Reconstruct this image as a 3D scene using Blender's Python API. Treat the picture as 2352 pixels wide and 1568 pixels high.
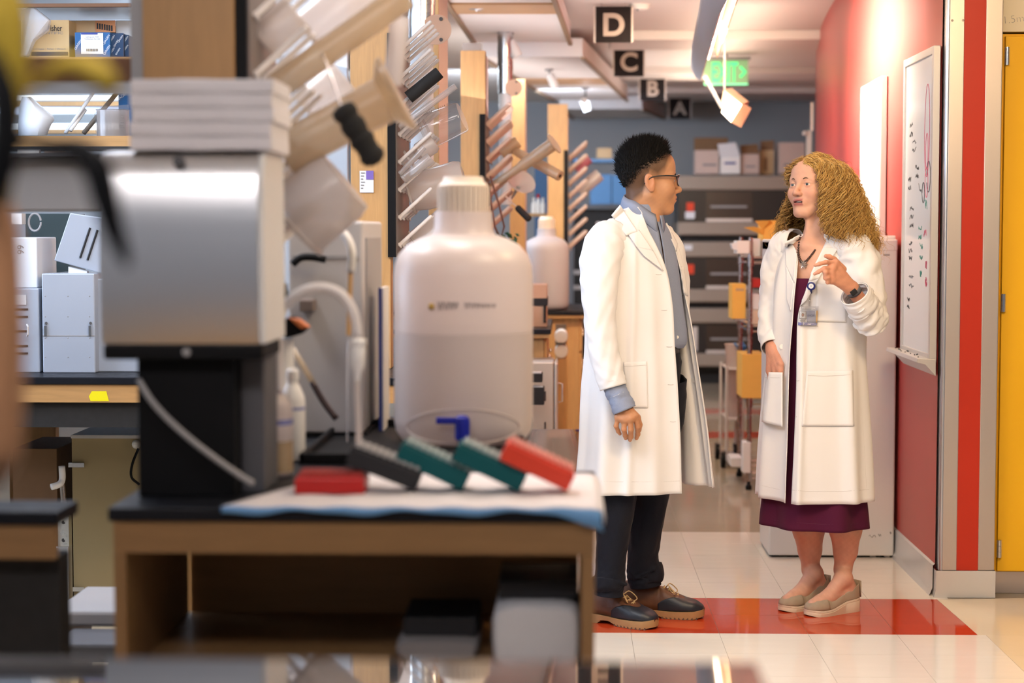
import bpy, bmesh, math, random
import numpy as np
from mathutils import Vector, Matrix, Euler

for _o in list(bpy.data.objects):
    bpy.data.objects.remove(_o, do_unlink=True)
scene = bpy.context.scene
COL = scene.collection

# ------------------------------------------------------------------ camera
FPX, CAMH = 4200.0, 1.41
PITCH, YAW = math.atan(254 / FPX), math.atan(124 / FPX)
cam_data = bpy.data.cameras.new('camera')
cam_data.sensor_width = 36.0
cam_data.lens = FPX / 2352 * 36.0
cam_data.clip_start = 0.05
cam_data.dof.use_dof = True
cam_data.dof.focus_distance = 6.6
cam_data.dof.aperture_fstop = 2.3
cam = bpy.data.objects.new('camera', cam_data)
cam.location = (0, 0, CAMH)
cam.rotation_euler = (math.pi / 2 - PITCH, 0, YAW)
COL.objects.link(cam)
scene.camera = cam

# ------------------------------------------------------------------ world, exposure
world = bpy.data.worlds.new('world')
scene.world = world
world.use_nodes = True
world.node_tree.nodes['Background'].inputs[0].default_value = (0.80, 0.86, 1.0, 1)
world.node_tree.nodes['Background'].inputs[1].default_value = 0.22
scene.view_settings.view_transform = 'Standard'
scene.view_settings.look = 'None'
scene.view_settings.exposure = -0.12
scene.view_settings.gamma = 1.0
scene.view_settings.use_curve_mapping = False
scene.cycles.max_bounces = 5
scene.cycles.diffuse_bounces = 3
scene.cycles.glossy_bounces = 3
scene.cycles.transmission_bounces = 3
scene.cycles.transparent_max_bounces = 10
scene.cycles.use_adaptive_sampling = True
scene.cycles.adaptive_threshold = 0.06
scene.cycles.use_light_tree = False
scene.cycles.caustics_reflective = False
scene.cycles.caustics_refractive = False
scene.cycles.sample_clamp_indirect = 6.0
scene.cycles.use_denoising = True

# ------------------------------------------------------------------ lights of the room, and added fill
def area(name, loc, aim, sx, sy, power, col):
    l = bpy.data.lights.new(name, 'AREA')
    l.shape = 'RECTANGLE'; l.size = sx; l.size_y = sy
    l.energy = power; l.color = col
    o = bpy.data.objects.new(name, l)
    o.location = loc
    o.rotation_euler = (Vector(aim) - Vector(loc)).to_track_quat('-Z', 'Y').to_euler()
    COL.objects.link(o)
    return o
WARM, COOL, NEUT = (1.0, 0.74, 0.46), (0.72, 0.84, 1.0), (1.0, 0.90, 0.83)
area('corridor_light', (1.30, 4.6, 2.70), (1.10, 6.5, 0.6), 0.5, 0.5, 66, (1.0, 0.69, 0.38))
area('corridor_light', (0.75, 3.6, 2.70), (0.85, 5.2, 0.0), 0.6, 0.9, 42, (1.0, 0.82, 0.60))
area('corridor_light', (0.25, 5.1, 2.70), (0.35, 6.6, 0.4), 0.5, 0.8, 9, (1.0, 0.84, 0.66))
area('bay_light', (-0.55, 1.2, 2.70), (-0.5, 2.6, 0.8), 1.9, 0.7, 52, (1.0, 0.93, 0.92))  # added fill behind the camera, brightens bench fronts and steel
area('corridor_light', (0.72, 8.3, 2.70), (0.66, 8.8, 0.0), 0.5, 1.0, 44, WARM)
area('corridor_light', (0.75, 10.0, 2.70), (0.95, 13.2, 0.3), 0.6, 0.6, 52, WARM).data.spread = math.radians(95)  # added just out of view, aimed ahead to brighten the far floor
area('corridor_up_fill', (0.66, 7.6, 2.45), (0.70, 7.7, 2.73), 0.15, 4.6, 9, (1.0, 0.74, 0.58))  # added on top of the pendant to brighten the ceiling
area('corridor_up_fill', (1.05, 13.2, 2.40), (1.05, 13.2, 2.73), 0.15, 5.0, 17, (1.0, 0.76, 0.58))  # added without a fixture, brightens the far ceiling
area('bay_light', (-1.3, 4.3, 2.66), (-1.0, 4.3, 0.0), 1.4, 0.4, 40, (0.93, 0.94, 1.0))
area('bay_light', (-0.35, 4.6, 2.66), (-0.35, 4.4, 0.0), 0.4, 1.0, 22, (1.0, 0.90, 0.86))
area('bay_light', (-1.9, 5.5, 2.60), (-1.7, 6.4, 0.6), 2.2, 0.4, 30, COOL)
area('bay_light', (-1.4, 8.3, 2.60), (-1.2, 8.6, 0.0), 2.0, 0.4, 34, COOL)
area('bay_light', (-0.9, 11.2, 2.45), (-0.6, 11.8, 0.0), 1.6, 0.4, 60, (0.85, 0.92, 1.0))
area('bay_light', (-0.8, 14.8, 2.45), (-0.6, 16.6, 1.0), 2.0, 0.5, 90, COOL)
area('bay_up_fill', (-0.6, 9.5, 2.10), (-0.5, 9.6, 2.73), 0.6, 4.0, 18, (1.0, 0.90, 0.88))  # added without a fixture, brightens the ceiling over the bays
area('bay_up_fill', (0.0, 13.6, 2.00), (0.05, 13.7, 2.73), 0.6, 3.6, 15, (1.0, 0.90, 0.86))  # added without a fixture, brightens the undersides of the hung panels
area('cool_side_light', (-3.9, 6.0, 1.9), (0.0, 6.6, 1.2), 2.6, 1.4, 115, (0.60, 0.75, 1.0))  # cool light from the left, for the rim on the man's coat

# ------------------------------------------------------------------ helpers
_R = cam.rotation_euler.to_matrix()
_C = Vector(cam.location)

def ray(px, py):
    return _R @ Vector(((px - 1176) / FPX, (784 - py) / FPX, -1.0))

def P(px, py, Y):
    """point of the plane y = Y that the photograph shows at (px, py)"""
    d = ray(px, py)
    return _C + d * (Y / d.y)

def PZ(px, py, Z):
    d = ray(px, py)
    return _C + d * ((Z - CAMH) / d.z)

def PXp(px, Y, py=530):
    return P(px, py, Y).x

def smooth_noise(seed):
    r = random.Random(seed)
    w = [(r.uniform(0.5, 1), r.uniform(-1, 1), r.uniform(-1, 1), r.uniform(-1, 1), r.uniform(0, 6.28)) for _ in range(9)]
    def f(x, y, z):
        s = 0
        for i, (a, kx, ky, kz, ph) in enumerate(w):
            q = 1.0 + 0.45 * i
            s = s + a / q * np.sin(q * (kx * x + ky * y + kz * z) * 2.2 + ph)
        return s * 0.42
    return f

class MB:
    """collects shapes in world coordinates, then links them as ONE mesh"""
    def __init__(s):
        s.v = []; s.f = []; s.m = []
    def add(s, verts, faces, mi=0):
        o = len(s.v)
        s.v += [tuple(v) for v in verts]
        s.f += [tuple(i + o for i in f) for f in faces]
        s.m += [mi] * len(faces)
        return s
    def box(s, a, b, mi=0, rot=None, pivot=None):
        (x0, y0, z0), (x1, y1, z1) = a, b
        x0, x1 = min(x0, x1), max(x0, x1); y0, y1 = min(y0, y1), max(y0, y1); z0, z1 = min(z0, z1), max(z0, z1)
        v = [Vector(p) for p in ((x0, y0, z0), (x1, y0, z0), (x1, y1, z0), (x0, y1, z0), (x0, y0, z1), (x1, y0, z1), (x1, y1, z1), (x0, y1, z1))]
        if rot is not None:
            pv = Vector(pivot) if pivot is not None else Vector(((x0 + x1) / 2, (y0 + y1) / 2, (z0 + z1) / 2))
            v = [rot @ (p - pv) + pv for p in v]
        return s.add(v, [(0, 3, 2, 1), (4, 5, 6, 7), (0, 1, 5, 4), (1, 2, 6, 5), (2, 3, 7, 6), (3, 0, 4, 7)], mi)
    def obox(s, c, ax, ay, az, mi=0):
        """box from centre and three half-axis vectors"""
        c = Vector(c); ax, ay, az = Vector(ax), Vector(ay), Vector(az)
        v = [c + i * ax + j * ay + k * az for k in (-1, 1) for i, j in ((-1, -1), (1, -1), (1, 1), (-1, 1))]
        return s.add(v, [(0, 3, 2, 1), (4, 5, 6, 7), (0, 1, 5, 4), (1, 2, 6, 5), (2, 3, 7, 6), (3, 0, 4, 7)], mi)
    def cyl(s, a, b, r0, r1=None, n=20, mi=0, caps=True):
        r1 = r0 if r1 is None else r1
        a, b = Vector(a), Vector(b)
        d = (b - a).normalized()
        u = d.orthogonal().normalized(); w = d.cross(u)
        v = []
        for p, r in ((a, r0), (b, r1)):
            for i in range(n):
                t = 2 * math.pi * i / n
                v.append(p + (u * math.cos(t) + w * math.sin(t)) * r)
        f = [(i, (i + 1) % n, n + (i + 1) % n, n + i) for i in range(n)]
        if caps:
            f += [tuple(range(n - 1, -1, -1)), tuple(range(n, 2 * n))]
        return s.add(v, f, mi)
    def tube(s, pts, r, n=10, mi=0, caps=True, closed=False):
        pts = [Vector(p) for p in pts]
        rr = r if isinstance(r, (list, tuple)) else [r] * len(pts)
        v = []; f = []
        m = len(pts)
        prev = None
        for k, p in enumerate(pts):
            if closed:
                d = pts[(k + 1) % m] - pts[k - 1]
            else:
                d = pts[min(k + 1, m - 1)] - pts[max(k - 1, 0)]
            d = d.normalized() if d.length > 1e-9 else Vector((0, 0, 1))
            if prev is None:
                u = d.orthogonal().normalized()
            else:
                u = prev - d * prev.dot(d)
                u = u.normalized() if u.length > 1e-6 else d.orthogonal().normalized()
            prev = u
            w = d.cross(u)
            for i in range(n):
                t = 2 * math.pi * i / n
                v.append(p + (u * math.cos(t) + w * math.sin(t)) * rr[k])
        for k in range(m if closed else m - 1):
            k2 = (k + 1) % m
            for i in range(n):
                j = (i + 1) % n
                f.append((k * n + i, k * n + j, k2 * n + j, k2 * n + i))
        if caps and not closed:
            f += [tuple(range(n - 1, -1, -1)), tuple(range((m - 1) * n, m * n))]
        return s.add(v, f, mi)
    def lathe(s, base, prof, n=40, mi=0, axis=(0, 0, 1), sx=1.0, sy=1.0, caps=True):
        """prof: list of (r, h) along axis from base"""
        base = Vector(base); d = Vector(axis).normalized()
        if abs(d.z) > 0.999:
            u = Vector((1, 0, 0)); w = Vector((0, 1, 0)) * (1 if d.z > 0 else -1)
        else:
            u = d.cross(Vector((0, 0, 1))).normalized(); w = d.cross(u)
        v = []; f = []
        for r, h in prof:
            for i in range(n):
                t = 2 * math.pi * i / n
                v.append(base + d * h + u * (math.cos(t) * r * sx) + w * (math.sin(t) * r * sy))
        for k in range(len(prof) - 1):
            for i in range(n):
                j = (i + 1) % n
                f.append((k * n + i, k * n + j, (k + 1) * n + j, (k + 1) * n + i))
        if caps:
            f += [tuple(range(n - 1, -1, -1)), tuple(range((len(prof) - 1) * n, len(prof) * n))]
        return s.add(v, f, mi)
    def sphere(s, c, r, n=16, mi=0, rx=None):
        c = Vector(c); R = (r, r, r) if rx is None else rx
        v = []; f = []
        m = n // 2
        for k in range(m + 1):
            a = math.pi * k / m
            for i in range(n):
                t = 2 * math.pi * i / n
                v.append(c + Vector((math.sin(a) * math.cos(t) * R[0], math.sin(a) * math.sin(t) * R[1], math.cos(a) * R[2])))
        for k in range(m):
            for i in range(n):
                j = (i + 1) % n
                f.append((k * n + i, (k + 1) * n + i, (k + 1) * n + j, k * n + j))
        return s.add(v, f, mi)
    def prism(s, poly, ext, mi=0):
        """poly: world points of one face; ext: extrusion vector"""
        n = len(poly); e = Vector(ext)
        v = [Vector(p) for p in poly] + [Vector(p) + e for p in poly]
        f = [tuple(range(n)), tuple(range(2 * n - 1, n - 1, -1))] + [(i, n + i, n + (i + 1) % n, (i + 1) % n) for i in range(n)]
        return s.add(v, f, mi)
    def grid(s, rows, closed=False, mi=0):
        nu = len(rows[0]); v = [p for r in rows for p in r]; f = []
        for k in range(len(rows) - 1):
            for i in range(nu if closed else nu - 1):
                j = (i + 1) % nu
                f.append((k * nu + i, k * nu + j, (k + 1) * nu + j, (k + 1) * nu + i))
        return s.add(v, f, mi)
    def build(s, name, mat, parent=None, smooth=False, bevel=0, solid=0, sub=0, seg=2, weld=False):
        me = bpy.data.meshes.new(name)
        off = wloc(parent)
        me.from_pydata([(x - off[0], y - off[1], z - off[2]) for x, y, z in s.v], [], s.f)
        mats = mat if isinstance(mat, (list, tuple)) else [mat]
        for m_ in mats:
            me.materials.append(m_)
        if len(mats) > 1:
            me.polygons.foreach_set('material_index', s.m)
        bm = bmesh.new(); bm.from_mesh(me)
        if weld:
            bmesh.ops.remove_doubles(bm, verts=bm.verts, dist=1e-5)
        bmesh.ops.recalc_face_normals(bm, faces=bm.faces)
        bm.to_mesh(me); bm.free()
        if smooth:
            me.polygons.foreach_set('use_smooth', [True] * len(me.polygons))
        o = bpy.data.objects.new(name, me)
        COL.objects.link(o)
        if parent is not None:
            o.parent = parent
        if smooth and smooth != 'all':
            es = o.modifiers.new('edges', 'EDGE_SPLIT'); es.split_angle = math.radians(38)
        if bevel:
            b = o.modifiers.new('bevel', 'BEVEL'); b.width = bevel; b.segments = seg; b.limit_method = 'ANGLE'
        if solid:
            b = o.modifiers.new('solid', 'SOLIDIFY'); b.thickness = solid; b.offset = 0
        if sub:
            b = o.modifiers.new('sub', 'SUBSURF'); b.levels = sub; b.render_levels = sub
        return o

def wloc(o):
    p = Vector((0, 0, 0))
    while o is not None:
        p += Vector(o.location); o = o.parent
    return p

def tag(o, label, cat, group=None):
    o['label'] = label; o['category'] = cat
    if group: o['group'] = group
    return o

def thing(name, loc, label, cat, group=None):
    o = bpy.data.objects.new(name, None)
    o.empty_display_size = 0.1
    o.location = loc
    COL.objects.link(o)
    return tag(o, label, cat, group)

def struct(o):
    o['kind'] = 'structure'
    return o

def text_mesh(name, body, mat, parent, origin, right, up, size, align='CENTER', extrude=0.0, width=None, bold=0.0, spacing=1.0):
    """flat lettering whose baseline centre is at origin"""
    cu = bpy.data.curves.new('txt', 'FONT')
    cu.body = body; cu.size = size; cu.align_x = align; cu.extrude = extrude; cu.offset = bold; cu.space_character = spacing
    t = bpy.data.objects.new('txt', cu)
    COL.objects.link(t)
    bpy.context.view_layer.update()
    me = bpy.data.meshes.new_from_object(t.evaluated_get(bpy.context.evaluated_depsgraph_get()))
    bpy.data.objects.remove(t, do_unlink=True)
    me.name = name
    me.materials.clear(); me.materials.append(mat)
    r = Vector(right).normalized(); u = Vector(up).normalized(); n = r.cross(u)
    off = wloc(parent)
    o3 = Vector(origin)
    k = 1.0
    if width:
        xs = [v.co.x for v in me.vertices] or [0, 1]
        k = width / max(1e-6, max(xs) - min(xs))
    for v in me.vertices:
        v.co = o3 + r * (v.co.x * k) + u * v.co.y + n * v.co.z - off
    o = bpy.data.objects.new(name, me)
    COL.objects.link(o)
    if parent is not None:
        o.parent = parent
    return o

def crom(pts, n, closed=False):
    """Catmull-Rom through pts (numpy k x d) -> n samples"""
    p = np.asarray(pts, float); k = len(p)
    t = np.linspace(0, k if closed else k - 1, n, endpoint=not closed)
    i = np.clip(np.floor(t).astype(int), 0, (k - 1) if closed else k - 2)
    u = (t - i)[:, None]
    if closed:
        a, b, c, d = p[(i - 1) % k], p[i % k], p[(i + 1) % k], p[(i + 2) % k]
    else:
        ext = np.vstack([2 * p[0] - p[1], p, 2 * p[-1] - p[-2]])
        a, b, c, d = ext[i], ext[i + 1], ext[i + 2], ext[i + 3]
    return 0.5 * ((2 * b) + (c - a) * u + (2 * a - 5 * b + 4 * c - d) * u ** 2 + (3 * b - a - 3 * c + d) * u ** 3)

# ------------------------------------------------------------------ materials
def newmat(name):
    m = bpy.data.materials.new(name)
    m.use_nodes = True
    nt = m.node_tree
    b = nt.nodes['Principled BSDF']
    return m, nt, b

def mat(name, col, rough=0.5, metal=0.0, var=0.0, scale=8.0, stretch=(1, 1, 1), bump=0.0, bscale=60.0, spec=0.5, trans=0.0, ior=1.45, sss=0.0, coat=0.0, emit=None, estr=0.0, sheen=0.0, rvar=0.0, alpha=1.0, bstretch=None):
    m, nt, b = newmat(name)
    c4 = (*col, 1)
    b.inputs['Base Color'].default_value = c4
    b.inputs['Roughness'].default_value = rough
    b.inputs['Metallic'].default_value = metal
    b.inputs['Specular IOR Level'].default_value = spec
    b.inputs['IOR'].default_value = ior
    b.inputs['Transmission Weight'].default_value = trans
    b.inputs['Coat Weight'].default_value = coat
    b.inputs['Alpha'].default_value = alpha
    b.inputs['Sheen Weight'].default_value = sheen
    if sss:
        b.inputs['Subsurface Weight'].default_value = sss
        b.inputs['Subsurface Radius'].default_value = (0.02, 0.008, 0.004)
        b.inputs['Subsurface Scale'].default_value = 0.4
    if emit:
        b.inputs['Emission Color'].default_value = (*emit, 1)
        b.inputs['Emission Strength'].default_value = estr
    if var or bump or rvar:
        tc = nt.nodes.new('ShaderNodeTexCoord')
        mp = nt.nodes.new('ShaderNodeMapping')
        mp.inputs['Scale'].default_value = stretch
        nt.links.new(tc.outputs['Object'], mp.inputs['Vector'])
    if var or rvar:
        n = nt.nodes.new('ShaderNodeTexNoise')
        n.inputs['Scale'].default_value = scale
        n.inputs['Detail'].default_value = 6
        nt.links.new(mp.outputs['Vector'], n.inputs['Vector'])
        if var:
            r = nt.nodes.new('ShaderNodeMix'); r.data_type = 'RGBA'
            r.inputs['A'].default_value = (*[max(0, c * (1 - var)) for c in col], 1)
            r.inputs['B'].default_value = (*[min(1, c * (1 + var)) for c in col], 1)
            nt.links.new(n.outputs['Fac'], r.inputs['Factor'])
            nt.links.new(r.outputs['Result'], b.inputs['Base Color'])
        if rvar:
            mr = nt.nodes.new('ShaderNodeMapRange')
            mr.inputs['From Min'].default_value = 0.3; mr.inputs['From Max'].default_value = 0.7
            mr.inputs['To Min'].default_value = max(0, rough - rvar); mr.inputs['To Max'].default_value = min(1, rough + rvar)
            nt.links.new(n.outputs['Fac'], mr.inputs['Value'])
            nt.links.new(mr.outputs['Result'], b.inputs['Roughness'])
    if bump:
        n2 = nt.nodes.new('ShaderNodeTexNoise')
        n2.inputs['Scale'].default_value = bscale
        n2.inputs['Detail'].default_value = 4
        if bstretch:
            mp2 = nt.nodes.new('ShaderNodeMapping'); mp2.inputs['Scale'].default_value = bstretch
            nt.links.new(tc.outputs['Object'], mp2.inputs['Vector'])
            nt.links.new(mp2.outputs['Vector'], n2.inputs['Vector'])
        else:
            nt.links.new(mp.outputs['Vector'], n2.inputs['Vector'])
        bp = nt.nodes.new('ShaderNodeBump')
        bp.inputs['Strength'].default_value = bump
        bp.inputs['Distance'].default_value = 0.004
        nt.links.new(n2.outputs['Fac'], bp.inputs['Height'])
        nt.links.new(bp.outputs['Normal'], b.inputs['Normal'])
    return m

def wood(name, col, dark=0.72, axis=2, scale=7.0, rough=0.42):
    m, nt, b = newmat(name)
    tc = nt.nodes.new('ShaderNodeTexCoord')
    mp = nt.nodes.new('ShaderNodeMapping')
    sc = [9.0, 9.0, 9.0]; sc[axis] = 0.9
    mp.inputs['Scale'].default_value = sc
    nt.links.new(tc.outputs['Object'], mp.inputs['Vector'])
    n = nt.nodes.new('ShaderNodeTexNoise'); n.inputs['Scale'].default_value = scale; n.inputs['Detail'].default_value = 8
    n.inputs['Distortion'].default_value = 0.6
    nt.links.new(mp.outputs['Vector'], n.inputs['Vector'])
    cr = nt.nodes.new('ShaderNodeValToRGB')
    cr.color_ramp.elements[0].position = 0.3; cr.color_ramp.elements[1].position = 0.75
    cr.color_ramp.elements[0].color = (*[c * dark for c in col], 1)
    cr.color_ramp.elements[1].color = (*col, 1)
    nt.links.new(n.outputs['Fac'], cr.inputs['Fac'])
    nt.links.new(cr.outputs['Color'], b.inputs['Base Color'])
    b.inputs['Roughness'].default_value = rough
    return m

def brushed(name, col=(0.62, 0.60, 0.58), axis=2, rough=0.28, amt=0.12):
    m, nt, b = newmat(name)
    b.inputs['Base Color'].default_value = (*col, 1)
    b.inputs['Metallic'].default_value = 1.0
    tc = nt.nodes.new('ShaderNodeTexCoord')
    mp = nt.nodes.new('ShaderNodeMapping')
    sc = [400.0, 400.0, 400.0]; sc[axis] = 3.0
    mp.inputs['Scale'].default_value = sc
    nt.links.new(tc.outputs['Object'], mp.inputs['Vector'])
    n = nt.nodes.new('ShaderNodeTexNoise'); n.inputs['Scale'].default_value = 1.0; n.inputs['Detail'].default_value = 3
    nt.links.new(mp.outputs['Vector'], n.inputs['Vector'])
    mr = nt.nodes.new('ShaderNodeMapRange')
    mr.inputs['To Min'].default_value = rough - amt; mr.inputs['To Max'].default_value = rough + amt
    nt.links.new(n.outputs['Fac'], mr.inputs['Value'])
    nt.links.new(mr.outputs['Result'], b.inputs['Roughness'])
    return m

def clear_plastic(name, tint=(0.93, 0.93, 0.93), solid=0.25, rough=0.08, cloud=(0.8, 0.78, 0.76)):
    """thin clear plastic: see-through, with a glossy skin and a little haze"""
    m = bpy.data.materials.new(name); m.use_nodes = True
    nt = m.node_tree; nt.nodes.clear()
    out = nt.nodes.new('ShaderNodeOutputMaterial')
    tr = nt.nodes.new('ShaderNodeBsdfTransparent'); tr.inputs[0].default_value = (*tint, 1)
    gl = nt.nodes.new('ShaderNodeBsdfGlossy'); gl.inputs['Roughness'].default_value = rough
    lw = nt.nodes.new('ShaderNodeLayerWeight'); lw.inputs['Blend'].default_value = 0.5
    pw = nt.nodes.new('ShaderNodeMath'); pw.operation = 'POWER'; pw.inputs[1].default_value = 3.0
    nt.links.new(lw.outputs['Facing'], pw.inputs[0])
    fr = nt.nodes.new('ShaderNodeMath'); fr.operation = 'MULTIPLY_ADD'; fr.inputs[1].default_value = 0.55; fr.inputs[2].default_value = 0.04
    nt.links.new(pw.outputs[0], fr.inputs[0])
    df = nt.nodes.new('ShaderNodeBsdfDiffuse'); df.inputs[0].default_value = (*cloud, 1)
    tl = nt.nodes.new('ShaderNodeBsdfTranslucent'); tl.inputs[0].default_value = (*cloud, 1)
    a0 = nt.nodes.new('ShaderNodeMixShader'); a0.inputs[0].default_value = 0.5
    nt.links.new(df.outputs[0], a0.inputs[1]); nt.links.new(tl.outputs[0], a0.inputs[2])
    a = nt.nodes.new('ShaderNodeMixShader'); a.inputs[0].default_value = solid
    nt.links.new(tr.outputs[0], a.inputs[1]); nt.links.new(a0.outputs[0], a.inputs[2])
    b = nt.nodes.new('ShaderNodeMixShader')
    nt.links.new(fr.outputs[0], b.inputs[0]); nt.links.new(a.outputs[0], b.inputs[1]); nt.links.new(gl.outputs[0], b.inputs[2])
    nt.links.new(b.outputs[0], out.inputs[0])
    return m

M = {}
M['maple'] = wood('maple', (0.58, 0.33, 0.13), 0.80, 2)
M['maple_x'] = wood('maple_x', (0.50, 0.28, 0.11), 0.80, 0)
M['maple_near'] = wood('maple_near', (0.30, 0.165, 0.068), 0.80, 2)  # maple with the near bench's shade put into the colour
M['maple_near_x'] = wood('maple_near_x', (0.30, 0.165, 0.068), 0.80, 0)  # same shaded tone, grain along x
M['maple_pale'] = wood('maple_pale', (0.66, 0.40, 0.17), 0.85, 2)
M['epoxy'] = mat('epoxy', (0.010, 0.011, 0.015), 0.40, rvar=0.06, scale=30, spec=0.18)
M['epoxy_gloss'] = mat('epoxy_gloss', (0.03, 0.03, 0.034), 0.035, ior=2.6, spec=0.9, coat=0.6)
M['black'] = mat('black', (0.007, 0.007, 0.008), 0.55, var=0.2, scale=20, spec=0.15)
M['black_matte'] = mat('black_matte', (0.016, 0.015, 0.015), 0.85, var=0.3, scale=40)
M['pegboard'] = mat('pegboard', (0.16, 0.13, 0.12), 0.5, var=0.1)
M['steel'] = brushed('steel', (0.74, 0.66, 0.60), 2, 0.42, 0.05)
M['steel_x'] = brushed('steel_x', (0.82, 0.82, 0.84), 0, 0.30, 0.05)
M['steel_cool'] = brushed('steel_cool', (0.68, 0.71, 0.77), 2, 0.34, 0.05)
M['chrome'] = mat('chrome', (0.75, 0.74, 0.73), 0.14, 1.0)
M['chrome_worn'] = mat('chrome_worn', (0.42, 0.38, 0.36), 0.25, 1.0, rvar=0.1, scale=20)
M['galv'] = mat('galv', (0.66, 0.68, 0.70), 0.25, 1.0, rvar=0.08, scale=15)
M['white'] = mat('white', (0.80, 0.78, 0.76), 0.45, var=0.03, scale=5)
M['white_paint'] = mat('white_paint', (0.82, 0.79, 0.76), 0.6, var=0.03, scale=3, bump=0.04, bscale=150)
M['white_cool'] = mat('white_cool', (0.72, 0.75, 0.80), 0.4, var=0.04, scale=6)
M['peg_white'] = mat('peg_white', (0.72, 0.67, 0.66), 0.35)
M['peg_tan'] = mat('peg_tan', (0.52, 0.40, 0.34), 0.4)
M['grey'] = mat('grey', (0.33, 0.32, 0.325), 0.5, var=0.05)
M['grey_light'] = mat('grey_light', (0.50, 0.48, 0.48), 0.5, var=0.04)
M['grey_dark'] = mat('grey_dark', (0.09, 0.09, 0.10), 0.5, var=0.1)
M['ceil'] = mat('ceil', (0.80, 0.74, 0.70), 0.8, var=0.03, scale=2)
M['ceil_cloud'] = mat('ceil_cloud', (0.78, 0.74, 0.73), 0.75, var=0.02, scale=2)
M['card'] = mat('card', (0.50, 0.34, 0.19), 0.8, var=0.1, scale=12)
M['card_dark'] = mat('card_dark', (0.22, 0.12, 0.06), 0.85, var=0.15, scale=12)
M['card_yellow'] = mat('card_yellow', (0.80, 0.45, 0.09), 0.7, var=0.08, scale=14)
M['blue_box'] = mat('blue_box', (0.012, 0.10, 0.28), 0.4, var=0.1)
M['blue_box_dark'] = mat('blue_box_dark', (0.006, 0.035, 0.10), 0.4, var=0.1)
M['ink'] = mat('ink', (0.015, 0.015, 0.018), 0.6)
M['ink_grey'] = mat('ink_grey', (0.22, 0.21, 0.21), 0.6)
M['print_white'] = mat('print_white', (0.75, 0.77, 0.80), 0.6)
M['print_blue'] = mat('print_blue', (0.03, 0.05, 0.25), 0.5)
M['red'] = mat('red', (0.50, 0.012, 0.010), 0.4, var=0.06)
M['red_bright'] = mat('red_bright', (0.72, 0.055, 0.025), 0.38)
M['teal'] = mat('teal', (0.003, 0.085, 0.095), 0.5, spec=0.25)
M['charcoal'] = mat('charcoal', (0.025, 0.025, 0.028), 0.55, spec=0.25)
M['clear'] = clear_plastic('clear', (0.95, 0.94, 0.94), 0.10)
M['clear_hazy'] = clear_plastic('clear_hazy', (0.9, 0.88, 0.87), 0.35, 0.15, (0.75, 0.70, 0.68))
M['frost'] = clear_plastic('frost', (0.9, 0.86, 0.84), 0.72, 0.25, (0.80, 0.74, 0.71))
M['frost_tan'] = clear_plastic('frost_tan', (0.9, 0.82, 0.70), 0.68, 0.25, (0.72, 0.58, 0.42))
M['amber_liquid'] = clear_plastic('amber_liquid', (0.9, 0.7, 0.4), 0.5, 0.2, (0.5, 0.35, 0.15))
# ================================================================== room shell
def fbox(mb, px0, py0, px1, py1, Y, depth, mi=0):
    """box whose front face (plane y=Y) covers the given rectangle of the photo"""
    a = P((px0 + px1) / 2, py1, Y); b = P((px0 + px1) / 2, py0, Y)
    pm = (py0 + py1) / 2
    return mb.box((PXp(px0, Y, pm), Y, a.z), (PXp(px1, Y, pm), Y + depth, b.z), mi)

def wallx(Y):
    return 1.43 + (max(0.0, Y - 7.5) ** 2) / 92.0

CEIL = 2.73
# ---- floor: tiles in the lit corridor, plain sheet beyond
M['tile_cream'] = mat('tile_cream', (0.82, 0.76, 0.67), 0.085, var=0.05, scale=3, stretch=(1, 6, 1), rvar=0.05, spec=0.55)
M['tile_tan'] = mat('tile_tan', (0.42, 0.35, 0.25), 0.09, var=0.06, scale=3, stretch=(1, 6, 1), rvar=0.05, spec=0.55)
M['tile_side'] = mat('tile_side', (0.76, 0.65, 0.48), 0.14, var=0.05, scale=3, rvar=0.05, spec=0.55)
M['tile_red'] = mat('tile_red', (0.50, 0.052, 0.014), 0.075, var=0.10, scale=2.5, stretch=(1, 5, 1), rvar=0.05, spec=0.55)
M['grout'] = mat('grout', (0.30, 0.26, 0.21), 0.6, var=0.1)
mb = MB(); mb.box((-6, -1, -0.10), (7, 19.2, -0.0015))
floor = struct(mb.build('floor', M['grout']))
TS = 0.31
tile_me = {}
def tile(x, y, key, sx=TS, sy=TS):
    k = (key, round(sx, 3), round(sy, 3))
    if k not in tile_me:
        m_ = MB(); g = 0.0006
        m_.box((g, g, -0.0015), (sx - g, sy - g, 0.0))
        o = m_.build('tile', M[key], floor)
        tile_me[k] = o.data
    else:
        o = bpy.data.objects.new('tile', tile_me[k]); COL.objects.link(o); o.parent = floor
    o.location = (x, y, 0)
X0 = 0.23 - TS * 3
ys = 6.365
for i in range(-9, 13):
    y = ys + (i if i < 2 else i) * TS
    for j in range(0, 9):
        x = X0 + j * TS
        if i in (0, 1):
            continue
        if x > 1.45 and y > 6.9:
            continue
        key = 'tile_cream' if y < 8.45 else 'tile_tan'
        if y < 6.3 and x + TS * 0.5 > 1.47 + (6.98 - y) * 0.02:
            key = 'tile_side'
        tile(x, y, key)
for i in range(0, 2):                                    # the red band, cut on a slant at its right end
    y = ys + i * TS
    for j in range(0, 6):
        tile(X0 + j * TS, y, 'tile_red')
pa, pb = PZ(2156, 1380, 0), PZ(2252, 1464, 0)
xr = X0 + 6 * TS
m_ = MB(); m_.prism([(xr + 0.0006, ys, -0.0015), (pb.x, ys, -0.0015), (pa.x, ys + 2 * TS, -0.0015), (xr + 0.0006, ys + 2 * TS, -0.0015)], (0, 0, 0.0015))
m_.build('tile', M['tile_red'], floor)
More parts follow.
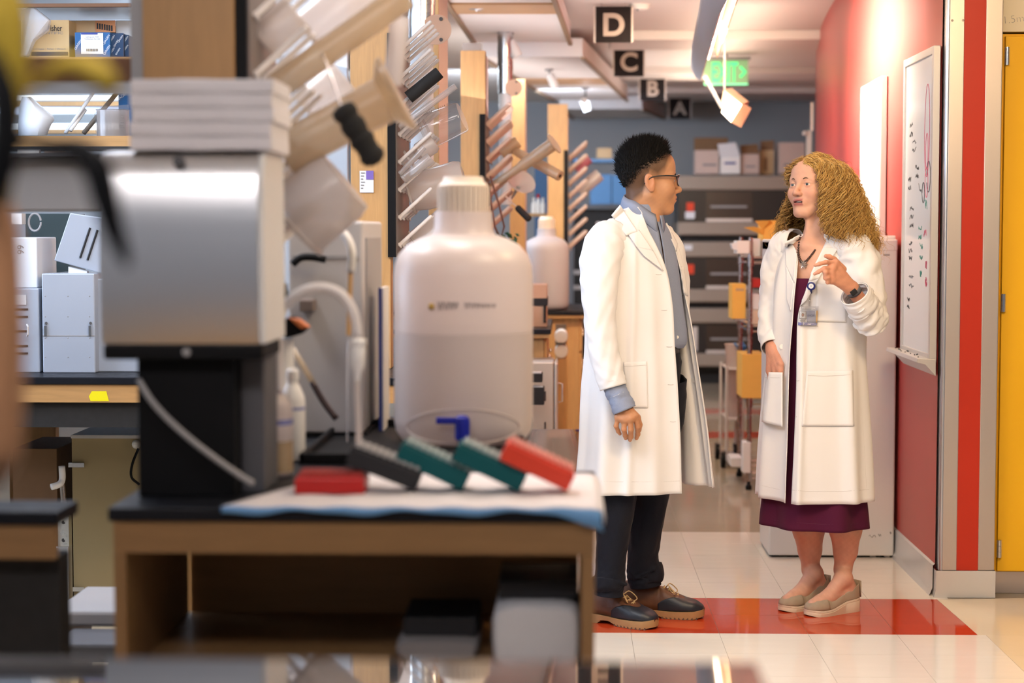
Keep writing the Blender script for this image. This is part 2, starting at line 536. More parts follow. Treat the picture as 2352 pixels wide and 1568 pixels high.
m_ = MB(); m_.prism([(pb.x + 0.001, ys, -0.0015), (2.6, ys, -0.0015), (2.6, ys + 2.4 * TS, -0.0015), (pa.x + 0.001, ys + 2 * TS, -0.0015)], (0, 0, 0.0015))
m_.build('tile', M['tile_side'], floor)
for i in range(-9, 0):
    for j in range(0, 4):
        tile(X0 + (9 + j) * TS, ys + i * TS, 'tile_side')
def floor_piece(name, x0, y0, x1, y1, key):
    m_ = MB(); m_.box((x0, y0, -0.0015), (x1, y1, 0.0)); return m_.build(name, M[key], floor)
yE = ys + 13 * TS
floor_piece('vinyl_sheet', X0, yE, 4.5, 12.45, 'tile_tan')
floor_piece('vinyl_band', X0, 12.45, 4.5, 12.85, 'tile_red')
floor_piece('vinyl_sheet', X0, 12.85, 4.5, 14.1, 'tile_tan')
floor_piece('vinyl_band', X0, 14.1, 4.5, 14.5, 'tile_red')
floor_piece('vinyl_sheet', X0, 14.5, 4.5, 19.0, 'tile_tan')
floor_piece('vinyl_sheet', -6, -1, X0, 19.0, 'tile_tan')
floor_piece('vinyl_sheet', X0 + 13 * TS, -1, 7, 7.0, 'tile_side')
floor_piece('vinyl_sheet', X0, -1, X0 + 13 * TS, ys - 9 * TS, 'tile_cream')

# ---- ceiling and hung ceiling panels
mb = MB(); mb.box((-6, -1, CEIL), (7, 19.2, CEIL + 0.1))
struct(mb.build('ceiling', M['ceil']))
M['ceil_wood'] = wood('ceil_wood', (0.62, 0.38, 0.20), 0.85, 0)
M['trim_brown'] = mat('trim_brown', (0.28, 0.19, 0.12), 0.5)
ZC = 2.55
def cloud(near, far, name, strip=None):
    # near/far: ((px,py) left, (px,py) right) on the plane z = ZC
    nl, nr = [PZ(*p, ZC) for p in near]; fl, fr = [PZ(*p, ZC) for p in far]
    m_ = MB(); m_.prism([nl, nr, fr, fl], (0, 0, 0.12))
    o = struct(m_.build(name, M['ceil_cloud']))
    for a, b in ((nl, fl), (nr, fr)):
        m_ = MB(); d = (b - a).normalized(); s_ = Vector((d.y, -d.x, 0)) * 0.012
        m_.prism([a - s_, a + s_, b + s_, b - s_], (0, 0, -0.02))
        m_.build('edge_trim', M['trim_brown'], o)
    if strip:
        (py0, py1) = strip
        def at(py, A, B):
            t = (py - A[1]) / (B[1] - A[1])
            return (A[0] + (B[0] - A[0]) * t, py)
        q = [PZ(*at(py0, near[0], far[0]), ZC), PZ(*at(py0, near[1], far[1]), ZC), PZ(*at(py1, near[1], far[1]), ZC), PZ(*at(py1, near[0], far[0]), ZC)]
        m_ = MB(); m_.prism(q, (0, 0, -0.012)); m_.build('wood_strip', M['ceil_wood'], o)
    return o
cloud(((900, -190), (1206, -190)), ((1090, 97), (1310, 97)), 'ceiling_panel', (6, 27))
cloud(((1108, 130), (1338, 130)), ((1272, 229), (1441, 229)), 'ceiling_panel', (180, 191))
cloud(((1285, 250), (1475, 250)), ((1318, 271), (1526, 271)), 'ceiling_panel')
# cross beams of the corridor ceiling
for k, (yy, dz) in enumerate(((12.2, 0.06), (14.9, 0.05), (17.0, 0.05))):
    m_ = MB(); m_.box((0.3, yy, CEIL - dz), (wallx(yy) + 0.3, yy + 0.7, CEIL - 0.001)); struct(m_.build('ceiling_beam', M['ceil']))

# ---- red curved wall on the right
M['red_wall'] = mat('red_wall', (0.48, 0.066, 0.058), 0.36, var=0.05, scale=4, bump=0.03, bscale=220, spec=0.5)
yy = np.linspace(7.06, 19.0, 60)
rows = [[(wallx(y), y, z) for y in yy] for z in (0.10, 0.8, 1.6, 2.2, CEIL)]
mb = MB(); mb.grid(rows)
mb.grid([[(wallx(y) + 0.18, y, z) for y in yy] for z in (0.10, CEIL)])
mb.grid([[(wallx(y), y, 0.10) for y in yy], [(wallx(y) + 0.18, y, 0.10) for y in yy]])
struct(mb.build('wall_right', M['red_wall'], smooth='all'))
M['skirt'] = mat('skirt', (0.62, 0.61, 0.60), 0.22, var=0.04, spec=0.6)
prof = [(-0.022, 0.0), (-0.016, 0.012), (-0.009, 0.03), (-0.008, 0.118), (0.0, 0.124)]
mb = MB(); mb.grid([[(wallx(y) + dx, y, z) for y in yy] for dx, z in prof])
struct(mb.build('baseboard_right', M['skirt'], smooth=True))

# ---- steel and red corner column
YC = 7.02
cx0, cx1 = P(2157, 1300, YC).x, P(2284, 1300, YC).x
ztop = CEIL; zb = P(2200, 1310, YC).z
M['red_panel'] = mat('red_panel', (0.54, 0.030, 0.009), 0.42, var=0.03, bump=0.02, bscale=300)
mb = MB(); mb.box((cx0 + 0.006, YC + 0.006, 0), (cx1 - 0.006, YC + 0.30, ztop))
col = struct(mb.build('wall_corner', M['white_paint']))
e = [P(x, 1300, YC).x for x in (2157, 2197, 2246, 2284)]
MB().box((e[0] + 0.012, YC, zb), (e[1], YC + 0.02, ztop)).build('steel_strip', M['steel'], col, bevel=0.002)
MB().box((e[1], YC + 0.003, zb), (e[2], YC + 0.02, ztop)).build('red_panel', M['red_panel'], col)
MB().box((e[2], YC, zb), (e[3], YC + 0.10, ztop)).build('steel_strip', M['steel'], col, bevel=0.003)
mb = MB(); mb.cyl((e[0] + 0.008, YC + 0.010, zb), (e[0] + 0.008, YC + 0.010, ztop), 0.010, n=16)
mb.box((e[0] - 0.002, YC + 0.010, zb), (e[0] + 0.008, YC + 0.05, ztop))
mb.build('corner_trim', M['steel_cool'], col, smooth=True)
for xx in (e[0] + 0.02, e[1] - 0.006):
    MB().cyl((xx, YC - 0.001, P(2190, 47, YC).z), (xx, YC + 0.004, P(2190, 47, YC).z), 0.005, n=12).build('screw', M['chrome_worn'], col)
mb = MB(); mb.grid([[(e[0] - 0.012, YC + 0.1, z), (e[0] - 0.012 + dx, YC - dx * 0.4 - 0.004, z), (e[3] + 0.004 - dx * 0.2, YC - dx * 0.4 - 0.004, z), (e[3] + 0.004, YC + 0.09, z)] for dx, z in ((-0.008, 0.0), (-0.004, 0.012), (0, 0.03), (0.001, zb))])
struct(mb.build('baseboard_front', M['skirt'], smooth=True))

# ---- yellow cabinet at the right edge
YD = 7.10
M['yellow_door'] = mat('yellow_door', (0.92, 0.50, 0.008), 0.5, var=0.04, scale=3, bump=0.02, bscale=300)
xl = P(2289, 700, YD).x
zt, zl = P(2320, 80, YD).z, P(2320, 1310, YD).z
cab = thing('storage_cabinet', (xl, YD, 0), 'tall yellow cabinet at the right edge of the photo, steel hinges', 'cabinet')
MB().box((xl, YD + 0.012, zl - 0.006), (2.5, YD + 0.5, zt + 0.004)).build('carcass', M['yellow_door'], cab)
door = MB().box((xl + 0.016, YD - 0.012, zl), (2.5, YD + 0.010, zt - 0.006)).build('door', M['yellow_door'], cab, bevel=0.002)
for py in (130, 695, 1258):
    z = P(2305, py, YD).z
    mb = MB()
    for k in range(3):
        mb.cyl((xl + 0.020, YD - 0.022, z - 0.034 + k * 0.023), (xl + 0.020, YD - 0.022, z - 0.012 + k * 0.023), 0.008, n=12)
    mb.box((xl + 0.012, YD - 0.018, z - 0.034), (xl + 0.030, YD - 0.010, z + 0.034))
    mb.build('hinge', M['chrome'], door, smooth=True)
MB().box((xl - 0.005, YD + 0.02, 0.0), (2.5, YD + 0.45, zl - 0.008)).build('plinth', M['steel'], cab)
# cream board above the cabinet with handwriting
bz = zt + 0.012
wb = tag(MB().box((xl + 0.004, YD + 0.0, bz), (2.5, YD + 0.3, CEIL)).build('storage_box', mat('cream_board', (0.80, 0.70, 0.52), 0.6)), 'cream box above the yellow cabinet with handwritten 1.5ml', 'box')
text_mesh('handwriting', '1.5ml', M['ink_grey'], wb, P(2331, 52, YD) + Vector((0, -0.002, 0)), (1, 0, 0.12), (-0.12, 0, 1), 0.042, bold=-0.0012)

# ---- back wall, left far wall
M['wall_grey'] = mat('wall_grey', (0.34, 0.35, 0.37), 0.8, var=0.04, scale=1.5)
struct(MB().box((-6, 18.9, 0), (7, 19.1, CEIL)).build('wall_back', M['wall_grey']))
M['wall_pale'] = mat('wall_pale', (0.40, 0.44, 0.48), 0.8, var=0.04, scale=1.5)
struct(MB().box((-4.3, 0, 0), (-4.2, 19, CEIL)).build('wall_left', M['wall_pale']))

# ================================================================== whiteboards on the red wall
M['board_white'] = mat('board_white', (0.80, 0.83, 0.86), 0.12, spec=0.6)
M['frame_alu'] = mat('frame_alu', (0.66, 0.64, 0.63), 0.38, 0.35)
M['mark_black'] = mat('mark_black', (0.03, 0.03, 0.035), 0.7)
M['mark_green'] = mat('mark_green', (0.05, 0.25, 0.2), 0.7)
M['mark_red'] = mat('mark_red', (0.6, 0.12, 0.2), 0.7)
def whiteboard(y0, y1, z0, z1, name, label, tray, marks):
    xa, xb = wallx(y0) - 0.004, wallx(y1) - 0.004
    t = thing(name, (xa, y0, z0), label, 'whiteboard')
    d = Vector((xb - xa, y1 - y0, 0)); L = d.length; d.normalize()
    nrm = Vector((-d.y, d.x, 0))                                 # towards the corridor
    up = Vector((0, 0, 1)); o = Vector((xa, y0, 0))
    def q(s, z, h): return o + d * s + up * z + nrm * h
    mb = MB(); mb.obox(q(L / 2, (z0 + z1) / 2, 0.012), d * (L / 2 - 0.004), up * ((z1 - z0) / 2 - 0.004), nrm * 0.008)
    mb.build('panel', M['board_white'], t)
    fw = 0.030
    for (s0, s1, a, b) in ((0, fw, z0, z1), (L - fw, L, z0, z1), (fw, L - fw, z1 - fw, z1), (fw, L - fw, z0, z0 + fw)):
        mb = MB(); mb.obox(q((s0 + s1) / 2, (a + b) / 2, 0.014), d * ((s1 - s0) / 2), up * ((b - a) / 2), nrm * 0.0135)
        mb.build('frame_bar', M['frame_alu'], t, bevel=0.002)
    if tray:
        mb = MB()
        pr = [(0.004, 0.0), (0.075, 0.004), (0.078, -0.012), (0.045, -0.020), (0.004, -0.065)]
        a = [q(-0.01, z0 + 0.012 + z, h) for h, z in pr]
        mb.prism(a, d * (L + 0.05))
        mb.build('pen_tray', M['frame_alu'], t, bevel=0.002)
        rr = random.Random(3)
        mb = MB()
        for k in range(14):
            c = q(rr.uniform(0.05, L), z0 + 0.0165, rr.uniform(0.03, 0.065))
            mb.sphere(c, 0.003, 6)
        mb.build('marker_dust', M['grey_dark'], t)
    rr = random.Random(11)
    for key, runs in marks:
        mb = MB()
        for (s, z, w, h, slope, nline) in runs:
            # handwriting: a jagged little pen line
            for ln in range(nline):
                pts = []
                n = 12
                for k in range(n):
                    ss = s + w * k / (n - 1)
                    zz = z - ln * h * 1.7 + slope * w * k / (n - 1) + rr.uniform(-0.5, 0.5) * h
                    pts.append(q(ss, zz, 0.0206))
                mb.tube(pts, 0.0010, 4)
        mb.build('marker_writing', M[key], t)
    return t, q, L
m1 = [('mark_black', [(0.44, 1.84, 0.06, 0.022, 0, 2), (0.36, 1.77, 0.08, 0.02, 0, 2), (0.46, 1.62, 0.06, 0.02, 0, 2), (0.30, 1.66, 0.07, 0.02, 0.1, 2), (0.40, 1.50, 0.08, 0.02, 0, 3), (0.42, 1.36, 0.07, 0.018, 0, 3), (0.38, 1.22, 0.10, 0.02, 0, 2), (0.46, 1.13, 0.05, 0.018, 0, 2), (0.22, 1.55, 0.08, 0.025, 0.5, 1)]),
      ('mark_green', [(0.22, 1.42, 0.07, 0.02, 0, 2), (0.2, 1.35, 0.06, 0.025, 0, 2), (0.21, 1.24, 0.04, 0.03, 0, 1), (0.12, 1.50, 0.05, 0.05, 0.4, 1)]),
      ('mark_red', [(0.13, 1.40, 0.05, 0.03, 0, 1), (0.11, 1.28, 0.03, 0.04, 0, 2), (0.10, 1.20, 0.03, 0.03, 0, 1)])]
t, q, L = whiteboard(7.065, 7.69, 0.905, 2.115, 'whiteboard', 'near whiteboard covered in marker notes on the red wall, with pen tray', True, m1)
mb = MB()
for (s, z, rs, rz) in ((0.14, 1.80, 0.05, 0.18), (0.14, 1.72, 0.025, 0.07), (0.14, 1.60, 0.03, 0.06)):
    mb.tube([q(s + rs * math.cos(a), z + rz * math.sin(a), 0.0206) for a in np.linspace(0, 6.28, 28)], 0.0014, 4)
mb.build('marker_loop', M['mark_red'], t)
mb = MB()
for (s, z, rs, rz) in ((0.10, 1.62, 0.035, 0.06), (0.20, 1.56, 0.025, 0.04)):
    mb.tube([q(s + rs * math.cos(a), z + rz * math.sin(a), 0.0206) for a in np.linspace(0, 5.9, 24)], 0.0016, 4)
mb.build('marker_loop', M['mark_black'], t)
whiteboard(8.26, 8.93, 0.90, 2.10, 'whiteboard', 'far blank whiteboard glaring under the wall lamp, behind the woman', False, [('mark_green', [(0.3, 1.5, 0.1, 0.02, 0, 2)])])

# ================================================================== white freezer behind the woman
YF = 7.87
fx0, fx1 = P(1766, 1200, YF).x, P(2054, 1200, YF).x
ft = P(1900, 552, YF).z; fb = P(1900, 1276, YF).z
M['enamel'] = mat('enamel', (0.70, 0.69, 0.69), 0.33, var=0.02, scale=3, bump=0.02, bscale=260)
fr = thing('freezer', (fx0, YF, 0), 'white upright freezer against the red wall behind the woman', 'freezer')
MB().box((fx0, YF, fb), (fx1, YF + 0.36, ft)).build('body', M['enamel'], fr, bevel=0.008, seg=3)
MB().box((fx0 + 0.0, YF - 0.004, ft - 0.045), (fx1, YF + 0.36, ft + 0.004)).build('lid', M['enamel'], fr, bevel=0.006)
MB().box((fx1 - 0.085, YF + 0.02, ft + 0.004), (fx1 - 0.005, YF + 0.12, ft + 0.020)).build('hinge_cover', M['white'], fr, bevel=0.004)
MB().box((fx0 + 0.478, YF - 0.002, ft - 0.066), (fx0 + 0.505, YF + 0.002, ft - 0.058)).build('badge', M['grey'], fr)
for xx in (fx0 + 0.03, fx1 - 0.03):
    for y2 in (YF + 0.05, YF + 0.31):
        MB().cyl((xx, y2, 0), (xx, y2, fb + 0.01), 0.022, n=14).build('foot', M['black'], fr)
MB().box((fx0 + 0.02, YF + 0.06, fb - 0.012), (fx1 - 0.02, YF + 0.34, fb + 0.005)).build('underside', M['black'], fr)
for k in (0, 1):
    MB().box((fx1 - 0.10 + k * 0.062, YF + 0.02, fb - 0.010), (fx1 - 0.075 + k * 0.062, YF + 0.05, fb + 0.002)).build('clip', M['grey_light'], fr)
for k, (dx, z, w) in enumerate(((0.43, 0.095, 0.03), (0.47, 0.10, 0.012), (0.52, 0.11, 0.006))):
    MB().tube([(fx0 + dx + w * i / 6, YF - 0.001, z + 0.006 * math.sin(i * 1.7)) for i in range(7)], 0.0014, 4).build('scuff', M['grey'], fr)

# ================================================================== aisle signs A to E
M['sign_dark'] = mat('sign_dark', (0.020, 0.017, 0.018), 0.7, spec=0.08)
M['sign_letter'] = mat('sign_letter', (0.46, 0.38, 0.33), 0.6)
M['sign_rim'] = mat('sign_rim', (0.62, 0.55, 0.52), 0.5)
for ch, px, py, Y in (('D', 1409, 56, 10.75), ('C', 1444.5, 141.5, 13.05), ('B', 1498.5, 202.5, 15.45), ('A', 1561.5, 248, 18.0), ('E', 1381, -55, 8.75)):
    c = P(px, py, Y)
    s = 0.104
    t = thing('aisle_sign', c, 'square black aisle sign with the letter %s hanging from the ceiling' % ch, 'sign', 'aisle letter signs')
    MB().box((c.x - s, Y, c.z - s), (c.x + s, Y + 0.012, c.z + s)).build('plate', M['sign_dark'], t)
    for sg in (-1, 1):
        MB().box((c.x + sg * s, Y - 0.003, c.z - s), (c.x + sg * (s + 0.010), Y + 0.015, c.z + s)).build('edge_channel', M['sign_rim'], t)
    for sg in (-1, 1):
        MB().cyl((c.x + sg * 0.07, Y + 0.006, c.z + s), (c.x + sg * 0.07, Y + 0.006, CEIL), 0.003, n=8).build('hanger', M['grey_light'], t)
    text_mesh('letter', ch, M['sign_letter'], t, Vector((c.x, Y - 0.0015, c.z - 0.062)), (1, 0, 0), (0, 0, 1), 0.178, bold=0.006)
    # the letter reads from the corridor side too
# ---- green exit sign
YX = 13.8
t = thing('exit_sign', P(1668, 133, YX), 'green edge-lit exit sign with arrow hanging from the corridor ceiling', 'sign')
M['exit_glow'] = mat('exit_glow', (0.05, 0.6, 0.2), 0.4, emit=(0.10, 1.0, 0.32), estr=1.1)
M['exit_glass'] = mat('exit_glass', (0.30, 0.55, 0.30), 0.3, emit=(0.35, 0.75, 0.32), estr=0.22)
M['exit_edge'] = mat('exit_edge', (0.2, 0.8, 0.4), 0.3, emit=(0.25, 1.0, 0.5), estr=1.2)
mb = MB(); fbox(mb, 1617, 138, 1718, 193, YX, 0.012); mb.build('glass_panel', M['exit_glass'], t)
mb = MB(); fbox(mb, 1617, 191.5, 1718, 195, YX - 0.002, 0.016); mb.build('lit_edge', M['exit_edge'], t)
mb = MB(); fbox(mb, 1632, 130, 1725, 136, YX - 0.04, 0.10); mb.build('canopy', M['grey'], t)
mb = MB(); c = P(1668, 133, YX); mb.cyl((c.x, YX + 0.005, c.z), (c.x, YX + 0.005, CEIL), 0.012, n=12); mb.build('stem', M['grey'], t)
p = P(1664, 187, YX)
text_mesh('lettering', 'EXIT', M['exit_glow'], t, Vector((p.x, YX - 0.002, p.z)), (1, 0, 0), (0, 0, 1), 0.205, width=0.195, bold=0.004)
mb = MB()
a, b, c2 = P(1700, 153, YX - 0.003), P(1712, 165, YX - 0.003), P(1700, 177, YX - 0.003)
mb.tube([a, b, c2], 0.010, 6); mb.build('arrow', M['exit_glow'], t)

# ================================================================== pendant wall-washer lamps
M['lamp_shell'] = mat('lamp_shell', (0.46, 0.50, 0.58), 0.4, 0.2)
M['lamp_inner'] = mat('lamp_inner', (0.62, 0.42, 0.32), 0.35, 0.3)
M['lamp_glow'] = mat('lamp_glow', (1, 0.9, 0.75), 0.5, emit=(1.0, 0.78, 0.50), estr=9.0)
def lamp_path(y):
    return float(np.interp(y, [4.0, 7.0, 10.4, 15.6], [0.56, 0.60, 0.77, 1.45]))
def lamp(y0, y1, z, name, label, w=1.0, n=14):
    t = thing(name, (lamp_path(y0), y0, z), label, 'lamp')
    ysn = np.linspace(y0, y1, n)
    def ring(pr): return [[(lamp_path(y) + dx * w, y, z + dz * w) for dx, dz in pr] for y in ysn]
    shell = [(-0.055, 0.10), (-0.075, 0.06), (-0.075, -0.02), (-0.045, -0.075), (-0.02, -0.09), (-0.012, -0.08), (-0.04, -0.055), (-0.06, -0.01), (-0.058, 0.05), (-0.045, 0.092)]
    MB().grid(ring(shell), closed=True).build('shell', M['lamp_shell'], t, smooth=True)
    back = [(-0.045, 0.092), (0.06, 0.10), (0.075, 0.03), (0.07, 0.03), (0.055, 0.088), (-0.04, 0.08)]
    MB().grid(ring(back), closed=True).build('reflector', M['lamp_inner'], t, smooth=True)
    MB().grid(ring([(-0.02, 0.06), (0.03, 0.03), (0.026, 0.022), (-0.028, 0.050)]), closed=True).build('lamp_tube', M['lamp_glow'], t)
    for yy_ in (y0 + 0.1 * (y1 - y0), y0 + 0.9 * (y1 - y0)):
        MB().cyl((lamp_path(yy_), yy_, z + 0.09), (lamp_path(yy_), yy_, CEIL), 0.004, n=8).build('hanger', M['grey_light'], t)
    return t
lamp(5.2, 10.2, 2.33, 'pendant_lamp', 'long grey-blue pendant lamp hanging along the corridor beside the aisle D sign')
# angular far fixture below the exit sign
YL = 10.9
t = thing('wall_lamp', P(1690, 240, YL), 'angular glaring lamp hanging just below the exit sign', 'lamp')
A = [P(*q_, YL) for q_ in ((1657, 196), (1712, 222), (1702, 236), (1664, 262), (1652, 232))]
q0, q1, q2, q3 = P(1664, 200, YL + 0.1), P(1657, 256, YL), P(1693, 292, YL), P(1724, 254, YL + 0.12)
mb = MB()
front = [P(1662, 205, YL + .02), P(1654, 246, YL), P(1680, 278, YL - .04), P(1703, 238, YL - .03)]
mb.prism(front, (0.06, 0.14, 0.02)); mb.build('housing', M['lamp_inner'], t, bevel=0.004)
mb = MB(); f2 = [P(1672, 218, YL - .035), P(1657, 258, YL - .03), P(1679, 280, YL - .065), P(1703, 240, YL - .06)]
mb.prism(f2, (0.004, 0.012, 0)); mb.build('lens', M['lamp_glow'], t)
mb = MB(); f3 = [P(1703, 238, YL - .05), P(1679, 281, YL - .06), P(1702, 293, YL), P(1725, 250, YL + .03)]
mb.prism(f3, (0.005, 0.02, 0.005)); mb.build('side_flap', M['lamp_inner'], t)
mb = MB(); f4 = [P(1614, 176, YL), P(1622, 172, YL), P(1662, 246, YL + .02), P(1656, 250, YL)]
mb.prism(f4, (0.0, 0.02, 0.0)); mb.build('arm', M['lamp_shell'], t)
mb = MB(); pp = P(1664, 205, YL + .05); mb.cyl(pp, (pp.x, pp.y, CEIL), 0.006, n=8); mb.build('hanger', M['grey_light'], t)
area('wall_washer', (lamp_path(8.6) + 0.08, 8.7, 2.38), (wallx(8.7), 8.75, 2.28), 1.4, 0.10, 110, (1.0, 0.84, 0.68)).data.spread = math.radians(115)

# ---- small ceiling things
M['spot_white'] = mat('spot_white', (0.80, 0.78, 0.78), 0.4)
for (bx, by, hx0, hy0, hx1, hy1, Y, lb) in ((1168, 72, 1172, 95, 1188, 130, 10.6, 'white spotlight left of the aisle D sign, on the ceiling panel'), (1261, 153, 1263, 172, 1276, 200, 13.0, 'white spotlight left of the aisle C sign'), (1345, 216, 1340, 228, 1350, 254, 14.7, 'small white spotlight left of the aisle A sign'), (1090, -40, 1094, -12, 1106, 22, 9.4, 'white spotlight cut by the top edge of the photo')):
    b0 = P(bx, by, Y); 
    zc = ZC - 0.001
    t = thing('ceiling_spotlight', (b0.x, Y, zc), lb, 'spotlight')
    MB().cyl((b0.x, Y, zc - 0.012), (b0.x, Y, zc), 0.030, n=18).build('mount', M['grey'], t)
    h0, h1 = P(hx0, hy0, Y), P(hx1, hy1, Y)
    MB().tube([(b0.x, Y, zc - 0.01), (b0.x, Y, (b0.z + h0.z) / 2), h0], 0.006, 8).build('arm', M['grey_dark'], t)
    MB().lathe(h0, [(0.020, -0.01), (0.030, 0.0), (0.032, (h1 - h0).length), (0.026, (h1 - h0).length + 0.002), (0.024, (h1 - h0).length - 0.02)], 20, axis=h1 - h0).build('head', M['spot_white'], t, smooth=True)
c = PZ(1470, 10, CEIL)
t = thing('smoke_detector', (c.x, c.y, CEIL), 'round white smoke detector on the ceiling beside sign D', 'detector')
MB().lathe((c.x, c.y, CEIL), [(0.06, 0.0), (0.06, 0.012), (0.048, 0.030), (0.02, 0.036)], 24, axis=(0, 0, -1)).build('body', M['white'], t, smooth=True)
MB().cyl((c.x - 0.015, c.y - 0.03, CEIL - 0.034), (c.x - 0.015, c.y - 0.03, CEIL - 0.039), 0.006, n=10).build('test_button', M['ink'], t)
# ================================================================== lab benches
BT = 0.91
def bench(name, x0, x1, y0, y1, label, apron=0.06, legs=True, cat='bench', zt=BT, topm='epoxy', over=0.008, notch=None, wm='maple'):
    t = thing(name, (x0, y0, 0), label, cat)
    if notch:
        xn, yn = notch
        MB().prism([(x0 - over, y0 - over, zt), (x1 + over, y0 - over, zt), (x1 + over, yn, zt), (xn, yn, zt), (xn, y1, zt), (x0 - over, y1, zt)], (0, 0, -0.025)).build('worktop', M[topm], t, bevel=0.003)
    else:
        MB().box((x0 - over, y0 - over, zt - 0.025), (x1 + over, y1, zt)).build('worktop', M[topm], t, bevel=0.003)
    MB().box((x0, y0, zt - 0.025 - apron), (x1, y0 + 0.022, zt - 0.026)).build('apron', M[wm + '_x'], t)
    if legs:
        MB().box((x0, y0, 0), (x0 + 0.022, y0 + 0.55, zt - 0.025 - apron - 0.001)).build('side_panel', M[wm], t)
        MB().box((x1 - 0.024, y0, 0), (x1, y0 + 0.55, zt - 0.025 - apron - 0.001)).build('side_panel', M[wm], t)
    return t
# ---- nearest island
YB = 3.27
bx0, bx1 = P(260, 1190, YB).x, P(1366, 1190, YB).x
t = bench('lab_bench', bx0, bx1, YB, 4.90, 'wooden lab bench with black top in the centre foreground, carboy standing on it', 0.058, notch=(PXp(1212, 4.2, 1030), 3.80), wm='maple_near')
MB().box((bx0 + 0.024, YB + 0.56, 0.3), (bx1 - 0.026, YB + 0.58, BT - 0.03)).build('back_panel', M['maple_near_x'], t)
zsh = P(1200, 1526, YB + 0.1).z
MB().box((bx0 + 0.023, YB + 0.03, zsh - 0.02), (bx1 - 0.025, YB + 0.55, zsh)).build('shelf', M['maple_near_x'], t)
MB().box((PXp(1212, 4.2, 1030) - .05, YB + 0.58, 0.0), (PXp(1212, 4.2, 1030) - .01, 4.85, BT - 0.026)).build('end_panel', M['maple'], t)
# white bundles on the shelf under the bench
M['paper'] = mat('paper', (0.60, 0.60, 0.63), 0.8, var=0.04, scale=20)
M['paper_grey'] = mat('paper_grey', (0.28, 0.26, 0.26), 0.8, var=0.05)
def bundle(px0, px1, py0, Y, label, m1):
    a, b = PXp(px0, Y, 1450), PXp(px1, Y, 1450)
    h = P(1200, py0, Y).z - zsh
    t = thing('paper_towel_pack', ((a + b) / 2, Y, zsh), label, 'paper towels')
    n = 30; rows = []
    cxm, hw, hh = (a + b) / 2, (b - a) / 2, h / 2
    for k, (yy_, sc) in enumerate(((Y, 0.90), (Y + 0.006, 0.97), (Y + 0.02, 1.0), (Y + 0.25, 1.0), (Y + 0.27, 0.95))):
        rw = []
        for i in range(n):
            th = 2 * math.pi * i / n
            ct, st = math.cos(th), math.sin(th)
            rw.append((cxm + hw * sc * math.copysign(abs(ct) ** 0.45, ct), yy_, zsh + hh + hh * sc * math.copysign(abs(st) ** 0.45, st)))
        rows.append(rw)
    mb = MB(); mb.grid(rows, closed=True); mb.add(rows[0], [tuple(range(n))]); mb.add(rows[-1], [tuple(range(n))])
    mb.build('wrapper', m1, t, smooth=True)
    MB().box((a + 0.01, Y + 0.05, zsh + h), (b - 0.005, Y + 0.24, zsh + h + 0.035)).build('dark_band', M['charcoal'], t, bevel=0.004)
    return t
bundle(1130, 1334, 1388, YB + 0.06, 'large white paper towel pack under the front bench beside its right leg', M['paper'])
bundle(908, 1098, 1475, YB + 0.14, 'smaller grey paper towel pack beside the white one under the front bench', M['paper_grey'])
# ---- left part of the same island, with a knee space between
lx1 = P(126, 1240, YB - 0.05).x
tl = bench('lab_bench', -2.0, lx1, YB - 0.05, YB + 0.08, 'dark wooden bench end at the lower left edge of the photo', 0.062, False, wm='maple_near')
MB().box((-1.98, YB - 0.01, 0), (lx1 - 0.004, YB + 0.06, BT - 0.088)).build('shade_panel', M['black_matte'], tl)  # black sheet standing in for the shade in the open space below
# ---- glossy black bench top right in front of the camera
zg = 0.935; yg = 2.0
t = bench('front_bench', -1.25, PXp(1738, yg, 1530), 0.75, yg, 'glossy black bench top along the bottom edge of the photo, mirroring the ceiling', 0.05, False, zt=zg, topm='epoxy_gloss', over=0.0)
MB().box((-1.2, 0.9, 0), (0.12, yg - 0.05, zg - 0.03)).build('cabinet', M['maple'], t)
# ---- second island, seen behind on the left
YI2 = 6.2
t = bench('lab_bench', -2.6, -0.42, YI2, 7.7, 'lab bench with yellow tape on its edge, behind on the left, carrying steel boxes', 0.062, False)
for xx in (-2.55, -1.55, -0.62):
    MB().box((xx, YI2 + 0.5, 0), (xx + 0.16, 7.6, 0.80)).build('pedestal', M['maple'], t)
MB().box((-2.5, YI2 + 0.02, 0.735), (-1.0, YI2 + 0.5, 0.822)).build('drawer_box', M['black_matte'], t)
mb = MB(); mb.prism([P(*q_, YI2 - 0.0015) for q_ in ((204, 910), (211, 898), (244, 898), (250, 921), (208, 921))], (0, 0.001, 0))
M['tape'] = mat('tape', (0.80, 0.70, 0.0), 0.6)
mb.build('yellow_tape', M['tape'], t)
# ---- third and fourth island ends
def island_end(y0, y1, xr, label, knobs):
    t = bench('lab_bench', xr - 1.6, xr, y0, y1, label, 0.02, False)
    body = MB().box((xr - 0.55, y0 + 0.05, 0.0), (xr - 0.03, y1, BT - 0.046)).build('cabinet', M['maple'], t)
    for k, (z0, z1) in enumerate(((0.66, 0.85), (0.10, 0.64))):
        dr = MB().box((xr - 0.029, y0 + 0.08, z0), (xr - 0.012, y1 - 0.05, z1)).build('drawer' if k == 0 else 'door', M['maple_pale'], t, bevel=0.002)
        for yk in np.linspace(y0 + 0.3, y1 - 0.3, knobs):
            MB().sphere((xr - 0.004, yk, z1 - 0.10), 0.012, 10).build('knob', M['chrome'], dr, smooth='all')
    for k, xx in enumerate((xr - 0.50, xr - 0.30)):
        MB().box((xx, y0 + 0.03, 0.10), (xx + 0.19, y0 + 0.05, 0.83)).build('door', M['maple'], t, bevel=0.002)
    return t
island_end(9.3, 10.4, PXp(1262, 9.3, 760), 'wooden bench end between the large carboy and the man, tan case on it', 2)
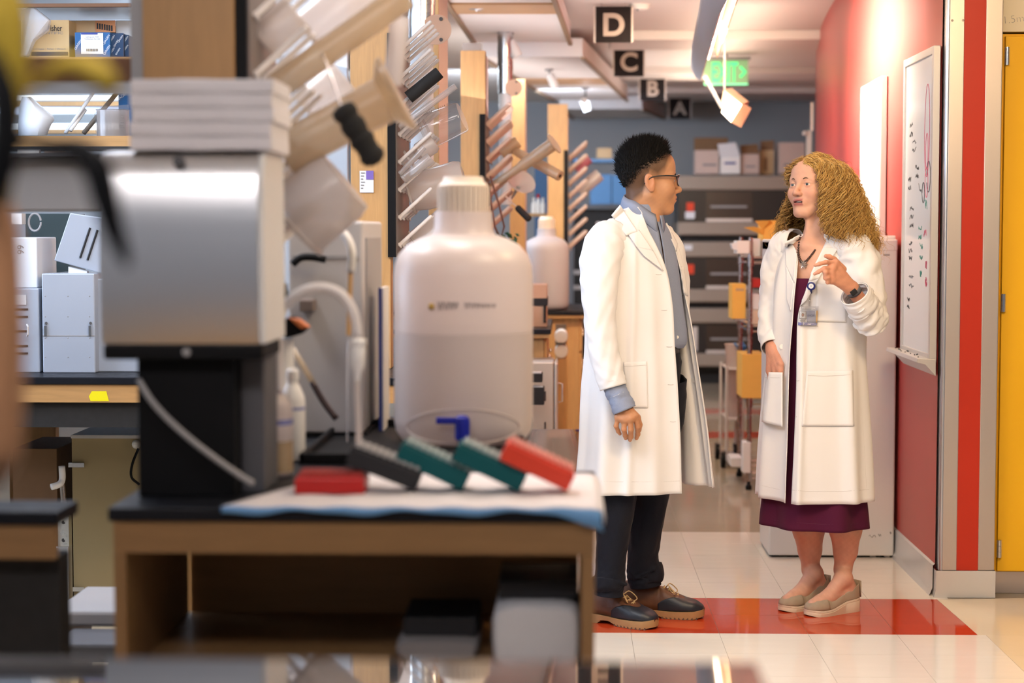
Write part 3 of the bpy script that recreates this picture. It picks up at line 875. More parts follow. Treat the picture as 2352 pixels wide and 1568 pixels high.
island_end(11.4, 12.6, PXp(1342, 11.4, 720), 'wooden bench end just left of the man with the small carboy', 3)

# ================================================================== shelf uprights of the islands
def upright(px0, px1, Y, name, label, ztop, depth=0.10, strip=True, m='maple'):
    x0, x1 = PXp(px0, Y, 300), PXp(px1, Y, 300)
    t = thing(name, (x0, Y, BT), label, 'post')
    MB().box((x0, Y, BT), (x1, Y + depth, ztop)).build('panel', M[m], t, bevel=0.002)
    return t, x0, x1
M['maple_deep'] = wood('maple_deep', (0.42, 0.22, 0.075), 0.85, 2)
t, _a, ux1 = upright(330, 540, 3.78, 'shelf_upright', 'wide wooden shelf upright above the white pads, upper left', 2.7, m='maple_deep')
MB().box((_a - 0.03, 3.80, 1.62), (_a, 3.84, 2.7)).build('slotted_rail', M['grey'], t)
t2, _a2, u2x = upright(805, 896, 6.62, 'shelf_upright', 'wooden shelf upright with a small notice taped to it', 2.7)
mb = MB(); fbox(mb, 826, 392, 858, 442, 6.615, 0.002); nt_ = mb.build('notice', M['print_white'], t2)
mb = MB(); fbox(mb, 841, 392, 858, 412, 6.613, 0.001); mb.build('notice_block', mat('notice_violet', (0.18, 0.12, 0.45), 0.6), nt_)
for k in range(6):
    mb = MB(); fbox(mb, 829, 396 + k * 7, 838 - (k % 3) * 2, 398 + k * 7, 6.613, 0.001); mb.build('print_line', M['ink_grey'], nt_)
t3, _a3, u3x = upright(1058, 1115, 9.42, 'shelf_upright', 'wooden shelf upright behind the large carboy cap', P(1087, 116, 9.42).z)
MB().box((_a3 + 0.005, 9.5, P(1087, 116, 9.42).z), (_a3 + 0.10, 9.54, P(1087, 95, 9.42).z)).build('clear_cap', M['clear_hazy'], t3)
t5, _a5, u5x = upright(1258, 1304, 12.4, 'shelf_upright', 'wooden shelf upright nearest the man, above the small carboy', P(1281, 239, 12.4).z)
t2b, _b, _c = upright(984, 1008, 8.0, 'shelf_upright', 'wooden shelf upright with pale side beside the steel duct', 2.72, 0.01)
M['pale_side'] = mat('pale_side', (0.58, 0.44, 0.40), 0.5)
def side_face(xr, y0, y1, z0, z1, parent, m='pale_side'):
    MB().box((xr - 0.02, y0 + 0.011, z0), (xr, y1, z1)).build('side_board', M[m], parent)
side_face(_c, 8.0, 8.62, BT, 2.72, t2b)
t3b, _b3, _c3 = upright(1171, 1206, 11.0, 'shelf_upright', 'wooden shelf upright behind the white drain pipe and funnel', P(1188, 182, 11.0).z, 0.01)
side_face(_c3, 11.0, 11.45, BT, P(1188, 182, 11.0).z, t3b)
side_face(u3x, 9.42, 9.75, 1.65, P(1087, 122, 9.42).z, t3)
side_face(u5x, 12.4, 13.0, 1.65, P(1281, 244, 12.4).z, t5, 'maple_pale')
MB().box((u5x, 12.55, P(1300, 345, 12.4).z), (u5x + 0.004, 12.95, P(1300, 262, 12.4).z)).build('pale_panel', M['pale_side'], t5)

# ---- ducts
def duct(px0, px1, Y, py_split, py_end, label):
    x0, x1 = PXp(px0, Y, 200), PXp(px1, Y, 200); c = (x0 + x1) / 2; r = (x1 - x0) / 2
    zs, ze = P(px0, py_split, Y).z, P(px0, py_end, Y).z
    t = thing('exhaust_duct', (c, Y, ze), label, 'duct')
    pr = []
    z = zs
    k = 0
    while z < CEIL:
        pr += [(r * (1.0 if k % 2 == 0 else 1.03), z - zs), (r * (1.0 if k % 2 == 0 else 1.03), min(CEIL, z + 0.045) - zs)]
        z += 0.045; k += 1
    MB().lathe((c, Y, zs), pr, 28).build('steel_sleeve', M['galv'], t, smooth=True)
    MB().lathe((c, Y, ze), [(r * 0.86, 0), (r * 0.86, zs - ze + 0.02)], 28).build('white_pipe', M['white_cool'], t, smooth=True)
    vd = MB().cyl((c + r * 1.15, Y - 0.055, zs + 0.03), (c + r * 1.15, Y - 0.045, zs + 0.03), r * 1.1, r * 1.1, 28).build('valve_disc', M['lamp_inner'], t, smooth=True)
    for sg in (-1, 1):
        MB().cyl((c + r * 1.5, Y - 0.060, zs + 0.03 + sg * r * .75), (c + r * 1.5, Y - 0.052, zs + 0.03 + sg * r * .75), r * .14, n=12).build('bolt', M['grey_dark'], vd)
    return t
duct(938, 1000, 7.6, 88, 470, 'ribbed steel exhaust duct over a white pipe at the top beside the rack')
duct(1143, 1178, 10.6, 215, 470, 'smaller steel duct over a white pipe, further back')

# ================================================================== drying racks
peg_cache = {}
def drying_rack(Y0, Y1, x, zlo, zhi, rows, npeg, L, r, pm, label, tilt=42, strip_w=0.02):
    t = thing('drying_rack', (x, Y0, zlo), label, 'drying rack')
    MB().box((x - 0.012, Y0, zlo), (x, Y1, zhi)).build('backboard', M['pegboard'], t)
    MB().box((x - strip_w - 0.012, Y0 - 0.012, zlo), (x - 0.004, Y0 - 0.001, zhi)).build('black_edge', M['black'], t)
    key = (round(L, 3), round(r, 4), pm)
    a = math.radians(tilt)
    dr = Vector((math.cos(a), 0, math.sin(a)))
    if key not in peg_cache:
        m_ = MB(); m_.lathe((0, 0, 0), [(r * 1.9, 0), (r * 1.9, 0.006), (r, 0.008), (r, L - r), (r * 0.75, L - r * 0.3), (r * 0.2, L)], 10, axis=dr)
        o = m_.build('peg', M[pm], None, smooth='all')
        peg_cache[key] = o.data
        bpy.data.objects.remove(o, do_unlink=True)
    for k in range(rows):
        z = zlo + (zhi - zlo) * (k + 0.4) / rows
        for j in range(npeg):
            y = Y0 + 0.06 + (Y1 - Y0 - 0.12) * j / max(1, npeg - 1)
            o = bpy.data.objects.new('peg', peg_cache[key]); COL.objects.link(o); o.parent = t
            o.location = (0.0, y - Y0, z - zlo)
    return t
drying_rack(3.80, 4.15, ux1 + 0.028, 1.32, 2.30, 8, 3, 0.15, 0.007, 'peg_white', 'nearest drying rack, blurred, hung with vessels above the bench')
r2x = PXp(911, 6.62, 300)
drying_rack(6.62, 7.14, r2x, P(911, 590, 6.62).z, 2.12, 8, 4, 0.165, 0.007, 'peg_white', 'sharp drying rack of white pegs left of the large carboy cap')
r3x = PXp(1116, 9.42, 400)
drying_rack(9.42, 9.9, r3x, P(1116, 540, 9.42).z, P(1116, 262, 9.42).z, 7, 3, 0.17, 0.012, 'peg_tan', 'drying rack hung with funnel and plungers, behind the large carboy')
r5x = PXp(1306, 12.4, 400)
drying_rack(12.4, 12.9, r5x, P(1306, 580, 12.4).z, P(1306, 345, 12.4).z, 8, 2, 0.17, 0.015, 'peg_tan', 'drying rack just left of the man')

def vessel(name, a, b, r, label, m, prof=None, Y=6.65, r2=None, dy=0.0, cat='beaker', rim=True, parent=None, closed='far'):
    """a hollow vessel lying along a peg from pixel a to pixel b"""
    A, B = P(*a, Y), P(*b, Y + dy)
    ax = B - A; L = ax.length
    t = thing(name, A, label, cat)
    r2 = r if r2 is None else r2
    pr = prof if prof else [(r, 0), (r, L * 0.3), (r2, L * 0.95), (r2 * 0.93, L), (0.001, L)]
    MB().lathe(A, pr, 32, axis=ax, caps=False).build('wall', m, t, smooth=True)
    if rim:
        MB().lathe(A, [(r * 1.0, 0), (r * 1.07, 0.002), (r * 1.07, 0.008), (r, 0.010)], 32, axis=ax, caps=False).build('rim', m, t, smooth=True)
    return t, A, ax, L
# rack two
tt, A, ax, L = vessel('foam_tube', (938, 224), (1010, 166), 0.0235, 'black foam tube pushed on a rack peg', M['black_matte'], prof=None, cat='tube', rim=False, Y=6.665)
tt, A, ax, L = vessel('plastic_beaker', (975, 305), (1062, 268), 0.064, 'clear graduated beaker hanging mouth down on the sharp rack', M['clear'], r2=0.058, Y=6.8, dy=-0.02)
mb = MB(); axn = ax.normalized(); upv = Vector((0, 0, 1)) - axn * axn.z; upv.normalize()
for k in range(12):
    c0 = A + axn * (0.03 + k * 0.009)
    w_ = 0.010 if k % 3 else 0.018
    sd = axn.cross(upv)
    pts = [c0 + (upv * math.cos(q_) - sd * math.sin(q_) * (-1)) * 0.0645 for q_ in np.linspace(0.1, 0.1 + w_ / 0.064, 4)]
    mb.tube(pts, 0.0012, 4)
mb.build('graduation', M['ink_grey'], tt)
vessel('test_tube', (916, 292), (1047, 198), 0.0115, 'long clear glass tube slanting across the sharp rack', M['clear_hazy'], Y=6.66, cat='tube')
vessel('plastic_bottle', (938, 368), (1004, 322), 0.036, 'small frosted bottle on the sharp rack below the clear beaker', M['frost'], prof=[(0.014, 0), (0.014, 0.03), (0.036, 0.05), (0.037, 0.105), (0.030, 0.118), (0.001, 0.12)], Y=6.72, cat='bottle')
vessel('measuring_cylinder', (925, 412), (990, 362), 0.018, 'clear measuring cylinder with lipped end on the sharp rack', M['clear_hazy'], Y=6.64, r2=0.022, cat='cylinder')
vessel('test_tube', (918, 400), (975, 338), 0.010, 'short clear tube on the sharp rack beside the measuring cylinder', M['clear_hazy'], Y=6.63, cat='tube')
vessel('plastic_jar', (940, 447), (1078, 408), 0.072, 'large frosted jar on the sharp rack left of the carboy cap', M['frost'], prof=[(0.060, 0), (0.066, 0.02), (0.074, 0.06), (0.075, 0.19), (0.068, 0.212), (0.045, 0.216), (0.001, 0.21)], Y=6.80, cat='jar')
vessel('plastic_jar', (965, 572), (1040, 512), 0.075, 'frosted jar low on the sharp rack behind the carboy shoulder', M['frost'], Y=6.85, cat='jar')
# rack one (blurred, close)
vessel('drain_pipe', (628, 205), (935, -12), 0.030, 'long pale pipe slanting over the nearest rack at the top', M['frost_tan'], Y=3.86, cat='pipe', rim=False)
tt, A, ax, L = vessel('graduated_cylinder', (652, 352), (912, 214), 0.046, 'tan graduated cylinder with flared foot on the nearest rack', M['frost_tan'], prof=[(0.046, 0), (0.048, 0.19), (0.050, 0.24), (0.082, 0.262), (0.084, 0.272), (0.001, 0.274)], Y=3.85, cat='cylinder')
vessel('plastic_beaker', (672, 515), (806, 400), 0.083, 'big frosted beaker hanging lowest on the nearest rack', M['frost'], prof=[(0.083, 0), (0.083, 0.12), (0.076, 0.145), (0.001, 0.15)], Y=3.88)
vessel('plastic_beaker', (606, 98), (684, 30), 0.046, 'small frosted beaker at the top of the nearest rack', M['frost'], Y=3.95)
vessel('plastic_beaker', (716, 92), (850, -30), 0.065, 'wide frosted beaker behind the slanting pipe, cut by the top edge', M['frost'], Y=4.15)
vessel('plastic_tube', (918, 40), (903, 196), 0.021, 'white upright plastic pipe right of the slanting drain pipe', M['frost'], Y=3.98, cat='pipe', rim=False)
vessel('plastic_beaker', (700, 250), (790, 175), 0.040, 'frosted beaker half hidden behind the nearest graduated cylinder', M['frost'], Y=4.2)
# bottle brush with bristles
A, B = P(783, 243, 3.66), P(866, 376, 3.66)
tt = thing('bottle_brush', A, 'black bottle brush hanging in front of the nearest rack', 'brush')
MB().tube([P(740, 120, 3.84), P(762, 180, 3.72), A, B], 0.003, 6).build('wire', M['chrome_worn'], tt)
mb = MB(); rr = random.Random(5); ax = (B - A); axn = ax.normalized(); u = axn.orthogonal().normalized(); w = axn.cross(u)
mb.lathe(A, [(0.012, 0)] + [(0.024 + 0.003 * math.sin(k * 2.3), 0.006 + k * (ax.length - .012) / 10) for k in range(11)] + [(0.008, ax.length)], 18, axis=ax)
for k in range(1500):
    s = rr.random(); a = rr.uniform(0, 6.283); rad = 0.031 * (0.85 + 0.2 * rr.random()) * (1.0 if s < .85 else 1 - (s - .85) * 2.5)
    p0 = A + ax * s; dv = (u * math.cos(a) + w * math.sin(a)); p1 = p0 + dv * rad + axn * rr.uniform(-.004, .004)
    sd = dv.cross(axn) * 0.0014
    mb.add([p0 - sd, p0 + sd, p1], [(0, 1, 2)])
o = mb.build('bristles', M['black_matte'], tt); o['kind'] = 'stuff'
# rack three
A, B = P(1128, 430, 9.5), P(1272, 330, 9.4)
tt = thing('plunger_cylinder', A, 'tan plunger cylinder with flat flange on the rack behind the carboy', 'cylinder')
L = (B - A).length
MB().lathe(A, [(0.020, 0), (0.022, L * 0.45), (0.030, L * 0.5), (0.034, L * 0.95), (0.036, L)], 24, axis=B - A).build('barrel', M['frost_tan'], tt, smooth=True)
MB().lathe(B, [(0.050, -0.004), (0.058, 0.0), (0.056, 0.006)], 24, axis=B - A).build('flange', M['frost_tan'], tt, smooth=True)
A, B = P(1180, 345, 9.6), P(1286, 404, 9.45)
tt = thing('plastic_tube', A, 'tan tube with dark open end crossing the rack behind the carboy', 'tube')
L = (B - A).length
MB().lathe(A, [(0.02, 0), (0.028, L * .5), (0.028, L)], 24, axis=B - A).build('wall', M['frost_tan'], tt, smooth=True)
MB().cyl(B, B + (B - A).normalized() * 0.003, 0.010, n=14).build('bore', M['black'], tt)
A = P(1190, 430, 9.7); B = P(1215, 400, 9.55)
tt = thing('funnel', A, 'white plastic funnel dish on the rack behind the carboy', 'funnel')
MB().lathe(A, [(0.006, -0.09), (0.010, -0.01), (0.075, 0.045), (0.080, 0.048), (0.078, 0.052), (0.012, 0.0)], 32, axis=(0.3, -0.55, 0.5), caps=False).build('bowl', M['white'], tt, smooth=True)
A, B = P(1186, 474, 9.4), P(1218, 506, 9.4)
tt = thing('bottle_brush', A, 'small black brush on the rack behind the carboy shoulder', 'brush')
MB().tube([P(1160, 450, 9.4), A], 0.004, 6).build('handle', M['peg_tan'], tt)
MB().lathe(A, [(0.010, 0), (0.018, 0.01), (0.018, (B - A).length - .01), (0.008, (B - A).length)], 14, axis=B - A).build('bristles', M['black_matte'], tt, smooth=True)
vessel('plastic_beaker', (1150, 352), (1190, 325), 0.032, 'tan beaker on the rack behind the carboy cap', M['frost_tan'], Y=9.6)
vessel('plastic_beaker', (1330, 440), (1378, 400), 0.045, 'frosted beaker on the rack beside the man', M['frost'], Y=12.6)
vessel('plastic_beaker', (1322, 390), (1352, 362), 0.04, 'rose tinted beaker on the rack beside the man', mat('rose', (0.45, 0.14, 0.2), 0.5), Y=12.7)
# hanging rust coloured wire loop and a trailing plant below rack three
A = P(1122, 430, 9.3)
tt = thing('wire_loop', A, 'brown wire loop hanging from the rack behind the carboy', 'wire')
MB().tube([P(1122, 420, 9.35), P(1128, 470, 9.3), P(1136, 520, 9.3), P(1150, 548, 9.3), P(1158, 520, 9.3), P(1146, 470, 9.3), P(1126, 405, 9.35)], 0.006, 6).build('wire', mat('rust', (0.10, 0.035, 0.02), 0.7), tt, smooth='all')
A = P(1150, 580, 9.32)
tt = thing('trailing_plant', (A.x, A.y, BT), 'small green trailing plant behind the large carboy shoulder', 'plant')
M['leaf'] = mat('leaf', (0.015, 0.07, 0.028), 0.5, var=0.3, scale=30)
MB().lathe((A.x - .02, A.y + .05, BT), [(0.05, 0), (0.065, 0.11), (0.06, 0.112)], 20).build('pot', M['grey_dark'], tt, smooth=True)
rr = random.Random(8)
for k in range(34):
    c = P(rr.uniform(1128, 1190), rr.uniform(535, 600), 9.32 + rr.uniform(-.05, .08)); s = rr.uniform(.012, .022)
    d1 = Vector((rr.uniform(-1, 1), rr.uniform(-.4, .4), rr.uniform(-1, .5))).normalized(); d2 = d1.cross(Vector((0.2, 1, .3))).normalized()
    mb = MB(); mb.add([c - d1 * s, c + d2 * s * .6, c + d1 * s * 1.2, c - d2 * s * .6, c + Vector((0, -.004, 0))], [(0, 1, 4), (1, 2, 4), (2, 3, 4), (3, 0, 4)])
    mb.build('leaf', M['leaf'], tt)
# ================================================================== things on the near bench
M['hdpe'] = clear_plastic('hdpe', (0.9, 0.86, 0.84), 0.97, 0.35, (0.86, 0.77, 0.74))
M['hdpe_wet'] = clear_plastic('hdpe_wet', (0.9, 0.86, 0.84), 0.97, 0.35, (0.84, 0.755, 0.73))
M['cap_cream'] = mat('cap_cream', (0.72, 0.62, 0.53), 0.45)
def carboy(cx, cy, z, R, H, label, tap=True, cool=False):
    t = thing('carboy', (cx, cy, z), label, 'carboy')
    k = H / 0.61
    prof = [(R * 0.80, 0.0), (R * 0.90, 0.006 * k), (R * 0.98, 0.025 * k), (R, 0.05 * k)]
    prof += [(R, 0.255 * k)]
    body2 = [(R, 0.256 * k), (R, 0.385 * k), (R * 0.985, 0.41 * k), (R * 0.93, 0.435 * k), (R * 0.80, 0.458 * k), (R * 0.60, 0.474 * k), (R * 0.46, 0.482 * k), (R * 0.42, 0.495 * k), (R * 0.41, 0.535 * k)]
    mb = MB(); mb.lathe((cx, cy, z), prof, 56, caps=False); mb.add([(cx + R * .8 * math.cos(a), cy + R * .8 * math.sin(a), z) for a in np.linspace(0, 6.283, 56, endpoint=False)], [tuple(range(56))])
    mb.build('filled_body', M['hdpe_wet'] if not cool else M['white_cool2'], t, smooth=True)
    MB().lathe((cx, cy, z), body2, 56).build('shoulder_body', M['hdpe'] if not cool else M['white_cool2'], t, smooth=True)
    MB().lathe((cx, cy, z), [(R * 0.355, 0.53 * k), (R * 0.355, 0.596 * k), (R * 0.30, 0.604 * k), (R * 0.28, 0.616 * k), (R * .1, 0.617 * k)], 40).build('cap', M['cap_cream'], t, smooth=True)
    mb = MB()
    for i in range(30):
        a = 2 * math.pi * i / 30
        c, s_ = math.cos(a), math.sin(a)
        mb.obox((cx + c * R * 0.357, cy + s_ * R * 0.357, z + 0.562 * k), (-s_ * 0.0026, c * 0.0026, 0), (c * 0.003, s_ * 0.003, 0), (0, 0, 0.031 * k))
    mb.build('cap_ribs', M['cap_cream'], t)
    return t
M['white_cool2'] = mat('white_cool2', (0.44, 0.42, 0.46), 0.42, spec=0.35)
Yc = 4.30
c = P(1065, 1030, Yc)
Rc = 160 / FPX * Yc
t = carboy(c.x, Yc, BT + 0.006, Rc, 0.615, 'large frosted carboy with blue tap on the front bench')
# label writing on the carboy, wrapped on the body
def on_body(px, py):
    d = ray(px, py); o = _C
    ox, oy = o.x - c.x, o.y - Yc
    A_ = d.x ** 2 + d.y ** 2; B_ = 2 * (ox * d.x + oy * d.y); C_ = ox * ox + oy * oy - (Rc + 0.0006) ** 2
    s_ = (-B_ - math.sqrt(max(0, B_ * B_ - 4 * A_ * C_))) / (2 * A_)
    return o + d * s_
mb = MB(); rr = random.Random(2)
x = 1006
while x < 1140:
    wd = rr.uniform(7, 11)
    if not 1052 < x < 1062:
        k = max(0, 1 - (x - 1006) / 170)
        mb.tube([on_body(x + wd * q_ / 4, 702 + 9 * (0.3 + k * .7) * (1 if q_ % 2 else -1)) for q_ in range(5)], 0.0009 + 0.0012 * k, 4)
    x += wd + 3
mb.build('marker_writing', mat('faded_ink', (0.30, 0.27, 0.27), 0.6), t)
MB().sphere(on_body(991, 704), 0.008, 10).build('gold_sticker', mat('gold_sticker', (0.42, 0.26, 0.06), 0.5), t)
# oval moulding round the tap
mb = MB(); mb.tube([on_body(1063 + 130 * math.cos(a), 980 + 40 * math.sin(a)) for a in np.linspace(0, 6.283, 48, endpoint=False)], 0.0022, 6, closed=True); mb.build('oval_moulding', M['hdpe_wet'], t)
M['tap_blue'] = mat('tap_blue', (0.010, 0.018, 0.33), 0.35)
pt = P(1062, 985, Yc - Rc - 0.025)
mb = MB(); mb.lathe(P(1062, 1026, pt.y), [(0.007, 0), (0.009, 0.006), (0.010, 0.012), (0.0165, 0.018), (0.0175, 0.055), (0.016, 0.066), (0.010, 0.071)], 20)
mb.cyl((pt.x, pt.y, pt.z + 0.012), (pt.x, pt.y + 0.05, pt.z + 0.012), 0.010, n=16)
tap = mb.build('tap', M['tap_blue'], t, smooth=True)
mb = MB(); mb.obox(P(1026, 966, pt.y - 0.004), (0.024, 0, 0), (0, 0.005, 0), (0, 0, 0.0075)); mb.build('tap_lever', M['tap_blue'], tap, bevel=0.002)
# small far carboy
Y2 = 11.62
c2 = P(1255, 712, Y2)
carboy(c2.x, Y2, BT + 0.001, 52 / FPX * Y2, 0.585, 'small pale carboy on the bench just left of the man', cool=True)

# ---- black spill tray under the carboy
a, b = PXp(690, 3.9, 1060), PXp(1196, 3.9, 1060)
t = thing('spill_tray', (a, 3.88, BT), 'flat black tray under the large carboy', 'tray')
MB().box((a, 3.88, BT), (b, 4.60, BT + 0.006)).build('base', M['black'], t)
for q_ in (((a, 3.88), (b, 3.89)), ((a, 4.59), (b, 4.60)), ((a, 3.88), (a + .01, 4.6)), ((b - .01, 3.88), (b, 4.6))):
    MB().box((q_[0][0], q_[0][1], BT + 0.006), (q_[1][0], q_[1][1], BT + 0.024)).build('side', M['black'], t, bevel=0.002)

# ---- grey instrument tower behind the wash bottles
Yg = 4.40
gx0, gx1 = PXp(664, Yg, 800), PXp(834, Yg, 800)
t = thing('instrument_cabinet', (gx0, Yg, BT), 'plain grey instrument cabinet between the steel dispenser and the carboy', 'instrument')
gz = P(740, 508, Yg).z
MB().box((gx0, Yg, BT + 0.01), (gx1, 4.86, gz)).build('housing', M['grey_light'], t, bevel=0.006)
MB().box((gx0 - 0.01, Yg - 0.005, BT), (gx1 + 0.01, 4.87, BT + 0.012)).build('base_strip', M['black'], t)
MB().box((gx0 + 0.01, Yg - 0.003, gz - 0.09), (gx1 - 0.01, Yg + 0.001, gz - 0.082)).build('panel_seam', M['grey'], t)
MB().box((gx1, Yg + 0.06, BT + 0.02), (gx1 + 0.004, Yg + 0.40, gz - 0.04)).build('side_cover', M['grey'], t)
t = tag(MB().box((gx1 + 0.03, Yg + 0.10, BT + 0.0), (gx1 + 0.040, Yg + 0.24, BT + 0.36)).build('document_folder', [M['white'], M['print_blue']]), 'white document folder with blue edge standing beside the grey cabinet', 'folder')
MB().box((gx1 + 0.028, Yg + 0.092, BT + 0.002), (gx1 + 0.036, Yg + 0.10, BT + 0.36)).build('blue_edge', M['print_blue'], t)

# ---- stainless steel dispenser on a black stand
Yd = 3.36
dx0, dx1 = PXp(232, Yd, 560), PXp(608, Yd, 560)
z0, z1 = P(420, 790, Yd).z, P(420, 345, Yd).z
t = thing('towel_dispenser', ((dx0 + dx1) / 2, Yd, z0), 'large stainless steel dispenser on the front bench, left', 'dispenser')
prof = [(0.0, 0.0), (-0.004, 0.02), (-0.010, 0.12), (-0.012, 0.22), (-0.008, 0.30), (0.004, 0.335), (0.018, 0.352), (0.05, z1 - z0), (0.24, z1 - z0), (0.24, 0.0)]
m_ = MB(); m_.prism([(dx0, Yd + y, z0 + z) for y, z in prof], (dx1 - dx0 - 0.012, 0, 0)); m_.build('shell', M['steel_x'], t, smooth=True, bevel=0.003)
m_ = MB(); m_.prism([(dx1 - 0.012, Yd + y, z0 + z) for y, z in prof], (0.012, 0, 0)); m_.build('side_cheek', M['white'], t, bevel=0.003)
kp = P(413, 371, Yd + 0.0); MB().lathe(kp, [(0.010, 0), (0.010, 0.014), (0.006, 0.018)], 18, axis=(0, -1, 0)).build('lock_knob', M['grey_dark'], t, smooth=True)
z2 = P(420, 826, Yd).z
lip = MB().box((dx0 + 0.002, Yd - 0.006, z2), (dx1 - 0.004, Yd + 0.20, z0)).build('black_lip', M['black'], t, bevel=0.006)
MB().cyl((PXp(430, Yd, 806), Yd - 0.008, (z0 + z2) / 2), (PXp(430, Yd, 806), Yd - 0.002, (z0 + z2) / 2), 0.008, n=12).build('screw', M['grey'], lip)
sx0, sx1 = PXp(322, 3.42, 1000), PXp(600, 3.42, 1000)
MB().box((sx0, 3.40, BT), (sx0 + (sx1 - sx0) * 0.80, 3.60, z2)).build('stand', M['black'], t, bevel=0.004)
MB().box((sx0 + (sx1 - sx0) * 0.80, 3.46, BT), (sx1, 3.62, z2)).build('stand_wing', M['grey_dark'], t, bevel=0.004)
# ---- stack of white pads on the dispenser
zz = z1
names = ['lowest', 'second from the bottom', 'middle', 'second from the top', 'topmost']
M['pad'] = mat('pad', (0.80, 0.75, 0.76), 0.85, var=0.03, scale=6)
rr = random.Random(4)
px0, px1 = PXp(304, 3.38, 260), PXp(628, 3.38, 260)
hh = (P(460, 182, 3.38).z - z1) / 5
for k in range(5):
    n = 14; top = []; bot = []
    o_ = rr.uniform(-.004, .004)
    rows = []
    for (y, s_, z) in ((3.367, 0, 0.001), (3.365, 0, hh * .5), (3.367, 0, hh - .001), (3.375, 0, hh), (3.58, 0, hh), (3.585, 0, 0.0)):
        rows.append([(px0 + o_ + (px1 - px0) * i / n, y + rr.uniform(-.002, .002), zz + z + 0.0006 * math.sin(i * .7 + k)) for i in range(n + 1)])
    mb = MB(); mb.grid(rows + [rows[0]])
    for i in (0, n):
        mb.add([r_[i] for r_ in rows], [tuple(range(6))])
    tag(mb.build('white_pad', M['pad'], None, smooth=True), 'white pad, %s of the stack on the steel dispenser' % names[k], 'pad', 'white pads on the dispenser')
    zz += hh
# ---- grey cord in front of the stand
mb = MB(); mb.tube([tuple(v) for v in crom([P(318, 872, 3.36), P(352, 925, 3.35), P(410, 985, 3.34), P(480, 1042, 3.33), P(545, 1088, 3.33), P(582, 1110, 3.34)], 30)], 0.0055, 8)
tag(mb.build('power_cord', M['grey'], None, smooth='all'), 'grey cord hanging in front of the black dispenser stand', 'cord')

# ---- bench pad with blue backing
M['pad_white'] = mat('pad_white', (0.72, 0.68, 0.70), 0.8, var=0.03, bump=0.1, bscale=120)
M['pad_blue'] = mat('pad_blue', (0.14, 0.33, 0.62), 0.6)
n = 40
t0 = []
fl, frr = PZ(512, 1166, BT).x, bx1 + 0.012
rows = []
yf = YB - 0.016
for s_, dz in ((0.46, 0.0), (0.3, 0.0), (0.1, 0.0), (0.03, 0.0), (0.0, 0.0)):
    rw = []
    for i in range(n + 1):
        u_ = i / n
        x = fl + (frr - fl) * u_ + s_ * 0.35 * (1 - u_)
        z = BT + 0.004 + 0.0015 * math.sin(i * 1.1 + s_ * 9)
        if u_ > 0.985: z -= 0.004
        rw.append((x, yf + s_, z))
    rows.append(rw)
t = thing('bench_pad', (fl, yf, BT), 'white absorbent pad with blue edge draped over the front bench', 'pad')
MB().grid(rows).build('top_sheet', M['pad_white'], t, smooth='all', solid=0.002)
hang = []
for i in range(n + 1):
    u_ = i / n
    d = 0.010 + 0.004 * math.sin(i * .55) + 0.028 * max(0, (u_ - .86) / .14) ** 1.4
    hang.append(d)
r1 = [(p[0], p[1] - 0.002, p[2]) for p in rows[-1]]
r2 = [(p[0], p[1] - 0.004, p[2] - h * .5) for p, h in zip(rows[-1], hang)]
r3 = [(p[0] + .004 * (i / n), p[1] - 0.003, p[2] - h) for i, (p, h) in enumerate(zip(rows[-1], hang))]
MB().grid([r1, r2, r3]).build('blue_edge', M['pad_blue'], t, smooth='all', solid=0.002)
rr_ = [r_[-1] for r_ in rows]
MB().grid([rr_, [(x + .006, y, z - .014) for x, y, z in rr_], [(x + .004, y, z - .026) for x, y, z in rr_]]).build('side_drape', M['pad_white'], t, smooth='all', solid=0.002)

# ---- tube racks leaning on each other
def tube_rack(A, ang, key, label, L=0.142, W=0.085, Hh=0.034, capm='frost'):
    """A: lower left front corner"""
    t = thing('tube_rack', A, label, 'tube rack')
    a = math.radians(ang)
    ex = Vector((math.cos(a), 0, -math.sin(a))); ez = Vector((math.sin(a), 0, math.cos(a))); ey = Vector((0, 1, 0))
    c = A + ex * L / 2 + ey * W / 2 + ez * Hh / 2
    MB().obox(c, ex * L / 2, ey * W / 2, ez * Hh / 2).build('body', M[key], t, bevel=0.003)
    top = MB().obox(c + ez * (Hh / 2 + 0.002), ex * (L / 2 - .004), ey * (W / 2 - .004), ez * 0.002).build('deck', M[key], t)
    mb = MB()
    for i in range(10):
        for j in range(6):
            p = A + ex * (0.012 + i * (L - .024) / 9) + ey * (0.011 + j * (W - .022) / 5) + ez * (Hh + 0.004)
            mb.cyl(p, p + ez * 0.006, 0.0048, n=8)
    o = mb.build('tube_caps', M[capm], top); o['kind'] = 'stuff'
    return t
Yr = 3.40
zfl = BT + 0.006
def rackz(px, ang, key, label, lift, Y=Yr, **k):
    return tube_rack(Vector((PXp(px, Y, 1100), Y, zfl + lift)), ang, key, label, **k)
M['caps_light'] = mat('caps_light', (0.50, 0.48, 0.47), 0.5)
M['caps_teal'] = mat('caps_teal', (0.40, 0.48, 0.47), 0.5)
M['caps_red'] = mat('caps_red', (0.75, 0.32, 0.26), 0.5)
M['deck_red'] = mat('deck_red', (0.42, 0.06, 0.05), 0.5)
rackz(676, 0, 'red', 'flat red tube rack at the left end of the row on the bench pad', 0, L=0.132, capm='deck_red', Hh=0.030)
rackz(792, 21, 'charcoal', 'dark grey tube rack leaning on the flat red rack', 0.0545, Y=3.42, capm='caps_light')
rackz(906, 25, 'teal', 'left of the two teal tube racks, leaning on the dark grey one', 0.062, Y=3.43, capm='caps_teal')
rackz(1036, 25, 'teal', 'right of the two teal tube racks', 0.0625, Y=3.42, capm='caps_teal')
rackz(1146, 25, 'red_bright', 'bright red tube rack leaning at the right end of the row', 0.0655, Y=3.41, capm='caps_red')

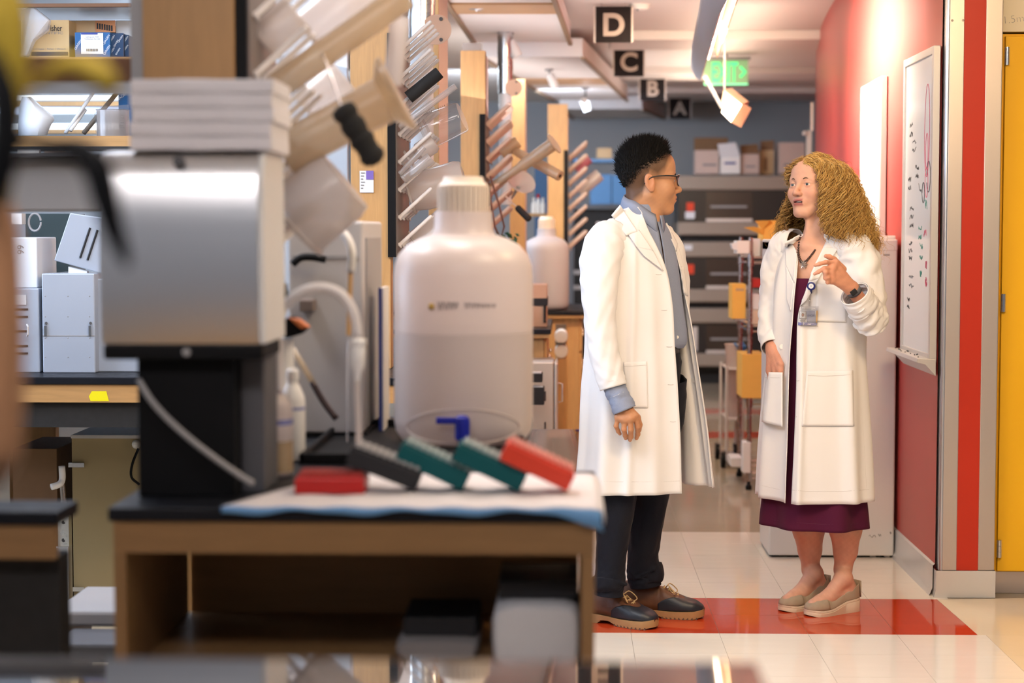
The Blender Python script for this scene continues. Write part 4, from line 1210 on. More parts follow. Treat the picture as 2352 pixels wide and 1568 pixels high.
# ---- wash bottles and swan-neck tubing
def bottle(cx, cy, z, R, H, label, m, band=None, liq=None):
    t = thing('wash_bottle', (cx, cy, z), label, 'bottle')
    MB().lathe((cx, cy, z), [(R * .9, 0), (R, 0.006), (R, H * .62), (R * .93, H * .70), (R * .6, H * .80), (R * .42, H * .84), (R * .42, H * .90)], 32).build('body', m, t, smooth=True)
    MB().lathe((cx, cy, z), [(R * .5, H * .88), (R * .5, H * .97), (R * .3, H), (R * .1, H * 1.0)], 24).build('cap', M['white'], t, smooth=True)
    if band:
        MB().lathe((cx, cy, z), [(R * 1.008, band[0]), (R * 1.008, band[1])], 32, caps=False).build('blue_band', M['band_blue'], t, smooth=True)
    if liq:
        MB().lathe((cx, cy, z), [(R * 1.006, 0.008), (R * 1.006, liq)], 32, caps=False).build('liquid', M['amber_hdpe'], t, smooth=True)
    return t
M['band_blue'] = mat('band_blue', (0.20, 0.22, 0.48), 0.5)
M['amber_hdpe'] = mat('amber_hdpe', (0.40, 0.29, 0.17), 0.4, var=0.2, scale=10)
x = PXp(628, 3.70, 1000)
bottle(x, 3.70, BT + .002, 0.040, 0.205, 'translucent wash bottle with blue band and amber liquid beside the dispenser', M['hdpe'], (0.105, 0.116), 0.072)
x2 = PXp(673, 3.95, 1000)
bottle(x2, 3.95, BT + .002, 0.027, 0.20, 'slim white bottle with blue band behind the wash bottle', M['white'], (0.110, 0.116))
Yt = 3.66
t = thing('swan_neck_tube', P(640, 905, Yt), 'white swan-neck tube arching up from the wash bottle', 'tube')
path = [P(640, 905, Yt), P(637, 830, Yt), P(638, 760, Yt), P(650, 710, Yt), P(690, 672, Yt), P(738, 660, Yt), P(782, 675, Yt), P(812, 718, Yt), P(823, 775, Yt)]
MB().tube([tuple(v) for v in crom(path, 40)], 0.0105, 12).build('bend', M['peg_white'], t, smooth='all')
A, B = P(823, 775, Yt), P(820, 872, Yt)
MB().lathe(A, [(0.011, 0), (0.0165, 0.006), (0.0165, 0.014), (0.013, 0.018), (0.015, 0.024), (0.015, 0.056), (0.008, 0.072), (0.006, 0.085)], 18, axis=B - A).build('connector', M['white'], t, smooth=True)
MB().tube([tuple(v) for v in crom([B, P(822, 930, Yt), P(824, 1000, Yt), P(822, 1062, Yt)], 16)], 0.0062, 10).build('thin_hose', M['frost'], t, smooth='all')
t = thing('pipette_tip_tube', P(680, 815, 4.2), 'dark-ended glass pipette leaning in front of the grey cabinet', 'pipette')
MB().tube([P(672, 800, 4.2), P(722, 884, 4.2)], 0.007, 10).build('glass_barrel', M['frost_tan'], t, smooth='all')
MB().tube([tuple(v) for v in crom([P(716, 876, 4.2), P(745, 925, 4.2), P(773, 962, 4.2)], 8)], 0.0075, 10).build('dark_end', mat('dark_rubber', (0.05, 0.03, 0.03), 0.6), t, smooth='all')
t = thing('pump_unit', P(650, 770, 4.0), 'black pump head with orange cap behind the swan-neck tube', 'pump')
MB().prism([P(640, 738, 4.0), P(668, 726, 4.0), P(706, 752, 4.0), P(690, 768, 4.0), P(655, 778, 4.0), P(640, 765, 4.0)], (0, 0.06, 0)).build('head', M['black'], t, bevel=0.004)
MB().prism([P(660, 728, 3.99), P(684, 734, 3.99), P(708, 752, 3.99), P(690, 756, 3.99)], (0, 0.05, 0)).build('orange_cap', mat('orange', (0.55, 0.16, 0.05), 0.5), t, bevel=0.003)
MB().cyl(P(655, 778, 4.03), P(650, 905, 4.03), 0.018, 0.026, 18).build('neck', M['white'], t, smooth=True)
MB().box((P(650, 900, 4.03).x - .03, 4.0, BT), (P(650, 900, 4.03).x + .03, 4.06, P(650, 900, 4.03).z)).build('body', M['white'], t, bevel=0.01)
t = thing('tubing_clip', P(640, 690, 4.1), 'dark clip with blue centre beside the steel dispenser', 'clip')
MB().prism([P(622, 660, 4.1), P(655, 650, 4.1), P(660, 678, 4.1), P(640, 702, 4.1), P(622, 700, 4.1)], (0, 0.03, 0)).build('jaw', M['black'], t, bevel=0.003)
MB().sphere(P(632, 684, 4.09), 0.010, 12).build('blue_centre', M['tap_blue'], t)
MB().cyl(P(632, 700, 4.12), (P(632, 700, 4.12).x, 4.12, BT), 0.006, n=10).build('post', M['grey_dark'], t)
t = thing('water_hose', P(785, 535, 4.1), 'white hose with tan nozzle hanging in front of the grey cabinet', 'hose')
MB().tube([tuple(v) for v in crom([P(770, 520, 4.15), P(796, 545, 4.12), P(808, 580, 4.1), P(806, 625, 4.1)], 16)], 0.010, 10).build('hose', M['white'], t, smooth='all')
MB().tube([P(801, 765, 4.1), P(798, 860, 4.2), (P(797, 900, 4.25).x, 4.25, BT)], 0.003, 8).build('drip_line', M['clear_hazy'], t, smooth='all')
MB().tube([P(805, 622, 4.1), P(800, 770, 4.1)], 0.006, 10).build('nozzle', M['maple_pale'], t, smooth=True)
t = thing('cabinet_handle', P(700, 600, 4.25), 'black curved handle on top of the grey cabinet', 'handle')  # a curved black handle
MB().tube([tuple(v) for v in crom([P(672, 607, 4.37), P(690, 592, 4.37), P(715, 590, 4.37), P(748, 596, 4.37)], 12)], 0.009, 8).build('grip', M['black'], t, smooth='all')
t = tag(MB().box((PXp(690, 4.36, 700), 4.34, P(690, 715, 4.36).z), (PXp(722, 4.36, 700), 4.399, P(690, 688, 4.36).z)).build('switch_box', mat('taupe', (0.17, 0.13, 0.115), 0.6), None, bevel=0.003), 'small brown switch box on the front of the grey cabinet', 'switch')
# ================================================================== shelves and things behind on the left
YS = 6.62
def shelf(px0, px1, py0, py1, Y, depth, label, m='maple_x'):
    x0, x1 = PXp(px0, Y, py0), PXp(px1, Y, py0)
    t = thing('wall_shelf', (x0, Y, P(100, py1, Y).z), label, 'shelf')
    z0, z1 = P(100, py1, Y).z, P(100, py0, Y).z
    MB().box((x0, Y, z0), (x1, Y + 0.02, z1)).build('front_strip', M[m], t)
    MB().box((x0, Y + 0.02, z0), (x1, Y + depth, z1)).build('board', M['steel_cool'] if m == 'dark_strip' else M['grey_dark'], t)
    return t, z1
M['dark_strip'] = mat('dark_strip', (0.16, 0.07, 0.03), 0.6)
shelf(-300, 300, 8, 16, YS, 0.40, 'top steel shelf with brown strip, upper left corner', 'dark_strip')
sh, zb1 = shelf(-300, 330, 131, 150, YS, 0.40, 'shelf carrying the cardboard and blue kit boxes, upper left')
sh, zb2 = shelf(-300, 640, 312, 336, YS - 0.05, 0.42, 'wooden shelf with beaker and white bag, left')
shelf(-200, 301, 132, 187, 3.80, 0.36, 'thick blurred brown shelf in front of the kit boxes', 'dark_strip')
# side standards that carry the shelves
for px, lb in ((318, 'grey shelf standard left of the wide upright'), (-160, 'grey shelf standard beyond the left edge')):
    x = PXp(px, YS + 0.2, 200)
    tag(MB().box((x, YS + 0.40, BT), (x + 0.035, YS + 0.435, 2.72)).build('shelf_standard', M['steel_cool']), lb, 'post')

def carton(px0, py0, px1, py1, Y, depth, m, name, label, z=None, cat='box'):
    a = P((px0 + px1) / 2, py1, Y); b = P((px0 + px1) / 2, py0, Y); pm = (py0 + py1) / 2
    x0, x1 = PXp(px0, Y, pm), PXp(px1, Y, pm)
    z0 = a.z if z is None else z
    t = thing(name, (x0, Y, z0), label, cat)
    MB().box((x0, Y, z0), (x1, Y + depth, b.z)).build('carton', m, t, bevel=0.002)
    return t, x0, x1, z0, b.z
M['kraft'] = mat('kraft', (0.55, 0.38, 0.19), 0.8, var=0.06, scale=10)
t, x0, x1, z0, z1 = carton(66, 46, 159, 129, YS + 0.06, 0.25, M['kraft'], 'cardboard_box', 'tan cardboard box printed Fisher on the upper left shelf', zb1)
text_mesh('print', 'oFisher', M['ink'], t, P(122, 71, YS + 0.059), (1, 0, 0), (0, 0, 1), 0.030, width=0.066, bold=0.0004)
text_mesh('print', 'ENTIFIC', M['ink_grey'], t, P(122, 78.5, YS + 0.059), (1, 0, 0), (0, 0, 1), 0.0125, width=0.072)
text_mesh('small_print', 'invitrogen | fisher | lifetech', M['ink_grey'], t, P(112, 114, YS + 0.059), (1, 0, 0), (0, 0, 1), 0.0085, width=0.125)
mb = MB(); fbox(mb, 72, 119, 156, 128, YS + 0.0585, 0.002); mb.build('dark_stripe', mat('stripe_brown', (0.09, 0.07, 0.06), 0.7), t)
# bag leaning in front of the tan box
mb = MB(); q = [P(48, 25, YS + .02), P(72, 12, YS + .02), P(113, 45, YS + .0), P(108, 70, YS - .0), P(78, 92, YS + .0), P(62, 129, YS + .02), P(48, 129, YS + .03)]
mb.prism(q, (0, 0.03, 0)); tag(mb.build('plastic_bag', M['clear_hazy'], None, bevel=0.004), 'hazy plastic bag slumped against the tan printed box', 'bag')
t, x0, x1, z0, z1 = carton(158, 47, 240, 129, YS + 0.16, 0.22, M['card'], 'cardboard_box', 'brown cardboard box with orange label behind the blue kit boxes', zb1)
mb = MB(); fbox(mb, 219, 47, 265, 74, YS + 0.158, 0.003); lb_ = mb.build('orange_label', mat('label_orange', (0.58, 0.25, 0.11), 0.7), t)
for k in range(7):
    mb = MB(); fbox(mb, 222 + k * 5.5, 53 + k * .9, 225.5 + k * 5.5, 66 + k * .9, YS + 0.156, 0.001); mb.build('print_block', M['ink'], lb_)
t, x0, x1, z0, z1 = carton(266, 47, 305, 100, YS + 0.2, 0.2, M['white_cool'], 'storage_box', 'white box at the right end of the upper left shelf', zb1)
def kit(px0, py0, px1, py1, Y, m, label, words):
    t, x0, x1, z0, z1 = carton(px0, py0, px1, py1, Y, 0.12, m, 'kit_box', label, zb1)
    for (wx, wy, s) in words:
        text_mesh('print', 'QIAGEN', M['print_white'], t, P(wx, wy, Y - 0.001), (0.55, 0, 0.84), (-0.84, 0, 0.55), s)
    return t
t = kit(172, 74, 253, 131, YS + 0.04, M['blue_box'], 'blue kit box with white paper label on the upper left shelf', [(181, 104, .011), (246, 92, .011), (247, 116, .011)])
mb = MB(); fbox(mb, 186, 76, 237, 124, YS + 0.038, 0.002); lb_ = mb.build('paper_label', M['print_white'], t)
mb = MB(); fbox(mb, 186, 75, 224, 79, YS + 0.036, 0.001); mb.build('blue_stripe', M['print_blue'], lb_)
text_mesh('label_print', 'QIAquick PCR', M['ink_grey'], lb_, P(212, 86.5, YS + .0365), (1, 0, 0), (0, 0, 1), 0.008, width=0.048)
text_mesh('label_print', 'Purification Kit (50)', M['ink_grey'], lb_, P(212, 91, YS + .0365), (1, 0, 0), (0, 0, 1), 0.007, width=0.058)
for k in range(9):
    mb = MB(); fbox(mb, 198 + k * 3.1, 112, 199.6 + k * 3.1 + (k % 2), 117.5, YS + 0.036, 0.001); mb.build('barcode_bar', M['ink_grey'], lb_)
kit(253, 76, 284, 131, YS + 0.06, M['blue_box_dark'], 'dark blue kit box in the middle of the three', [(259, 90, .008), (268, 100, .008), (259, 118, .008), (272, 119, .008), (278, 90, .008)])
kit(284, 80, 296, 131, YS + 0.08, M['blue_box_dark'], 'dark blue kit box at the right end of the three', [(290, 92, .008), (290, 112, .008)])
# second shelf: white bag, tubes, beaker
rows = []
rr = random.Random(9)
for py, l, r_ in ((222, 52, 70), (234, 48, 84), (250, 44, 104), (266, 42, 122), (275, 42, 124), (290, 42, 116), (311, 42, 108)):
    rw = []
    for i in range(20):
        a = 2 * math.pi * i / 20
        cx_, hw_ = (l + r_) / 2, (r_ - l) / 2
        p_ = P(cx_ + hw_ * math.cos(a), py, YS + 0.15 + 0.07 * math.sin(a)); rw.append((p_.x + rr.uniform(-.003, .003), p_.y, max(p_.z, zb2)))
    rows.append(rw)
mb = MB(); mb.grid(rows, closed=True); mb.add(rows[0], [tuple(range(20))])
tag(mb.build('paper_bag', M['white_cool'], None, smooth=True), 'white crumpled bag on the left shelf beside the plastic rods', 'bag')
for (a, b, lb, mm) in (((150, 306, ), (214, 213), 'grey-white plastic rod leaning on the left shelf, leftmost', 'white_cool'), ((162, 300), (196, 252), 'short white rod beside the leaning plastic rod', 'white'), ((192, 306), (268, 214), 'brown slanting rod leaning in front of the plastic beaker', 'dark_rod')):
    if mm == 'dark_rod' and mm not in M: M[mm] = mat('dark_rod', (0.14, 0.11, 0.085), 0.6)
    A, B = P(*a, YS + 0.12), P(*b, YS + 0.2)
    A.z = max(A.z, zb2 + .008)
    tag(MB().tube([A, B], 0.0068 if mm != 'dark_rod' else 0.009, 10).build('plastic_rod', M[mm], None, smooth='all'), lb, 'rod')
bxm = P(260, 308, YS + .14)
t = thing('plastic_beaker', (bxm.x, bxm.y, zb2), 'clear graduated beaker in a bag on the left shelf', 'beaker')
R_ = 38 / FPX * YS; Hb = P(260, 254, YS + .14).z - zb2
MB().lathe((bxm.x, bxm.y, zb2), [(R_ * .9, 0), (R_, 0.004), (R_, Hb), (R_ * 1.05, Hb + .003), (R_ * .97, Hb), (R_ * .96, .006)], 28, caps=False).build('wall', M['clear_hazy'], t, smooth=True)
for k in range(8):
    MB().obox((bxm.x + R_ * .70, bxm.y - R_ * .72, zb2 + .02 + k * .009), (.006 if k % 2 else .009, .005, 0), (0, 0.0005, 0), (0, 0, .0008)).build('graduation', M['ink_grey'], t)
tag(MB().prism([P(216, 262, YS + .12), P(232, 245, YS + .12), P(295, 240, YS + .12), P(299, 290, YS + .12), P(297, 310, YS + .12), P(220, 310, YS + .12)], (0, 0.002, 0)).build('plastic_bag', M['clear'], None), 'clear bag wrapped round the graduated beaker on the left shelf', 'bag')
zz = P(285, 232, YS + .2).z
t = thing('kit_box', (P(285, 232, YS + .2).x, YS + .25, zb2), 'blue kit box behind the beaker on the left shelf', 'box')
MB().box((PXp(272, YS + .25, 222), YS + .25, zb2), (PXp(305, YS + .25, 222), YS + .40, P(285, 213, YS + .25).z)).build('carton', M['blue_box'], t)
text_mesh('print', 'QIAGEN', M['print_white'], t, P(281, 224, YS + .249), (0.8, 0, 0.6), (-0.6, 0, 0.8), .015)
# lit shelving of the bays behind
M['tube_glow'] = mat('tube_glow', (1, 1, 1), 0.5, emit=(0.80, 0.92, 1.0), estr=1.6)
for (py0, py1, Y, kind, lb) in ((218, 228, 9.0, 'tube_glow', 'upper lit fluorescent strip seen through the left shelf'), (283, 299, 9.0, 'tube_glow', 'lower lit fluorescent strip seen through the left shelf'), (233, 243, 8.9, 'maple_pale', 'wooden shelf edge between the two fluorescent strips'), (244, 262, 8.95, 'steel_cool', 'grey steel shelf edge between the fluorescent strips'), (298, 307, 8.9, 'maple_pale', 'wooden shelf edge below the lower fluorescent strip'), (20, 45, 8.95, 'steel_cool', 'steel shelf edge far behind the kit boxes')):
    mb = MB(); fbox(mb, -200, py0, 420, py1, Y, 0.06)
    nm = 'fluorescent_tube' if kind == 'tube_glow' else 'shelf_board'
    tag(mb.build(nm, M[kind]), lb, 'lamp' if kind == 'tube_glow' else 'shelf')
tag(MB().box((-3.2, 9.2, 0.8), (-1.1, 9.25, 2.7)).build('bay_partition', M['wall_pale']), 'pale partition far behind the left shelves', 'partition')
# grey hood panel under the shelf (blurred, nearer)
t = thing('fume_hood', (PXp(45, 4.6, 400), 4.6, 1.4), 'grey blurred hood panel left of the steel dispenser', 'hood')
mb = MB(); fbox(mb, -250, 360, 236, 484, 4.6, 0.25); mb.build('panel', M['grey'], t, bevel=0.004)
mb = MB(); fbox(mb, -250, 352, 236, 361, 4.58, 0.28); mb.build('top_lip', M['grey_dark'], t)
MB().box((PXp(-240, 4.6, 400), 4.62, BT), (PXp(-200, 4.6, 400), 4.66, P(0, 484, 4.6).z)).build('support', M['grey_dark'], t)
# small bits under the wooden shelf
for (a, b, c_, d, mm, lb) in ((42, 342, 92, 357, 'white', 'white roll lying under the left wooden shelf'), (103, 346, 150, 360, 'peg_tan', 'tan roll lying under the left wooden shelf')):
    A, B = P(a, (b + d) / 2, YS), P(c_, (b + d) / 2, YS)
    tag(MB().cyl(A, B, (d - b) / 2 / FPX * YS, n=16).build('paper_roll', M[mm], None, smooth=True), lb, 'roll')
# ---- steel boxes on the second island
Yq = 6.38
def louver_box(px0, py0, px1, py1, Y, depth, m, label, name='steel_box'):
    t = thing(name, (PXp(px0, Y, py1), Y, BT), label, 'box')
    z1 = P(px0, py0, Y).z; pm = (py0 + py1) / 2
    z0 = P(px0, py1, Y).z if py1 < 800 else BT
    MB().box((PXp(px0, Y, pm), Y, z0), (PXp(px1, Y, pm), Y + depth, z1)).build('case', m, t, bevel=0.004)
    return t
M['steel_painted'] = mat('steel_painted', (0.42, 0.46, 0.54), 0.4, 0.2, var=0.05, scale=4)
t = louver_box(97, 628, 218, 866, Yq, 0.3, M['steel_painted'], 'grey riveted steel box with two catches on the left bench')
mb = MB(); fbox(mb, 98, 770, 217, 772, Yq - 0.001, 0.002); mb.build('lid_seam', M['grey'], t)
for px in (104, 206):
    mb = MB(); fbox(mb, px - 2.5, 748, px + 3, 771, Yq - 0.006, 0.006); mb.build('catch', M['chrome'], t)
    MB().cyl(P(px + 2, 742, Yq - .004), P(px + 2, 742, Yq + .002), 0.005, n=10).build('catch_pin', M['grey_dark'], t)
for px in (104, 156, 206):
    for py in (680, 727, 776, 820):
        MB().sphere(P(px, py, Yq), 0.0022, 8).build('rivet', M['grey'], t)
t = louver_box(10, 662, 90, 866, Yq + 0.01, 0.3, M['steel_painted'], 'louvred steel box at the far left of the bench')
for py in (710, 727, 760, 794, 811):
    mb = MB(); fbox(mb, 20, py - 2, 64, py + 2.5, Yq + 0.008, 0.003); mb.build('louver_slot', M['ink'], t)
mb = MB(); fbox(mb, 28, 677, 60, 700, Yq + 0.008, 0.003); mb.build('paper_label', M['print_white'], t)
mb = MB(); mb.tube([P(62, 745, Yq), P(64, 750, Yq - .01), P(64, 768, Yq - .01), P(62, 772, Yq)], 0.003, 8); mb.build('handle', M['white'], t)
t = louver_box(220, 640, 322, 866, Yq + 0.05, 0.3, M['steel_painted'], 'pale steel box half hidden by the dispenser stand')
t = louver_box(12, 545, 85, 661, Yq + 0.03, 0.25, M['white_cool'], 'white carton marked 66 on top of the louvred box', 'storage_box')
text_mesh('number', '66', M['ink_grey'], t, P(40, 573, Yq + .029), (0, 0, -1), (1, 0, 0), 0.034, align='CENTER')
# tilted louvred lid leaning
mb = MB()
q = [P(161, 489, Yq + .05), P(236, 500, Yq + .05), P(234, 628, Yq + .05), P(124, 598, Yq + .05)]
t = thing('louvred_tray', P(170, 626, Yq + .05), 'tilted steel tray with two long slots on the riveted box', 'tray')
MB().prism(q, (0, 0.03, 0)).build('plate', M['steel_painted'], t, bevel=0.003)
for (a, b) in (((207, 523), (184, 592)), ((224, 528), (201, 597))):
    MB().tube([P(*a, Yq + .049), P(*b, Yq + .049)], 0.0042, 8).build('slot', M['ink'], t)
MB().prism([P(157, 612, Yq + .06), P(200, 622, Yq + .06), P(200, 630, Yq + .06), P(157, 628, Yq + .06)], (0, 0.02, 0)).build('packing', M['print_white'], t)
t = thing('glass_tank', (PXp(60, Yq + .3, 560), Yq + .36, BT), 'dark green glass tank behind the white carton', 'tank')
MB().box((PXp(48, Yq + .3, 560), Yq + .36, BT), (PXp(150, Yq + .3, 560), Yq + .58, P(60, 490, Yq + .3).z)).build('pane', mat('dark_glass', (0.05, 0.07, 0.075), 0.15), t)
MB().tube([P(80 + 14 * math.cos(a), 510 + 20 * math.sin(a), Yq + .28) for a in np.linspace(0, 6.1, 20)], 0.004, 6).build('ring', M['grey'], t)
mb = MB(); fbox(mb, 26, 490, 50, 515, Yq + .25, 0.05); mb.build('white_clip', M['white'], t)
# ---- under the second island
M['tan_steel'] = mat('tan_steel', (0.34, 0.26, 0.13), 0.55, var=0.04)
t, x0, x1, z0, z1 = carton(167, 1006, 345, 1372, 6.75, 0.5, M['tan_steel'], 'metal_cabinet', 'tan metal cabinet under the left bench', 0.0, 'cabinet')
MB().box((x0, 6.74, z1), (x1, 7.25, z1 + 0.012)).build('lid', M['grey_light'], t)
for py in (1068, 1353):
    mb = MB(); fbox(mb, 157, py - 5, 193, py + 5, 6.735, 0.01); mb.build('hinge', M['chrome'], t)
mb = MB(); mb.sphere(P(313, 1020, 6.74), 0.017, 12); mb.build('knob', M['white'], t)
MB().tube([tuple(v) for v in crom([P(318, 1030, 6.72), P(304, 1065, 6.70), P(302, 1095, 6.70), P(320, 1112, 6.72)], 16)], 0.005, 8).build('cable', M['black'], t, smooth='all')
t = thing('stand_pole', (P(145, 1400, 6.5).x, 6.5, 0), 'grey upright rail with white handle beside the tan cabinet', 'stand')
mb = MB(); fbox(mb, 130, 1255, 159, 1470, 6.5, 0.05); mb.build('rail', M['steel_cool'], t, bevel=0.003)
mb = MB(); fbox(mb, 133, 1186, 158, 1255, 6.495, 0.04); mb.build('bracket', M['galv'], t)
for py in (1199, 1240):
    MB().cyl(P(146, py, 6.494), P(146, py, 6.50), 0.007, n=10).build('bolt', M['ink'], t)
MB().cyl(P(149, 1186, 6.52), P(142, 1105, 6.52), 0.010, n=12).build('rod', M['chrome_worn'], t, smooth=True)
MB().tube([tuple(v) for v in crom([P(142, 1070, 6.52), P(143, 1100, 6.52), P(136, 1112, 6.5), P(118, 1118, 6.48)], 12)], 0.012, 10).build('handle', M['white'], t, smooth='all')
t, x0, x1, z0, z1 = carton(30, 1030, 132, 1250, 6.85, 0.4, M['card_dark'], 'cardboard_box', 'dark brown open box under the left bench', 0.0)
t, x0, x1, z0, z1 = carton(20, 978, 128, 1024, 7.35, 0.05, M['maple_pale'], 'wooden_board', 'pale wooden board behind the dark box under the left bench', 0.0, 'board')
t = thing('step_stool', (P(200, 1440, 4.9).x, 4.9, 0), 'grey plastic step stool in the knee space, lower left', 'stool')
MB().box((PXp(120, 4.9, 1420), 4.9, P(200, 1440, 4.9).z), (PXp(285, 4.9, 1420), 5.25, P(200, 1403, 4.9).z)).build('upper_step', M['grey'], t, bevel=0.01)
MB().box((PXp(122, 4.7, 1500), 4.70, P(200, 1520, 4.7).z), (PXp(290, 4.7, 1500), 4.89, P(200, 1478, 4.7).z)).build('lower_step', M['grey_dark'], t, bevel=0.01)
for px in (128, 276):
    MB().box((PXp(px - 6, 4.85, 1500), 4.75, 0), (PXp(px + 6, 4.85, 1500), 5.2, P(200, 1441, 4.9).z)).build('leg', M['grey_dark'], t)
# ---- very near, heavily blurred things at the left edge
t = thing('hanging_strap', P(0, -60, 1.6), 'blurred yellow and black strap with orange grip and black hose, left edge', 'strap')
M['strap_yellow'] = mat('strap_yellow', (0.50, 0.34, 0.03), 0.6)
def ribbon(pts, Y, w, m, nm, parent):
    c_ = crom([P(x, y, Y + dy) for x, y, dy in pts], 40)
    ws = np.interp(np.linspace(0, 1, 40), np.linspace(0, 1, len(w)), w)
    mb = MB(); mb.tube([tuple(v) for v in c_], [float(q_) for q_ in ws], 12); return mb.build(nm, m, parent, smooth='all')
YN = 1.6
ribbon([(-40, -160, 0), (10, 40, 0), (26, 180, 0), (6, 330, 0), (-14, 470, 0)], YN, [.020, .020, .015, .014, .014], M['strap_yellow'], 'yellow_webbing', t)
ribbon([(20, 230, .02), (80, 190, .02), (150, 150, .02), (205, 155, .02), (240, 182, .02), (262, 214, .02)], YN, [.004, .004, .008, .012, .012, .005], M['strap_yellow'], 'yellow_tail', t)
ribbon([(-30, 120, -.03), (8, 220, -.03), (10, 340, -.03), (-14, 470, -.03)], YN, [.010, .013, .014, .010], M['black'], 'black_webbing', t)
ribbon([(-40, 440, 0), (-14, 520, 0), (-8, 700, 0), (-8, 900, 0), (-12, 1040, 0), (-20, 1110, 0)], YN, [.014, .022, .024, .024, .023, .010], wood('orange_wood', (0.62, 0.30, 0.14), 0.85, 2), 'orange_grip', t)
ribbon([(20, 310, 0), (110, 335, 0), (180, 345, 0), (222, 385, 0), (240, 450, 0), (262, 530, 0), (285, 585, 0), (292, 615, 0)], YN, [.006, .008, .012, .014, .013, .010, .006, .002], M['black'], 'black_hose', t)

# ================================================================== middle distance between bench and man
t, x0, x1, z0, z1 = carton(1212, 654, 1256, 732, 9.55, 0.3, M['case_tan'] if 'case_tan' in M else mat('case_tan', (0.60, 0.36, 0.24), 0.5), 'carrying_case', 'tan carrying case with black clasp on the bench right of the carboy', BT, 'case')
zc_ = (z0 + z1) / 2
MB().box((x0, 9.545, z0 + (z1 - z0) * .50), (x1 + .004, 9.86, z0 + (z1 - z0) * .68)).build('dark_band', M['charcoal'], t)
MB().box((x1 - 0.016, 9.535, z0 + (z1 - z0) * .10), (x1 - 0.004, 9.55, z0 + (z1 - z0) * .52)).build('clasp', M['black'], t)
# steel undercounter fridge
t = thing('steel_fridge', (PXp(1240, 9.0, 900), 8.95, 0), 'brushed steel undercounter fridge with bar handle right of the carboy', 'fridge')
xa, xb = PXp(1236, 8.95, 900), PXp(1281, 8.95, 900)
zt_ = P(1260, 832, 8.95).z
MB().box((xa - 0.30, 8.95, 0.0), (xb - 0.02, 9.29, zt_)).build('cabinet', M['steel'], t, bevel=0.006)
dr = MB().box((xb - 0.018, 8.955, 0.08), (xb, 9.285, zt_ - 0.005)).build('door', M['steel'], t, bevel=0.006)
MB().tube([(xb, 9.0, P(1, 878, 8.95).z), (xb + .022, 9.0, P(1, 880, 8.95).z), (xb + .022, 9.0, P(1, 920, 8.95).z), (xb, 9.0, P(1, 922, 8.95).z)], 0.005, 8).build('handle', M['chrome'], dr, smooth='all')
for py in (905, 975):
    MB().box((xb - 0.065, 8.944, P(1, py + 12, 8.95).z), (xb - 0.058, 8.952, P(1, py - 10, 8.95).z)).build('vent_slot', M['ink'], t)
for k, (px0, py0, px1, py1) in enumerate(((1200, 858, 1246, 878), (1200, 890, 1250, 930))):
    t2 = thing('bench_monitor', (PXp(px0, 8.6, py1), 8.6, P(1, py1, 8.6).z), ('upper' if k == 0 else 'lower') + ' grey and black device at the carboy edge', 'device')
    mb = MB(); fbox(mb, px0, py0, px1, py1, 8.6, 0.12); mb.build('housing', M['charcoal'], t2, bevel=0.004)
    MB().box((PXp(px0, 8.6, py0), 8.62, P(1, py0, 8.6).z), (PXp(px1 - 3, 8.6, py0), 8.70, P(1, py0, 8.6).z + .01)).build('top_plate', M['white_cool'], t2)
    MB().cyl((PXp(px0 + 10, 8.66, py1), 8.66, 0 if k else P(1, 888, 8.6).z), (PXp(px0 + 10, 8.66, py1), 8.66, P(1, py1, 8.6).z), .012, n=10).build('post', M['grey_dark'], t2)
for k, (py0, py1) in enumerate(((757, 788), (792, 820))):
    A = P(1289, (py0 + py1) / 2, 10.6)
    tag(MB().lathe((A.x, 10.55, A.z), [(0.012, 0), (0.036, 0.001), (0.038, 0.01), (0.038, 0.2), (0.036, 0.21)], 24, axis=(0, 1, 0)).build('towel_roll', M['white'], None, smooth=True), ('upper' if k == 0 else 'lower') + ' white paper roll tucked beside the wooden bench end', 'roll')
A, B = P(1275, 824, 10.54), P(1301, 750, 10.54)
tc_ = thing('open_cubby', (A.x, 10.54, 0), 'dark wooden cubby holding two white paper rolls', 'cubby')
MB().box((A.x, 10.54, 0), (B.x, 10.82, A.z)).build('base', M['maple'], tc_)
MB().box((A.x, 10.80, A.z), (B.x, 10.82, B.z)).build('back', M['dark_rod'], tc_)
MB().box((A.x, 10.54, (A.z + B.z) / 2 - .004), (B.x, 10.8, (A.z + B.z) / 2)).build('shelf', M['dark_rod'], tc_)
# waste bin with clear liner and a carton on the floor
A = PZ(1268, 1098, 0.0)
t = thing('waste_bin', (A.x - .02, 8.2, 0), 'brown waste carton with clear liner between bench and man', 'bin')
MB().box((PXp(1255, 8.2, 1040), 8.2, 0), (PXp(1312, 8.2, 1040), 8.5, P(1, 1000, 8.2).z)).build('carton', mat('bin_brown', (0.30, 0.21, 0.14), 0.7), t)
rows = []
rr = random.Random(21)
for py, l, r_ in ((985, 1222, 1318), (1010, 1214, 1326), (1045, 1206, 1338), (1080, 1204, 1346), (1105, 1208, 1342)):
    rows.append([tuple(P((l + r_) / 2 + (r_ - l) / 2 * math.cos(a) + rr.uniform(-3, 3), py, 8.33 + .24 * math.sin(a))) for a in np.linspace(0, 6.283, 22, endpoint=False)])
MB().grid(rows, closed=True).build('liner', M['clear_hazy'], t, smooth=True)
t = thing('waste_bag', tuple(PZ(1325, 1075, 0.0)), 'pale plastic bag with blue tie on the floor left of the man', 'bag')
rows = []
for py, l, r_ in ((990, 1326, 1344), (1000, 1318, 1352), (1030, 1312, 1358), (1060, 1310, 1362), (1127, 1312, 1360)):
    rows.append([tuple(P((l + r_) / 2 + (r_ - l) / 2 * math.cos(a) + rr.uniform(-2, 2), py, 9.9 + .18 * math.sin(a))) for a in np.linspace(0, 6.283, 18, endpoint=False)])
